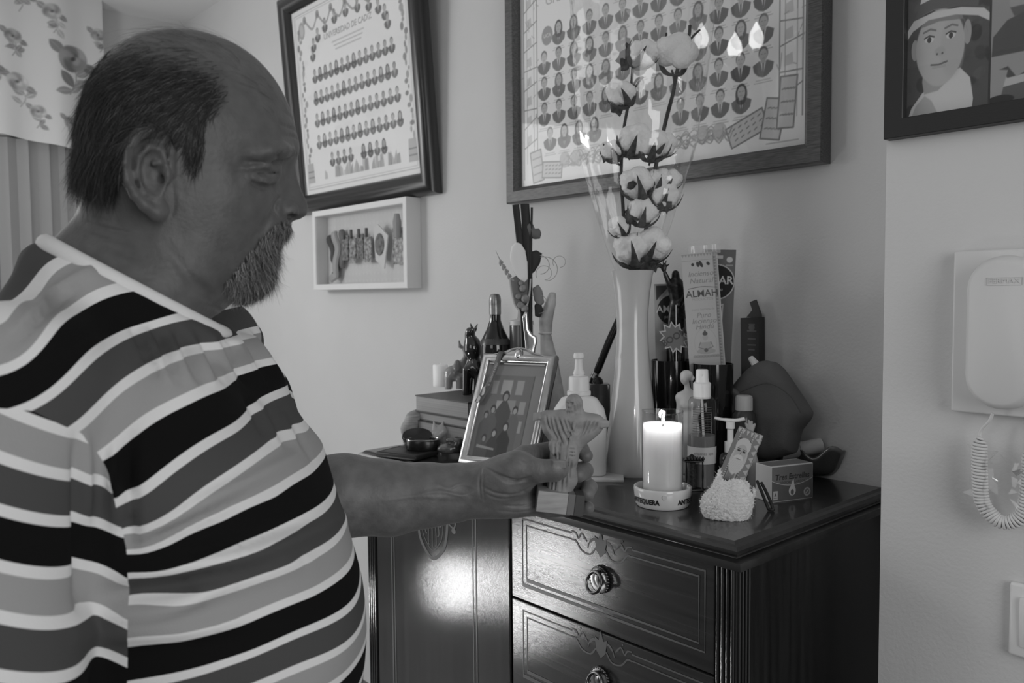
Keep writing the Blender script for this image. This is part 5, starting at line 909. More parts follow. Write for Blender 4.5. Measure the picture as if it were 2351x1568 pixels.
V = View(1085,830,depth(TS(1085,905))); S = SDF(V(1055,925)-.05,V(1130,740)+.05,.0022); S.ell(V(1086,800,0),(.022,.03,.022),.008); S.ell(V(1092,845,0),(.026,.026,.024),.008); S.cone(V(1078,770,0),V(1086,800,0),.012,.020,.008); S.ell(V(1080,762,.004),(.012,.012,.011),.005)
for a,b,l in (((1084,756),(1080,742),.01),((1090,758),(1096,744),-.008)): S.cone(V(*a,l),V(*b,l),.005,.0015,.003)
for x,l in ((1072,.012),(1078,-.012),(1098,.014),(1104,-.012)): S.cone(V(x,850,l),V(x-2,903,l),.011,.009,.006)
v,f = S.mesh(); wv = V.w(v); wv[:,2] = np.maximum(wv[:,2],zS); tag(npobj('bull_figurine', wv, f, mat('black_gloss_glaze',.02,.07,coat=1.,coatr=.03), loc=TS(1086,905)), 'glossy black glazed animal figurine behind the silver frame', 'figurine')
B = T(1140,1026); B[2] = zS; zz = lambda py: zat(B,1140,py)-B[2]; s = mpp(B)
bt = thing('glass_bottle', 'dark glass bottle with foil wrapped neck standing behind the silver frame', 'bottle', B); obj('body', MB().add(lathe([(1e-4,0),(33*s,0),(35*s,.004),(35*s,zz(800)),(32*s,zz(780)),(20*s,zz(755)),(13*s,zz(735)),(12*s,zz(705)),(13*s,zz(702)),(13*s,zz(684)),(1e-4,zz(682))],40,False),Matrix.Translation(B)), mat('dark_bottle_glass',.012,.05,coat=.6), bt, smooth=45); obj('foil_cap', MB().add(lathe([(13.6*s,zz(722)),(14*s,zz(690)),(12.5*s,zz(680)),(9*s,zz(675)),(1e-4,zz(674))],32,False),Matrix.Translation(B)), mat('grey_foil',.3,.3,metal=.6,noise=(60,.4)), bt, smooth=45); obj('label_ring', MB().add(lathe([(30*s,zz(776)),(33.5*s,zz(782)),(35.4*s,zz(790))],36,False),Matrix.Translation(B)), mat('label_dark',.06,.3), bt)
B = T(1199,1027); zz = lambda py: zat(B,1192,py)-B[2]; s = mpp(B)
bt = thing('pump_bottle', 'cylindrical lotion pump bottle behind the silver frame', 'bottle', B); obj('body', MB().add(lathe([(1e-4,0),(25*s,0),(27*s,.004),(27*s,zz(748)),(25*s,zz(742)),(1e-4,zz(741))],36,False),Matrix.Translation(B)), mat('lotion_tint',.13,.25,coat=.3), bt, smooth=45); obj('cap', MB().add(lathe([(28*s,zz(746)),(28*s,zz(736)),(12*s,zz(733)),(8*s,zz(728)),(7*s,zz(712)),(10*s,zz(711)),(9*s,zz(704)),(1e-4,zz(703))],32,False),Matrix.Translation(B)), WHITE, bt, smooth=40)
# silver letter opener handle
V = View(1215,765,depth(T(1205,1050))); S = inflate(V,[(1199,728),(1204,716),(1211,714),(1213,726),(1215,755),(1222,766),(1232,772),(1234,786),(1230,800),(1206,1040),(1199,1040),(1206,800),(1203,770)],.004,.008,.0018); v,f = S.mesh(); tag(npobj('letter_opener', V.w(v), f, SILVER, loc=V.w(V(1203,1040))), 'upright silver letter opener with shaped handle beside the pump bottle', 'letter opener')
# dried flower arrangement
FB = T(1222,1050); fa = thing('flower_arrangement', 'dried arrangement of dark reeds, white petal, berries and poppies by the wall', 'flower arrangement', FB); V = View(1210,640,depth(FB)+.02)
DK = mat('dark_reed',.018,.6); 
for pts,w0 in (([(1206,1030),(1204,800),(1197,600),(1184,470)],8),([(1209,1030),(1212,780),(1212,600),(1205,468)],10)):
    q = spline([V(*p,0) for p in pts],8); obj('reed', MB().add(tube(q,[w0*mpp(V.o)]*len(q),8,flat=.3),V.M), DK, fa, smooth=60)
obj('reed', MB().add(tube(spline([V(*p,.004) for p in ((1212,1000),(1217,760),(1219,600),(1221,476))],8),.0026,6),V.M), DK, fa, smooth=60)
S = inflate(V,[(1170,590),(1174,566),(1184,556),(1196,558),(1206,574),(1212,605),(1213,640),(1204,650),(1190,640),(1176,620)],.004,.012,.0022,.012); v,f = S.mesh(); npobj('petal', V.w(v), f, mat('white_petal',.8,.6), fa)
g = np.random.default_rng(6); BER = mat('dried_berry',.24,.55,noise=(80,.4))
for k,(x,y,r) in enumerate(((1201,662,9),(1206,686,10),(1195,700,8),(1205,708,8),(1190,680,7),(1196,650,6))): obj('berry', MB().add(ell(r*mpp(V.o),r*mpp(V.o),r*mpp(V.o),tuple(V(x,y,.016)),16,10),V.M), BER, fa)
obj('leaf_cup', MB().add(tube(spline([V(*p,.014) for p in ((1170,640),(1174,670),(1182,700),(1192,712))],5),[.002]*16,6),V.M).add(tube(spline([V(*p,.014) for p in ((1218,640),(1216,670),(1210,700),(1198,714))],5),[.002]*16,6),V.M), mat('pale_leaf',.5,.6), fa)
S = inflate(V,[(1171,640),(1190,630),(1214,640),(1214,680),(1204,712),(1190,712),(1178,690)],.006,.012,.0022,.004); v,f = S.mesh(); npobj('bract', V.w(v), f, mat('bract_grey',.16,.7), fa)
POP = mat('poppy_petal',.12,.7)
for poly,v_ in (([(1208,520),(1214,512),(1224,514),(1228,525),(1238,524),(1244,536),(1240,548),(1228,550),(1216,545)],.14),([(1216,578),(1232,574),(1245,582),(1240,605),(1228,624),(1216,632)],.03),([(1222,662),(1236,652),(1246,668),(1250,695),(1238,706),(1226,690)],.22),([(1226,700),(1240,690),(1248,712),(1240,730),(1228,726)],.03)):
    S = inflate(V,poly,.007,.014,.0022,.0); v,f = S.mesh(); npobj('poppy', V.w(v), f, mat('poppy_%g'%v_,v_,.7), fa)
wh = mat('dry_wheat',.32,.8)
for k in range(9): t = k/8; x, y = 1148+26*t, 600+42*t; obj('wheat_grain', MB().add(ell(.0028,.006,.0026,(0,0,0),8,6), V.M @ Matrix.Translation(V(x+3*(-1)**k,y,.008)) @ Matrix.Rotation(.55+.3*(-1)**k,4,'Z')), wh, fa)
obj('wheat_stalk', MB().add(tube([V(1150,600,.008),V(1180,650,.008),V(1195,720,.006),V(1205,1000,.0)],.0009,6),V.M), wh, fa); aw = MB()
for k in range(7): aw.add(tube([V(1150+k*2.5,604+k*4,.008),V(1138+k*2.2,575+k*4.5,.008)],.0004,4),V.M)
obj('wheat_awns', aw, wh, fa)
for cx,cy,r,th in ((1252,620,34,.0007),(1285,602,16,.0006),(1240,610,26,.0008),(1236,700,26,.0007),(1250,628,20,.0006)):
    obj('tendril', MB().add(tube([V(cx+r*(1-.05*a)*math.cos(a+2.6),cy+r*(1-.05*a)*math.sin(a+2.6),.002*a) for a in np.linspace(0,5.2,28)],th,6),V.M), wh, fa)
# sheer cloth favour beside the flowers
V = View(1260,800,depth(T(1262,1042))); S = inflate(V,[(1262,670),(1276,672),(1278,690),(1270,730),(1266,770),(1282,830),(1300,930),(1308,1040),(1226,1040),(1232,930),(1240,820),(1240,770),(1236,735),(1248,700)],.022,.03,.003)
for k in range(5): S.cone(V(1256+k*3,775,.02),V(1236+k*16,1035,.026),.0025,.004,.004,'s')
v,f = S.mesh(); v = smooth_mesh(v,f,2); fv = thing('cloth_favour', 'pale gathered cloth favour tied with a bow behind the silver frame', 'favour', V.w(V(1264,1040))); npobj('cloth', V.w(v), f, mat('pale_organza',.42,.8,noise=(25,.3)), fv); obj('tie', MB().add(tube([V.w(V(1252+13*math.cos(a),765,.018*math.sin(a))) for a in np.linspace(0,6,20)],.003,6,closed=True)), LGREY, fv)
# desk pen in a holder, drinking glass
V = View(1385,800,depth(T(1378,1046))); pen = thing('desk_pen', 'black desk pen slanting from its holder behind the vase', 'pen', V.w(V(1370,880))); q = [V.w(V(*p)) for p in ((1366,862),(1372,850),(1400,780),(1440,690),(1452,660))]; obj('barrel', MB().add(tube(q,[.005,.0085,.0085,.007,.004],14)), BLACKP, pen, smooth=60); obj('ferrule', MB().add(tube([V.w(V(1362,868)),V.w(V(1368,856))],[.009,.0095],14)), SILVER, pen); obj('nib_section', MB().add(tube([V.w(V(1352,890)),V.w(V(1364,864))],[.003,.007],12)), BLACKP, pen)
B = T(1376,1046); zz = lambda py: zat(B,1376,py)-B[2]; s = mpp(B); ph_ = thing('pen_holder', 'dark square pen holder block beside the vase', 'pen holder', B); UF = upframe(B,ANG_R); obj('block', MB().add(box(46*s,.04,zz(880),(0,0,zz(880)/2),.002),UF), mat('smoky_block',.06,.12,coat=.5), ph_); obj('socket', MB().add(lathe([(.013,zz(880)),(.011,zz(872)),(.006,zz(866)),(1e-4,zz(865))],20,False),Matrix.Translation(B+X*-.004)), BLACKP, ph_)
# front left: black wallet, tin, roll, piglet, patterned shoe
B = T(935,1047); U = upframe(B,ANG_R-.55); wl_ = thing('black_wallet', 'flat black wallet at the left end of the chest', 'wallet', B); obj('leather', MB().add(box(.115,.085,.012,(0,0,.0065),.004,3),U), mat('black_leather',.014,.4,bump=(200,.2)), wl_); obj('stitching', MB().add(tube([(a*.051,b*.036,.0128) for a,b in ((-1,-1),(1,-1),(1,1),(-1,1))],.0005,5,closed=True),U), DGREY, wl_)
B = T(972,1044); B[2] = 1.0135; tn = thing('black_tin', 'open black oval tin with shiny rim lying on the wallet', 'tin', B); s = mpp(B); U = upframe(B,ANG_R) @ Matrix.Diagonal((1,.72,1,1)); obj('tin', MB().add(lathe([(1e-4,0),(38*s,0),(40*s,.003),(40*s,.019),(38*s,.022),(36*s,.019),(34*s,.006),(1e-4,.006)],40,False),U), BLACKP, tn, smooth=45); obj('contents', MB().add(lathe([(34*s,.014),(20*s,.021),(1e-4,.022)],32,False),U), BLACKP, tn, smooth=60)
obj('shiny_rim', MB().add(tube([(38*s*math.cos(a),38*s*math.sin(a),.0225) for a in np.linspace(0,6.15,40)],.0010,6,closed=True),U), SILVER, tn)
lid = View(958,1002,depth(B)+.03); obj('lid', MB().add(lathe([(1e-4,-.005),(34*s,-.005),(36*s,0),(34*s,.005),(1e-4,.007)],36,False), lid.M @ Matrix.Rotation(-1.1,4,'X') @ Matrix.Diagonal((1,.8,1,1))), BLACKP, tn, smooth=45)
V = View(948,968,depth(T(950,1018))+.0); S = SDF(V(915,1030)-.05,V(985,925)+.05,.0025); S.chain([V(938,1012),V(940,985),V(950,962),V(962,948)],[.014,.020,.019,.012],.008); v,f = S.mesh(); wv = V.w(v); wv[:,2] = np.maximum(wv[:,2],1.0); tag(npobj('wooden_scroll', wv, f, mat('pale_wood',.3,.6,noise=(30,.3,(1,1,8))), loc=T(940,1020)), 'pale curved wooden ornament leaning on the book stack', 'ornament')
V = View(1010,995,depth(T(1010,1032))); S = SDF(V(980,1045)-.04,V(1045,955)+.04,.002); S.ell(V(1014,990,0),(.018,.016,.016),.005); S.ell(V(1003,1000,.008),(.013,.012,.012),.005); S.ell(V(997,1004,.018),(.006,.006,.006),.003); S.cone(V(998,988,.006),V(996,968,.004),.007,.002,.003); S.cone(V(1012,985,.004),V(1018,968,.002),.006,.002,.003); S.cone(V(1005,1010,.006),V(1003,1026,.006),.008,.007,.004); S.cone(V(1020,1005,0),V(1022,1026,0),.009,.008,.004)
v,f = S.mesh(); wv = V.w(v); wv[:,2] = np.maximum(wv[:,2],1.0005); tag(npobj('piglet_figurine', wv, f, mat('pale_ceramic_pig',.42,.3,coat=.3), loc=T(1010,1030)), 'pale little piglet figurine in front of the book stack', 'figurine')
V = View(1040,1020,depth(T(1042,1048))); S = SDF(V(1005,1060)-.05,V(1080,985)+.05,.002); S.ell(V(1030,1030,.004),(.026,.012,.016),.005); S.ell(V(1052,1020,0),(.018,.020,.017),.006); S.ell(V(1054,998,0),(.014,.010,.013),.0,'s'); S.ell(V(1036,1010,.004),(.012,.005,.009),.003)
v,f = S.mesh(); wv = V.w(v); wv[:,2] = np.maximum(wv[:,2],1.0005); tag(npobj('shoe_ornament', wv, f, mat('patterned_glaze',.10,.15,noise=(55,.95),coat=.6), loc=T(1042,1046)), 'small dark patterned ceramic shoe beside the silver frame', 'ornament')
# ------------------------------------------------------------------ the man
HV = View(430,380,.79)
def groove(vl, fl, V, lines, sgn=-1.):
    nn = normals(vl,fl); W_ = V.w(vl)-CAM; zz_ = W_@cf; a_, b_ = PW/2+FPX*(W_@cr)/zz_, PH/2-FPX*(W_@cu)/zz_; fr = np.clip(nn[:,2]*3,0,1); out = np.zeros(len(vl))
    for pl,wd,am in lines:
        pl = np.array(spline(pl,4)); sel = np.where((a_ > pl[:,0].min()-4*wd)&(a_ < pl[:,0].max()+4*wd)&(b_ > pl[:,1].min()-4*wd)&(b_ < pl[:,1].max()+4*wd)&(fr > 0))[0]; dm = np.full(len(sel),1e9); tt = np.zeros(len(sel))
        for i in range(len(pl)-1):
            p,q = pl[i],pl[i+1]; t = np.clip(((a_[sel]-p[0])*(q[0]-p[0])+(b_[sel]-p[1])*(q[1]-p[1]))/((q-p)@(q-p)+1e-9),0,1); d = np.hypot(a_[sel]-p[0]-t*(q[0]-p[0]),b_[sel]-p[1]-t*(q[1]-p[1])); mk = d < dm; dm = np.where(mk,d,dm); tt = np.where(mk,(i+t)/(len(pl)-1),tt)
        out[sel] += sgn*am*.0015*np.exp(-(dm/wd)**2)*np.sin(np.clip(tt,.03,.97)*np.pi)**.6
    return vl+nn*(out*fr)[:,None]
def tps(xy, val, reg=1e-9):
    n = len(xy); d = np.hypot(xy[:,None,0]-xy[None,:,0], xy[:,None,1]-xy[None,:,1]); K = np.where(d > 0, d*d*np.log(d+1e-12), 0)+np.eye(n)*reg; Pm = np.c_[np.ones(n),xy]; A_ = np.block([[K,Pm],[Pm.T,np.zeros((3,3))]]); c = np.linalg.solve(A_, np.r_[val,0,0,0])
    def ev(X,Y):
        out = c[n]+c[n+1]*X+c[n+2]*Y
        for i in range(n): r2_ = (X-xy[i,0])**2+(Y-xy[i,1])**2; out = out+c[i]*.5*r2_*np.log(r2_+1e-12)
        return out
    return ev
OUT = [(30,650),(70,600),(110,560),(150,520),(176,488),(186,455),(184,425),(179,395),(175,350),(177,300),(187,250),(205,195),(233,147),(270,108),(312,83),(360,70),(420,67),(480,79),(540,103),(590,138),(630,183),(655,226),(672,270),(682,311),(687,338),(684,360),(679,380),(681,400),(688,426),(700,454),(707,476),(704,492),(691,502),(677,506),(669,512),(665,528),(656,546),(641,553),(634,561),(637,580),(629,602),(623,640),(602,672),(570,686),(540,692),(507,717),(478,738),(470,800)]
INN = [(330,240,76),(400,240,77),(460,230,74),(260,260,69),(215,300,52),(205,360,44),(240,380,62),(300,330,74),(250,200,60),(300,150,54),(380,120,48),(380,170,68),(470,140,50),(480,180,65),(560,160,38),(540,200,58),(600,210,40),(590,260,56),(640,260,34),(520,280,71),(560,320,66),(610,320,53),(650,315,37),(668,345,26),(640,348,41),(615,356,50),
 (655,382,20),(630,385,35),(595,390,50),(560,390,60),(530,380,67),(480,380,72),(430,380,74),(380,400,74),(300,420,73),(560,435,63),(520,455,68),(600,435,49),(630,435,31),(655,420,16),(670,395,9.5),(678,420,7.5),(690,448,7.5),(697,474,9),(682,470,13),(668,484,17.5),(650,468,20),(640,492,26),(683,497,9),(620,480,40),(590,500,50),(560,510,58),(520,530,63),(470,540,67),(420,540,69),(380,520,70),(340,500,68),
 (651,525,15),(632,530,28),(600,550,39),(570,570,47),(626,562,17),(606,600,25),(592,640,28),(568,655,33),(550,612,45),(520,620,53),(480,610,63),(440,620,69),(522,672,36),(490,690,46),(450,690,63),(400,650,74),(350,600,72),(300,560,64),(250,500,52),(222,470,43),(203,440,28),(260,570,62),(200,560,44),(330,680,84),(400,730,78),(250,640,76),(180,600,54),(440,745,58),(300,760,108),(400,790,84),(200,700,90),(110,640,45)]
xy = []; val = []
for p in OUT: xy.append(HV(*p,0)[:2]); val.append(0.)
for x,y,w_ in INN: xy.append(HV(x,y,w_*.001)[:2]); val.append((w_*.1)**2)   # cm^2
xy = np.array(xy); ev = tps(xy, np.array(val), 1e-7)
hh = .0016; S = SDF((-.175,-.205,-.125),(.128,.142,.125),hh); GX, GY = S.ax[0][:,None].astype(float), S.ax[1][None,:].astype(float); Q = ev(GX,GY)*1e-4
opoly = [tuple(HV(*p,0)[:2]) for p in OUT]+[tuple(HV(300,900,0)[:2]),tuple(HV(30,900,0)[:2])]; sd = poly_sd(GX,GY,opoly)
Q = np.where(sd > 0, np.maximum(Q,(np.minimum(sd,.02)*1.0)**2*.2+sd*.0006), np.minimum(Q,sd*.004)); gx, gy = np.gradient(Q,hh); Zl = S.ax[2][None,None,:]
S.d = ((Zl**2-Q[:,:,None])/np.sqrt(4*Zl**2+(gx**2+gy**2)[:,:,None]+1e-8)).astype(np.float32); S.d = np.clip(S.d,-.05,.05)
for sg in (1,-1):
    def h(px,py,l): q = HV(px,py,l); return np.array([q[0],q[1],sg*q[2]])
    # eye: ball, lids, creases, bag
    S.ell(h(616,394,.0345),(.0125,.0110,.0125),.006,'u'); S.chain([h(556,389,.0600),h(585,382,.0545),h(615,379,.0480),h(644,378,.0355)],[.0016,.0026,.0030,.0020],.004)
    S.chain([h(560,374,.061),h(590,370,.056),h(622,367,.048),h(648,370,.035)],[.0005,.0008,.0008,.0005],.007,'s'); S.chain([h(588,394,.0535),h(604,397,.0515),h(624,398.5,.047),h(642,396,.0375)],[.0006,.0011,.0012,.0008],.0015,'s'); S.chain([h(580,404,.0545),h(605,412,.050),h(630,408,.040)],[.0007,.0009,.0007],.004,'s'); S.chain([h(585,410,.052),h(606,419,.047),h(624,417,.040)],[.0025,.0034,.0025],.007); S.chain([h(578,420,.0545),h(604,430,.049),h(628,424,.036)],[.0007,.0009,.0006],.006,'s')
    S.chain([h(590,356,.056),h(620,347,.052),h(650,344,.043),h(672,350,.030)],[.0018,.0028,.0032,.0025],.012)
    # nose wing, nostril, fold of the cheek
    S.ell(h(664,485,.0150),(.0085,.0080,.0055),.005); S.ell(h(668,497,.0130),(.0066,.0036,.0075),.0010,'s'); S.chain([h(640,458,.0235),h(632,474,.0290),h(637,494,.0275)],[.0006,.0011,.0010],.005,'s'); S.chain([h(630,480,.034),h(612,515,.043),h(592,545,.048),h(560,585,.054)],[.001,.0012,.001,.0006],.010,'s')
    for a,b in (((655,262),(674,278)),((650,290),(680,300)),((655,312),(683,318))): S.cone(h(*a,.037),h(*b,.012),.0007,.0006,.003,'s')
    for a,b in (((560,392),(540,384)),((562,400),(538,402)),((563,408),(542,418))): S.cone(h(*a,.0600),h(*b,.0655),.0006,.0004,.003,'s')
    # neck folds
    S.chain([h(240,560,.058),h(300,585,.070),h(360,600,.078)],[.0008,.0012,.0006],.006,'s'); S.chain([h(205,520,.045),h(260,530,.060)],[.0008,.0006],.005,'s'); S.chain([h(380,560,.074),h(440,640,.072),h(500,690,.046)],[.0006,.0014,.0008],.008,'s')
    # ear
    E_ = [h(392,398,.074),h(391,350,.078),h(376,313,.083),h(348,299,.088),h(316,308,.093),h(294,338,.097),h(288,378,.098),h(293,415,.096),h(310,448,.092),(h(333,472,.088)),h(358,488,.084)]
    S.chain([h(340,400,.072),h(335,350,.072)],[.012,.012],.006); S.ell(h(340,390,.081),(.0175,.0335,.0060),.005,R=np.array([[math.cos(-.42*sg),0,math.sin(-.42*sg)],[0,1,0],[-math.sin(-.42*sg),0,math.cos(-.42*sg)]])); S.chain(E_,[.0035,.0040,.0042,.0046,.0048,.0047,.0045,.0042,.0042,.0050,.0065],.0025); S.ell(h(366,482,.082),(.0085,.0105,.0058),.004)
    S.chain([h(372,345,.086),h(342,338,.091),h(322,362,.094),h(318,400,.094),h(334,440,.090),h(358,458,.086)],[.0018,.0024,.0028,.0028,.0026,.0024],.004)
    S.ell(h(356,398,.094),(.0115,.0180,.0115),.004,'s'); S.ell(h(358,362,.093),(.006,.006,.005),.003,'s'); S.chain([h(305,345,.100),h(302,385,.101),h(310,420,.099)],[.0022,.0024,.002],.003,'s'); S.chain([h(374,372,.082),h(352,376,.088)],[.003,.0022],.003); S.ell(h(384,402,.083),(.0045,.0085,.0045),.003); S.ell(h(372,412,.082),(.003,.004,.004),.002,'s')
    # lips
    S.chain([h(631,549,.0),h(618,553,.014),h(598,556,.026)],[.004,.0035,.002],.004); S.chain([h(630,560,.0),h(616,561,.013),h(600,560,.024)],[.0045,.004,.002],.004); S.chain([h(636,556,0),h(612,558,.024)],[.0012,.0008],.001,'s')
v, f = S.mesh(); keep = v[f].mean(1); f = f[(keep[:,1] > -.198)&(keep[:,0] > -.170)]
v = smooth_mesh(v.astype(float),f,1,.5)
FL = [([(642,452),(633,466),(631,481),(638,494)],3.2,1.5),([(629,486),(610,520),(592,547)],7,1.0),([(586,407),(610,415),(634,408)],3,.7),([(572,420),(602,432),(628,424)],4,.6),([(592,415),(612,422),(626,420)],2,.4),([(652,258),(668,268),(676,280)],3,.6),([(640,284),(664,292),(680,300)],3,.7),([(648,308),(668,312),(684,318)],3,.6),([(556,388),(542,380)],2.4,.5),([(556,396),(538,397)],2.4,.5),([(558,404),(540,413)],2.4,.5),([(560,412),(546,426)],2.4,.4),
 ([(200,508),(250,526),(300,536)],3.5,.9),([(190,530),(240,548),(290,556)],3.5,.8),([(215,500),(250,508)],2.5,.5),([(395,420),(400,470),(392,500)],5,.7),([(470,700),(505,712),(520,735)],5,1.2),([(430,660),(480,690),(510,705)],6,.8),([(640,345),(636,360),(640,372)],4,.5)]
v = groove(v,f,HV,FL); hv_, hf_ = v, f; hw_ = HV.w(v); hn = normals(v,f)
def pxof(vl): m = vl.copy(); m[:,2] = np.abs(m[:,2]); W_ = HV.w(m)-CAM; z_ = W_@cf; return PW/2+FPX*(W_@cr)/z_, PH/2-FPX*(W_@cu)/z_
ux, uy = pxof(v)
HAIRP = [(120,250),(150,170),(200,110),(262,78),(330,90),(410,108),(480,150),(507,170),(513,230),(498,258),(466,287),(468,325),(461,388),(436,388),(424,338),(394,326),(366,300),(318,296),(288,332),(280,405),(262,448),(208,446),(186,420),(140,390)]
BEARDP = [(668,514),(648,509),(632,518),(600,548),(574,580),(548,612),(520,650),(536,676),(560,694),(610,700),(650,650),(650,560),(672,520)]
mh = np.clip(poly_sd(ux,uy,HAIRP)/(14+55*np.clip((290-uy)/130,0,1))+.5-.25*np.clip((290-uy)/130,0,1),0,1); mb_ = np.clip(poly_sd(ux,uy,BEARDP)/10+.5,0,1)
# hair thins towards the crown
thin = np.clip((uy-(95+.10*np.abs(ux-330)))/90,0,1); mh2 = mh*(.25+.75*thin)
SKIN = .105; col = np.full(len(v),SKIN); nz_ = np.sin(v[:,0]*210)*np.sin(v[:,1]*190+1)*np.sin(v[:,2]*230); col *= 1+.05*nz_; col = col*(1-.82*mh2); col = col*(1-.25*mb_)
lip = np.clip(poly_sd(ux,uy,[(640,548),(610,552),(600,558),(612,566),(640,566)])/4+.5,0,1); col *= 1-.3*lip; lash = np.clip(1-np.hypot(np.maximum(0,np.abs(ux-616)-24),uy-397.5)/3.0,0,1); col *= 1-.75*lash
# hand and forearm
GV = View(1230,1090,.98); g_ = GV; hr = .00105; Sh = SDF((-.365,-.095,-.075),(.080,.058,.100),hr)
Sh.chain([g_(640,1150,.03),g_(790,1136,.025),g_(880,1138,.018),g_(980,1134,.008),g_(1050,1129,.0),g_(1100,1124,0)],[.049,.0455,.040,.0345,.031,.029],.012)
Sh.chain([g_(800,1165,.03),g_(900,1168,.02),g_(1040,1150,.004)],[.030,.028,.022],.012)
W0 = g_(1095,1125,-.002)
for a,ra in ((g_(1208,1052,-.010),.0155),(g_(1228,1086,-.018),.0155),(g_(1230,1124,-.018),.0155),(g_(1222,1156,-.012),.0150)): Sh.cone(W0,a,.024,ra,.014)
Sh.ell(g_(1160,1098,.014),(.043,.028,.025),.012,R=np.array([[.93,.36,0],[-.36,.93,0],[0,0,1]]).T); Sh.ell(g_(1165,1160,.004),(.040,.0145,.020),.012)
Sh.chain([g_(1115,1112,.008),g_(1188,1072,.022),g_(1238,1081,.030),g_(1272,1080,.0315),g_(1286,1078,.0310)],[.020,.0165,.0118,.0112,.0100],.008)
FIN = [([(1208,1048,-.012),(1286,1030,-.031),(1334,1033,-.024),(1346,1046,-.010)],[.0135,.0105,.0095,.0080]),([(1230,1084,-.018),(1305,1078,-.034),(1342,1080,-.020),(1328,1090,.001)],[.0135,.0108,.0100,.0092]),([(1232,1122,-.018),(1312,1116,-.034),(1352,1118,-.018),(1348,1134,-.002)],[.0130,.0105,.0095,.0085]),([(1224,1156,-.012),(1296,1158,-.024),(1336,1164,-.016),(1350,1166,-.006)],[.0120,.0095,.0085,.0076])]
for p,r_ in FIN: Sh.chain([g_(*q) for q in p],r_,.004)
Sh.chain([g_(1250,1168,.004),g_(1300,1166,.0)],[.011,.010],.006)
# creases of palm, thumb and wrist
for x,y in ((960,1128),(1010,1135)): Sh.chain([g_(x-60,y-4,.040),g_(x,y,.036),g_(x+60,y+6,.030)],[.002,.003,.002],.006)
Sh.box(g_(1284,1066,.0405),(.0078,.0050,.0016),.0012,.001,'u')
# grip space: the carved figure and its block sit in the hand
vh, fh_ = Sh.mesh(); vh = vh.astype(float)
HL = [([(1118+6*k,1076+7*k*.6),(1150+5*k,1092+6*k*.7),(1190+3*k,1104-1*k),(1222,1100-4*k*.6)],2.4,.75) for k in range(-1,5)]+[([(1108,1118),(1145,1134),(1190,1134),(1232,1112)],3.2,1.1),([(1110,1132),(1150,1146),(1195,1140)],2.6,.7),([(1106,1072),(1100,1105),(1103,1145)],3.2,.9),([(1112,1080),(1108,1112),(1112,1150)],2.2,.5),([(1150,1160),(1200,1162),(1240,1152)],2.6,.7),([(1140,1172),(1190,1176),(1225,1170)],2.4,.5),([(1190,1126),(1225,1134),(1250,1130)],2.4,.6)]
HL += [([(x,1058),(x+3,1068),(x+1,1080)],1.8,.55) for x in (1224,1229,1235,1241,1246)]+[([(1262,1063),(1266,1072)],1.6,.35)]+[([(x,1022),(x+7,1036),(x+6,1054)],2.2,.8) for x in (1214,1222,1236)]+[([(1190,1048),(1200,1056),(1214,1060)],3,.6),([(1160,1052),(1190,1066),(1215,1072)],3,.4)]
HL += [([(1000,1110),(1030,1122),(1055,1112),(1085,1118)],3.5,-.8),([(960,1136),(1010,1128),(1060,1138),(1090,1128)],4,-.9),([(880,1150),(960,1140),(1040,1146)],5,-.5)]
vh = groove(vh,fh_,GV,HL); wh_ = GV.w(vh); cx_, cy_ = proj_arr = (PW/2+FPX*((wh_-CAM)@cr)/((wh_-CAM)@cf), PH/2-FPX*((wh_-CAM)@cu)/((wh_-CAM)@cf))
colh = np.full(len(vh),SKIN*1.5); colh *= 1+.06*np.sin(vh[:,0]*300)*np.sin(vh[:,1]*260+vh[:,2]*200); colh *= 1-.10*np.clip((cx_-1180)/120,0,1)*0; nail = (np.abs(cx_-1284) < 15)&(np.abs(cy_-1066) < 9.5)&(vh[:,2] > .037); colh[nail] *= 1.3  # stronger light on hand and forearm put into their paler skin colour
# right forearm and hand hanging below the sleeve (out of view)
bl = lambda x,y,z: np.array([x,y,z])
S2 = SDF((-.26,-.95,.12),(.0,-.33,.32),.006); S2.chain([bl(-.172,-.40,.215),bl(-.170,-.52,.222),bl(-.13,-.70,.225)],[.046,.042,.028],.01); S2.ell(bl(-.115,-.77,.22),(.036,.05,.018),.012)
for k in range(4): S2.chain([bl(-.14+.018*k,-.80,.222),bl(-.138+.018*k,-.84,.215),bl(-.135+.017*k,-.87,.205)],[.0095,.009,.008],.004)
S2.chain([bl(-.085,-.74,.212),bl(-.075,-.78,.20),bl(-.078,-.81,.195)],[.012,.010,.009],.006); v2, f2 = S2.mesh(); w2 = HV.w(v2)
body_v = np.concatenate([hw_,wh_,w2]); body_f = np.concatenate([hf_,fh_+len(hw_),f2+len(hw_)+len(wh_)]); body_c = np.concatenate([col,colh,np.full(len(w2),SKIN)])
feet = np.array([HV.o[0]-.02,HV.o[1]-.02,0.]); man = thing('person', 'balding bearded man in a striped t-shirt holding a carved wooden figurine', 'person', feet)
SKM = mat('skin',.2,.5,attr='col',noise=(70,.28),bump=(240,.26),sss=.04,spec=.5,sheen=.12); npobj('body', body_v, body_f, SKM, man, col=body_c)
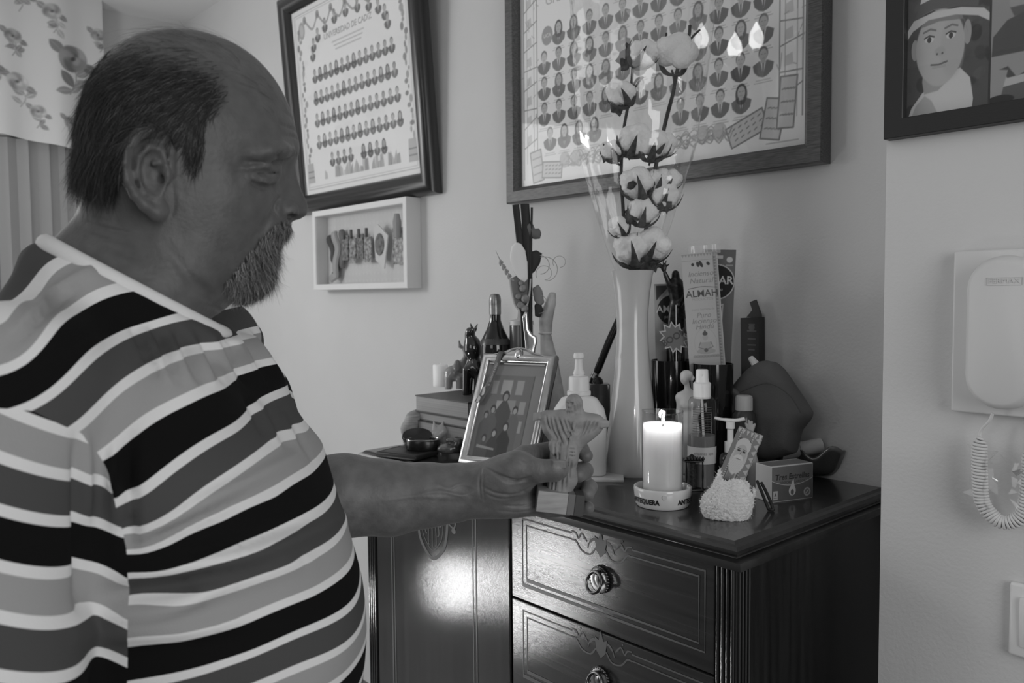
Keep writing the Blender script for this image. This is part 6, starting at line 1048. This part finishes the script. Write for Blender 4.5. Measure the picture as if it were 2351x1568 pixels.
# ------------------------------------------------------------------ his clothes and hair
YAW = .36; ca, sa = math.cos(YAW), math.sin(YAW); NK = np.array([-.045,0,0])
def tb(x, y, z): return np.array([NK[0]+x*ca-z*sa, y, x*sa+z*ca])     # torso frame (x forward, z to his right) -> head frame
St = SDF((-.34,-.60,-.30),(.235,-.035,.36),.0048); X,Y,Z = St.ax[0][:,None,None],St.ax[1][None,:,None],St.ax[2][None,None,:]
xt = (X-NK[0])*ca+Z*sa; zt_ = -(X-NK[0])*sa+Z*ca
SEC = np.array([(-.04,-.05,.02,.02),(-.085,-.05,.045,.05),(-.125,-.035,.075,.10),(-.165,-.022,.094,.155),(-.22,-.006,.115,.182),(-.28,.022,.136,.188),(-.34,.034,.142,.190),(-.42,.042,.154,.192),(-.50,.040,.154,.192),(-.62,.03,.150,.188)])[::-1]
yy_ = St.ax[1]; xc = np.interp(yy_,SEC[:,0],SEC[:,1])[None,:,None]; dx = np.interp(yy_,SEC[:,0],SEC[:,2])[None,:,None]; wz = np.interp(yy_,SEC[:,0],SEC[:,3])[None,:,None]
e_ = 2.35; rr = ((np.abs(xt-xc)/dx)**e_+(np.abs(zt_)/wz)**e_)**(1/e_); St.d = np.broadcast_to((rr-1)*np.minimum(dx,wz)*.9, St.d.shape).astype(np.float32).copy(); St.d = np.maximum(St.d, (Y+.085)*.7-.0)
tor = St.d.copy()
RS = [tb(-.02,-.165,.05),tb(-.025,-.198,.165),tb(-.035,-.262,.212),tb(-.028,-.38,.245),tb(-.052,-.56,.250)]; RR = [.048,.066,.071,.076,.070]
LS = [tb(-.02,-.160,-.05),tb(.0,-.19,-.165),tb(.025,-.25,-.195),tb(.065,-.31,-.175)]; LR = [.048,.062,.058,.052]
St.chain(RS,RR,.022); St.chain(LS,LR,.022); St.ell(tb(.058,-.225,.085),(.050,.055,.075),.03); St.ell(tb(.058,-.225,-.085),(.050,.055,.075),.03); St.ell(tb(.088,-.45,.0),(.108,.15,.155),.03)
CC = np.array([-.046,-.1135,0]); ringp = lambda t, k=1., dy=0.: CC+np.array([0,dy,0])+k*(math.cos(t)*np.array([.071,-.0415,.0])+math.sin(t)*np.array([0,0,.078]))
for i in range(24): St.cone(ringp(i*.2618,1.08,-.024),ringp((i+1)*.2618,1.08,-.024),.0095,.0095,.022)
v, f = St.mesh(); kp_ = v[f].mean(1); f = f[kp_[:,1] > -.585]; v = smooth_mesh(v,f,3); n = normals(v,f); W_ = HV.w(v)
q = W_-CAM; z_ = q@cf; px_, py_ = PW/2+FPX*(q@cr)/z_, PH/2-FPX*(q@cu)/z_; near = (n@np.array([0,0,1.])) > -.2
# folds: (pixel polyline, half width px, height mm)
FOLD = [([(300,1250),(420,1180),(560,1110),(700,1040)],16,3.2),([(290,1265),(420,1215),(560,1150)],14,-3.5),([(200,1420),(380,1400),(520,1330),(700,1290)],26,5),([(260,1330),(430,1300),(620,1260),(780,1190)],22,4.5),([(250,1365),(430,1345),(620,1300)],18,-4),([(180,1460),(400,1450),(560,1420)],20,4),([(430,1270),(560,1240),(700,1190)],14,-2.5),
 ([(300,1000),(292,1080),(296,1180),(300,1260)],14,-5),([(262,1020),(258,1100),(270,1200)],14,5),([(178,1000),(182,1200),(180,1400)],11,-3.5),([(196,1000),(198,1200)],10,2.5),([(240,1060),(300,1180)],10,3),
 ([(40,760),(120,680),(230,610)],14,3),([(20,800),(100,720),(180,650)],12,-3),([(150,830),(230,780)],14,2)]
for k in range(11): x0 = 300+26*k; FOLD.append(([(x0,740+4*k),(x0+28,800+3*k),(x0+60,880)],6.5,2.2 if k%2 else -2.4))
for k in range(6): x0 = 500+20*k; FOLD.append(([(x0,745+2*k),(x0+50,815),(x0+95,880)],5,1.8 if k%2 else -2.0))
for k in range(5): x0 = 560+28*k; FOLD.append(([(x0,905+14*k),(x0+26,950+16*k),(x0+44,1000+14*k)],7,1.5 if k%2 else -1.6))
disp = np.zeros(len(v))
for pl,wd,am in FOLD:
    pl = np.array(spline(pl,4)); dm = np.full(len(v),1e9); tt = np.zeros(len(v)); m_ = len(pl)
    for i in range(m_-1):
        a,b = pl[i],pl[i+1]; L_ = (b-a)@(b-a); t = np.clip(((px_-a[0])*(b[0]-a[0])+(py_-a[1])*(b[1]-a[1]))/L_,0,1); d = np.hypot(px_-a[0]-t*(b[0]-a[0]),py_-a[1]-t*(b[1]-a[1])); mk = d < dm; dm = np.where(mk,d,dm); tt = np.where(mk,(i+t)/(m_-1),tt)
    disp += 2.1*am*.001*np.exp(-(dm/wd)**2)*np.sin(np.clip(tt,.02,.98)*np.pi)**.5*near
disp += .0011*np.sin(v[:,0]*38+3*np.sin(v[:,1]*22))*np.sin(v[:,2]*31)
v = v+n*disp[:,None]
def segt(p, a, b): ba = b-a; t = np.clip(((p-a)@ba)/(ba@ba),0,1); return t, np.linalg.norm(p-a-t[:,None]*ba,axis=1)
# stripe coordinate (m below the shoulder point), along the arm on the sleeves
SB = [(-.51,[(20,200)]),(-.346,[(40,370),(100,250),(170,150)]),(-.19,[(40,440),(150,300),(250,220)]),(-.043,[(60,490),(190,330),(330,265)]),(.139,[(100,560),(250,400),(400,310),(480,320)]),(.318,[(300,455),(480,360)]),(.486,[(250,620),(400,480),(560,400),(700,395),(810,335)]),(.654,[(290,700),(370,590),(500,520),(660,440),(850,385)]),(.81,[(330,720),(420,640),(560,560),(700,490),(880,420)]),(.957,[(400,750),(500,690),(640,620),(780,555),(900,475)]),
 (1.139,[(430,850),(560,750),(700,660),(800,600),(940,515)]),(1.318,[(450,940),(620,830),(800,710),(960,580)]),(1.486,[(600,900),(760,790),(900,690),(1000,640)]),(1.654,[(450,1110),(600,1000),(760,890),(900,790),(1040,680)]),(1.81,[(560,1060),(740,950),(900,850),(1060,720)]),(1.957,[(750,1010),(930,940),(1060,850),(1105,775)]),
 (2.139,[(430,1150),(640,1090),(850,1020),(1000,940),(1115,835)]),(2.318,[(400,1192),(640,1170),(850,1120),(1000,1050),(1130,930)]),(2.486,[(400,1240),(640,1215),(850,1160),(1000,1095),(1145,980)]),(2.654,[(380,1290),(640,1265),(850,1215),(1000,1160),(1150,1040)]),(2.81,[(350,1350),(600,1330),(850,1280),(1000,1230),(1165,1110)]),(2.957,[(300,1440),(600,1425),(850,1355),(1050,1280),(1180,1170)]),(3.139,[(300,1500),(600,1480),(850,1420),(1050,1320),(1195,1215)]),(3.318,[(700,1530),(900,1450),(1080,1370),(1205,1275)]),(3.486,[(800,1548),(1000,1460),(1205,1340)])]
SV = [(.93,[(60,662),(150,672)]),(.81,[(60,755),(180,765)]),(.65,[(60,838),(150,848),(240,862)]),(.486,[(60,930),(150,940),(240,955)]),(.318,[(60,1018),(150,1030),(240,1046)]),(.139,[(60,1110),(150,1115),(240,1122)]),(-.05,[(60,1180),(150,1190),(240,1196)]),(-.19,[(60,1265),(150,1270)]),(-.346,[(60,1375),(150,1370)]),(-.51,[(60,1440),(150,1430)]),(-.68,[(60,1540),(150,1520)])]
def fit_s(bands, sel, reg):
    X_, s_ = [], []; ci = np.where(sel)[0]
    for sv,pl in bands:
        for a_,b_ in pl:
            px0, py0 = a_/1.468, 500+b_/1.468; k = ci[np.argmin((px_[ci]-px0)**2+(py_[ci]-py0)**2)]; X_.append(v[k,:2]); s_.append(sv)
    X_ = np.array(X_); s_ = np.array(s_); return X_, s_
def tpsr(X_, s_, reg): return tps(X_*10, s_, reg)
front = (n@np.array([0,0,1.])) > .12
def armc(ch, rad):
    L_ = 0; best = np.full(len(v),1e9); cc = np.zeros(len(v))
    for i in range(1,len(ch)-1):
        t, d = segt(v,ch[i],ch[i+1]); ln = np.linalg.norm(ch[i+1]-ch[i]); d = d-(rad[i]+(rad[i+1]-rad[i])*t); mk = d < best; best = np.where(mk,d,best); cc = np.where(mk,L_+t*ln,cc); L_ += ln
    return best, cc
bR, cR = armc(RS,RR); bL, cL = armc(LS,LR)
ti = np.clip(((v-St.lo)/St.h).astype(int),0,np.array(St.d.shape)-1); dT = tor[ti[:,0],ti[:,1],ti[:,2]]
zl = -(v[:,0]-NK[0])*sa+v[:,2]*ca
SEAMP = [tuple(HV(x,y,l)[:2]) for x,y,l in ((-400,930,.22),(0,937,.225),(72,946,.225),(184,1000,.21),(252,1086,.19),(293,1256,.185),(300,1330,.18),(290,1700,.2),(-400,1700,.2))]
seamR = np.where(v[:,2] > .10, poly_sd(v[:,0],v[:,1],SEAMP), -.05); onR = seamR > 0; seamL = np.where(zl < 0, -(zl+.172), -.05); onL = seamL > 0; seam = np.maximum(seamR,seamL)
PATT = [(.0285,.007),(.0085,.74),(.026,.075),(.0085,.74),(.0235,.33),(.0085,.74)]; PER = sum(a for a,_ in PATT); PHASE = .172
def stripes_mat():
    m = mat('striped_jersey',.5,.95,bump=(900,.25),spec=.15); nt = m.node_tree; b = nt.nodes['Principled BSDF']; N = nt.nodes.new
    at = N('ShaderNodeAttribute'); at.attribute_name = 'stripe'; md = N('ShaderNodeMath'); md.operation = 'MODULO'; md.inputs[1].default_value = 1.; rp = N('ShaderNodeValToRGB'); rp.color_ramp.interpolation = 'CONSTANT'; el = rp.color_ramp.elements; acc = 0
    for i,(w_,c) in enumerate(PATT):
        e = el[i] if i < 2 else el.new(acc); e.position = acc; e.color = (c,c,c,1); acc += w_/PER
    a2 = N('ShaderNodeAttribute'); a2.attribute_name = 'sleeve_stripe'; a3 = N('ShaderNodeAttribute'); a3.attribute_name = 'seam'; gt = N('ShaderNodeMath'); gt.operation = 'GREATER_THAN'; gt.inputs[1].default_value = 0.; mx = N('ShaderNodeMix'); mx.data_type = 'FLOAT'
    nt.links.new(a3.outputs['Fac'],gt.inputs[0]); nt.links.new(gt.outputs[0],mx.inputs[0]); nt.links.new(at.outputs['Fac'],mx.inputs[2]); nt.links.new(a2.outputs['Fac'],mx.inputs[3]); nt.links.new(mx.outputs[0],md.inputs[0]); nt.links.new(md.outputs[0],rp.inputs[0]); nt.links.new(rp.outputs[0],b.inputs['Base Color']); return m
Xa, sa_ = fit_s(SB, front&~onR, 0); yb_ = np.linspace(-.08,-.6,12); Xa = np.concatenate([Xa]+[np.c_[np.full(12,xb_),yb_] for xb_ in (-.20,-.26,-.32)]); sa_ = np.concatenate([sa_]+[.139+(-.17-yb_)*11.5]*3); cT = tpsr(Xa,sa_,8e-2)(v[:,0]*10,v[:,1]*10); Xb, sb_ = fit_s(SV, front&onR, 0); cf_ = np.linalg.lstsq(np.c_[np.ones(len(Xb)),Xb],sb_,rcond=None)[0]; cR = cf_[0]+v[:,:2]@cf_[1:]; cT = np.clip(cT,-1.5,6); cR = np.clip(cR,-3,3)
sho = npobj('t_shirt', HV.w(v), f, stripes_mat(), man); 
for nm,dt in (('stripe',cT+10),('sleeve_stripe',np.where(v[:,2] > 0,cR,cL/PER+.35)+10),('seam',seam)): at = sho.data.attributes.new(nm,'FLOAT','POINT'); at.data.foreach_set('value', dt.astype(np.float32))
# collar band
cpts = [HV.w(ringp(2*math.pi*k/64,1.05,-.006)) for k in range(64)]
obj('collar', MB().add(tube(cpts,.0085,12,closed=True)), mat('collar_rib',.74,.85,bump=(700,.4)), man, smooth=180)
# trousers and shoes
Sp = SDF((-.26,-1.50,-.26),(.20,-.52,.28),.009); 
Sp.ell(tb(.02,-.62,0),(.145,.13,.175),.03)
for sg in (-1,1): Sp.chain([tb(.0,-.70,sg*.09),tb(.015,-1.02,sg*.10),tb(-.01,-1.42,sg*.105)],[.098,.072,.058],.03)
v3,f3 = Sp.mesh(); v3 = smooth_mesh(v3,f3,2); npobj('trousers', HV.w(v3), f3, mat('dark_trousers',.03,.85,bump=(500,.2)), man)
for sg in (-1,1):
    S3 = SDF(tb(.03,-1.44,sg*.105)-.2,tb(.03,-1.44,sg*.105)+.2,.007); zf = -HV.o[2]
    S3.chain([tb(-.05,zf+.045,sg*.105),tb(.06,zf+.038,sg*.11),tb(.135,zf+.030,sg*.118)],[.044,.040,.032],.02); v4,f4 = S3.mesh(); w4 = HV.w(v4); w4[:,2] = np.maximum(w4[:,2],.0); npobj('shoe', w4, f4, mat('black_shoe',.02,.4), man)
# hair, beard, brows: fine strips rooted on the skin
def strands(name, prob, n, dirfn, lf, wf, shade, m, lift=.0006, nseg=3):
    fa = np.linalg.norm(np.cross(hv_[hf_[:,2]]-hv_[hf_[:,0]],hv_[hf_[:,3]]-hv_[hf_[:,1]]),axis=1)*prob[hf_].mean(1); ii = rng.choice(len(hf_),n,p=fa/fa.sum()); w_ = rng.random((n,4)); w_ /= w_.sum(1,keepdims=True)
    p = (hv_[hf_[ii]]*w_[:,:,None]).sum(1); nn = (hn[hf_[ii]]*w_[:,:,None]).sum(1); nn /= np.linalg.norm(nn,axis=1,keepdims=True); u_,v_ = pxof(p); d = dirfn(p,u_,v_); d = d-nn*(d*nn).sum(1,keepdims=True); d /= np.linalg.norm(d,axis=1,keepdims=True)+1e-9
    L_ = lf(p,u_,v_)*rng.uniform(.6,1.15,n); wd = wf*rng.uniform(.7,1.3,n); tilt = shade(p,u_,v_); dd = d+nn*tilt[:,None]+rng.normal(size=(n,3))*.16; dd /= np.linalg.norm(dd,axis=1,keepdims=True)
    side = np.cross(dd,nn)+rng.normal(size=(n,3))*.35; side /= np.linalg.norm(side,axis=1,keepdims=True); curl = -nn*(L_*.22)[:,None]+rng.normal(size=(n,3))*(L_*(.28 if name == 'beard' else .12))[:,None]; curl[:,1] -= L_*.10
    return p+nn*lift, dd, side, L_, wd, curl, nseg
R3 = lambda a: HV.w(a)
def emit(name, parts, gray, m):
    fv,ff,gc = ribbons(*parts[:3],parts[3],parts[4],parts[6],parts[5],gray); o = npobj(name, HV.w(fv), ff, m, man, col=gc); o['kind'] = 'stuff'; return o
HM_ = mat('hair_strands',.1,.6,attr='col',spec=.2)
hairprob = mh2
def hdir(p,u_,v_): # swept back and down
    t = np.clip((330-u_)/170,0,1); g = np.clip((v_-120)/200,0,1); d = np.stack([-.9+.55*g*t,-.35-.75*g-.5*t,np.zeros(len(p))],1); s_ = (u_ > 425)&(v_ > 270); d[s_] = (-.25,-1,0); return d
pr_ = strands('hair', hairprob*(.35+.65*np.clip((uy-100)/120,0,1)), 26000, hdir, lambda p,u_,v_: .013+.010*np.clip((350-u_)/200,0,1)+.004*np.clip((v_-300)/100,0,1), .00042, lambda p,u_,v_: .16+.5*np.clip((235-u_)/50,0,1)*np.clip((v_-320)/50,0,1), HM_)
gh = rng.uniform(.012,.05,26000); gh[rng.random(26000) < .12] = .11; emit('hair', pr_, gh, HM_)
# long fine wisps over the bald crown
wp = []
gW = np.random.default_rng(9); roots = []; 
for k in range(260):
    a = gW.uniform(0,1); x0 = 330+300*a; lat = gW.uniform(-.05,.05); 
    roots.append((x0,lat))
idx = [int(np.argmin((ux-x)**2*1e-6*.17+(hv_[:,2]-l)**2+1e3*(hn[:,1] < .25)+1e3*(uy > 260))) for x,l in roots]; pw_ = hv_[idx]; nw_ = hn[idx]; dW = np.tile(np.array([-.9,.05,-.25]),(260,1))+gW.normal(size=(260,3))*.25; dW -= nw_*(dW*nw_).sum(1,keepdims=True)*.8; dW /= np.linalg.norm(dW,axis=1,keepdims=True); LW = gW.uniform(.02,.05,260); fv,ff,gc = ribbons(pw_+nw_*.0005,dW+nw_*.34,np.cross(dW,nw_),LW,np.full(260,.00030),6,-nw_*(LW*.5)[:,None]+gW.normal(size=(260,3))*.003,np.full(260,.07)); o = npobj('crown_wisps', HV.w(fv), ff, HM_, man, col=gc); o['kind'] = 'stuff'
def bdir(p,u_,v_): m_ = (v_ < 556); d = np.stack([np.where(m_,-.25,.12+.0*u_),np.full(len(p),-1.),np.zeros(len(p))],1); return d
bp_ = strands('beard', mb_, 15000, bdir, lambda p,u_,v_: np.where(v_ < 560,.011,np.where(v_ > 640,.011,.017))*(1+0*u_), .00036, lambda p,u_,v_: np.where(v_ < 560,.55,.50), HM_)
gb = np.where(rng.random(15000) < .42,rng.uniform(.012,.05,15000),rng.uniform(.10,.50,15000)); emit('beard', bp_, gb, HM_)
brow = np.clip(poly_sd(ux,uy,[(628,352),(650,343),(686,344),(685,356),(655,355),(632,360)])/5+.5,0,1); bq = strands('brow', brow, 150, lambda p,u_,v_: np.tile(np.array([-.7,-.25,.3]),(len(p),1)), lambda p,u_,v_: .006+0*u_, .00024, lambda p,u_,v_: np.full(len(p),.18), HM_); emit('eyebrows', bq, rng.uniform(.03,.14,150), HM_)
# ------------------------------------------------------------------ carved figurine held in the hand
cvf = thing('carved_figurine', 'carved wooden figurine with outstretched arms held in the man\'s hand', 'figurine', GV.w(GV(1290,1178,.02))); CW = mat('carved_wood',.26,.6,noise=(18,.15,(6,1,6)),bump=(90,.12,(8,1,8))); Sf = SDF((-.012,-.030,-.030),(.100,.105,.050),.00105); k2 = .003; G = GV
L0 = .006
Sf.chain([G(1283,1135,L0),G(1290,1090,L0),G(1296,1045,L0),G(1300,1000,L0),G(1304,968,L0)],[.0150,.0155,.0160,.0150,.0120],.005)
Sf.chain([G(1284,1100,L0),G(1302,1100,L0)],[.0125,.0125],.005)
# arms and wide sleeves
Sf.chain([G(1258,958,L0),G(1290,962,L0),G(1325,964,L0),G(1368,968,L0)],[.0085,.0105,.0105,.0085],.004)
for pts,r_ in (([(1255,962),(1262,985),(1280,1006)],.0075),([(1268,965),(1278,1000),(1290,1030)],.0085),([(1366,970),(1352,992),(1334,1002)],.0080),([(1350,970),(1336,1000),(1322,1020)],.0090),([(1378,972),(1368,984),(1350,996)],.0055)): Sf.chain([G(*p,L0) for p in pts],r_,.005)
# hands
for i,y in enumerate((950,954,958,962,966)): Sf.chain([G(1252,957,L0),G(1238,955+(y-958)*.6,L0+.001*i),G(1226,y-1,L0+.001*i)],[.0035,.0020,.0012],.0012)
Sf.ell(G(1384,972,L0+.004),(.0085,.0052,.0035),.002)
for i in range(4): Sf.chain([G(1380,968+i*4,L0+.007),G(1397,970+i*3,L0+.006)],[.0018,.0012],.001)
# head, hair, beard
Sf.ell(G(1315,930,L0),(.0082,.0112,.0095),.003); Sf.ell(G(1318,922,L0),(.0095,.0092,.0105),.003); Sf.chain([G(1328,925,L0+.002),G(1330,945,L0),G(1327,958,L0)],[.0045,.0048,.0042],.003); Sf.chain([G(1310,942,L0+.006),G(1309,952,L0+.006)],[.0048,.0030],.002); Sf.ell(G(1306,929,L0+.0095),(.0018,.0040,.0022),.0015); Sf.chain([G(1302,921,L0+.0085),G(1312,921,L0+.010)],[.0013,.0013],.001)
for x in (1302,1311): Sf.ell(G(x,926,L0+.0100),(.0020,.0012,.0012),.001,'s')
Sf.chain([G(1303,938,L0+.0105),G(1311,938,L0+.0112)],.0007,.001,'s'); Sf.cone(G(1314,950,L0),G(1312,962,L0),.0060,.0075,.003)
# drapery cuts
FG = [(c,1.7,1.0) for c in ([(1299,925),(1304,927),(1307,926)],[(1309,926),(1313,927),(1316,924)],[(1302,938),(1307,939),(1312,937)],[(1300,944),(1303,952)],[(1306,944),(1307,954)],[(1312,943),(1311,952)],[(1306,908),(1318,906),(1326,914)],[(1318,912),(1325,928),(1327,948)],[(1323,910),(1331,928),(1331,950)],[(1300,917),(1305,919),(1308,923)],[(1317,930),(1320,942),(1320,952)])]+[(c,2.4,2.3) for c in ([(1254,955),(1258,978),(1272,1002)],[(1262,957),(1268,985),(1280,1010)],[(1271,958),(1279,990),(1292,1020)],[(1282,960),(1292,990),(1306,1012)],[(1293,962),(1303,988),(1314,1004)],[(1302,964),(1311,984),(1320,996)],[(1354,966),(1346,985),(1336,1001)],[(1364,967),(1357,982),(1347,995)],[(1345,966),(1338,986),(1330,1004)],[(1372,969),(1367,980),(1358,990)],[(1276,1010),(1274,1035),(1274,1056)],[(1286,1010),(1283,1040),(1281,1064)],[(1294,1062),(1290,1100),(1288,1130)],[(1279,1062),(1275,1100),(1272,1128)],[(1305,1050),(1301,1090),(1298,1128)],[(1267,1090),(1264,1125)],[(1312,1060),(1308,1100)])]
Sf.chain([G(1318,972,L0+.012),G(1309,1010,L0+.0145),G(1302,1058,L0+.0155)],[.0028,.0024,.0022],.0015); Sf.chain([G(1312,974,L0+.0135),G(1304,1012,L0+.0155),G(1299,1060,L0+.0160)],.0009,.0008,'s')
Sf.chain([G(1272,1022,L0+.012),G(1274,1036,L0+.014)],[.0065,.0055],.002); Sf.ell(G(1312,1040,L0+.011),(.008,.016,.006),.003)
for y in (1030,1038,1046): Sf.chain([G(1308,y,L0+.0165),G(1318,y+1,L0+.0155)],.0007,.0008,'s')
vf_, ff_ = Sf.mesh(); vf_ = groove(vf_.astype(float),ff_,GV,FG); npobj('figure', GV.w(vf_), ff_, CW, cvf)
# two-tone block base
o = G(1293,1153,.020); ang = .06; bx = np.array([math.cos(ang),-.13,-math.sin(ang)]); bx /= np.linalg.norm(bx); bz = np.array([math.sin(ang),0,math.cos(ang)]); bz -= bx*(bz@bx); bz /= np.linalg.norm(bz); by = np.cross(bz,bx)
BMx = GV.M @ frame(o,bx,by,bz); hb = .0122
def blk(name,x0,x1,m): obj(name, MB().add(box(x1-x0,2*hb,.030,((x0+x1)/2,0,-.006),.0005,1),BMx), m, cvf)
blk('block_pale',-.031,.004,mat('block_pale_wood',.36,.5,noise=(30,.2,(1,1,6)))); blk('block_mid',.0041,.0125,mat('block_mid_wood',.15,.5)); blk('block_dark',.0126,.0235,mat('block_dark_wood',.06,.5))
# ------------------------------------------------------------------ lamps out of view: two show as reflections, one is an added fill
BULB = mat('glowing_bulb', 1., .4, emit=11.); GOLD = mat('lamp_brass', .3, .3, metal=1.)
ch = thing('ceiling_lamp', 'small brass ceiling lamp with three flame shaped bulbs', 'lamp', (-1.62,.53,ZC)); obj('rose', MB().add(lathe([(1e-4,-.03),(.03,-.03),(.06,-.004),(.06,0)],28), Matrix.Translation((-1.62,.53,ZC))), GOLD, ch, smooth=50); obj('rod', MB().add(tube([(-1.62,.53,ZC-.01),(-1.62,.53,2.16)],.006,10)).add(ell(.03,.03,.02,(-1.62,.53,2.15))), GOLD, ch, smooth=60)
for p in ((-1.725,.56,2.245),(-1.615,.525,2.195),(-1.545,.505,2.215)):
    obj('arm', MB().add(tube(spline([(-1.62,.53,2.15),(p[0]*.5-.81,p[1]*.5+.265,p[2]-.075),(p[0],p[1],p[2]-.05)],6),.004,8)).add(lathe([(.008,-.055),(.014,-.05),(.012,-.036)],16),Matrix.Translation(p)), GOLD, ch, smooth=60); obj('bulb', MB().add(lathe([(1e-4,-.036),(.012,-.034),(.022,-.018),(.025,-.002),(.021,.016),(.011,.036),(.004,.050),(1e-4,.055)],20,False),Matrix.Translation(p)), BULB, ch, smooth=180)
lx, ly, lz = -1.98, .22, .40
fl = thing('floor_lamp', 'low floor lamp with round glass globe standing behind the man', 'lamp', (lx,ly,0)); obj('base', MB().add(lathe([(1e-4,0),(.10,0),(.10,.012),(.02,.02),(1e-4,.02)],32,False),Matrix.Translation((lx,ly,0))), GOLD, fl, smooth=40); obj('stem', MB().add(tube([(lx,ly,.018),(lx,ly,lz-.09)],.011,12)), GOLD, fl); obj('globe', MB().add(ell(.095,.095,.095,(lx,ly,lz),28,18)), mat('lamp_globe', 1., .4, emit=32.), fl, smooth=180)
sx_, sy_, sz_ = -2.9, .12, 1.70  # added lamp, unseen: brightens the left part of the back wall
sl = thing('wall_fill_lamp', 'added tall globe lamp out of view, lighting the left of the back wall', 'lamp', (sx_,sy_,0)); obj('base', MB().add(lathe([(1e-4,0),(.14,0),(.14,.015),(.02,.03),(1e-4,.03)],32,False),Matrix.Translation((sx_,sy_,0))), GOLD, sl, smooth=40); obj('stem', MB().add(tube([(sx_,sy_,.02),(sx_,sy_,sz_-.145)],.013,12)), GOLD, sl); obj('globe', MB().add(ell(.15,.15,.15,(sx_,sy_,sz_),32,20)), mat('wall_fill_globe', 1., .4, emit=22.), sl, smooth=180)
for o_ in bpy.data.objects:
    if '_w' in o_: del o_['_w']
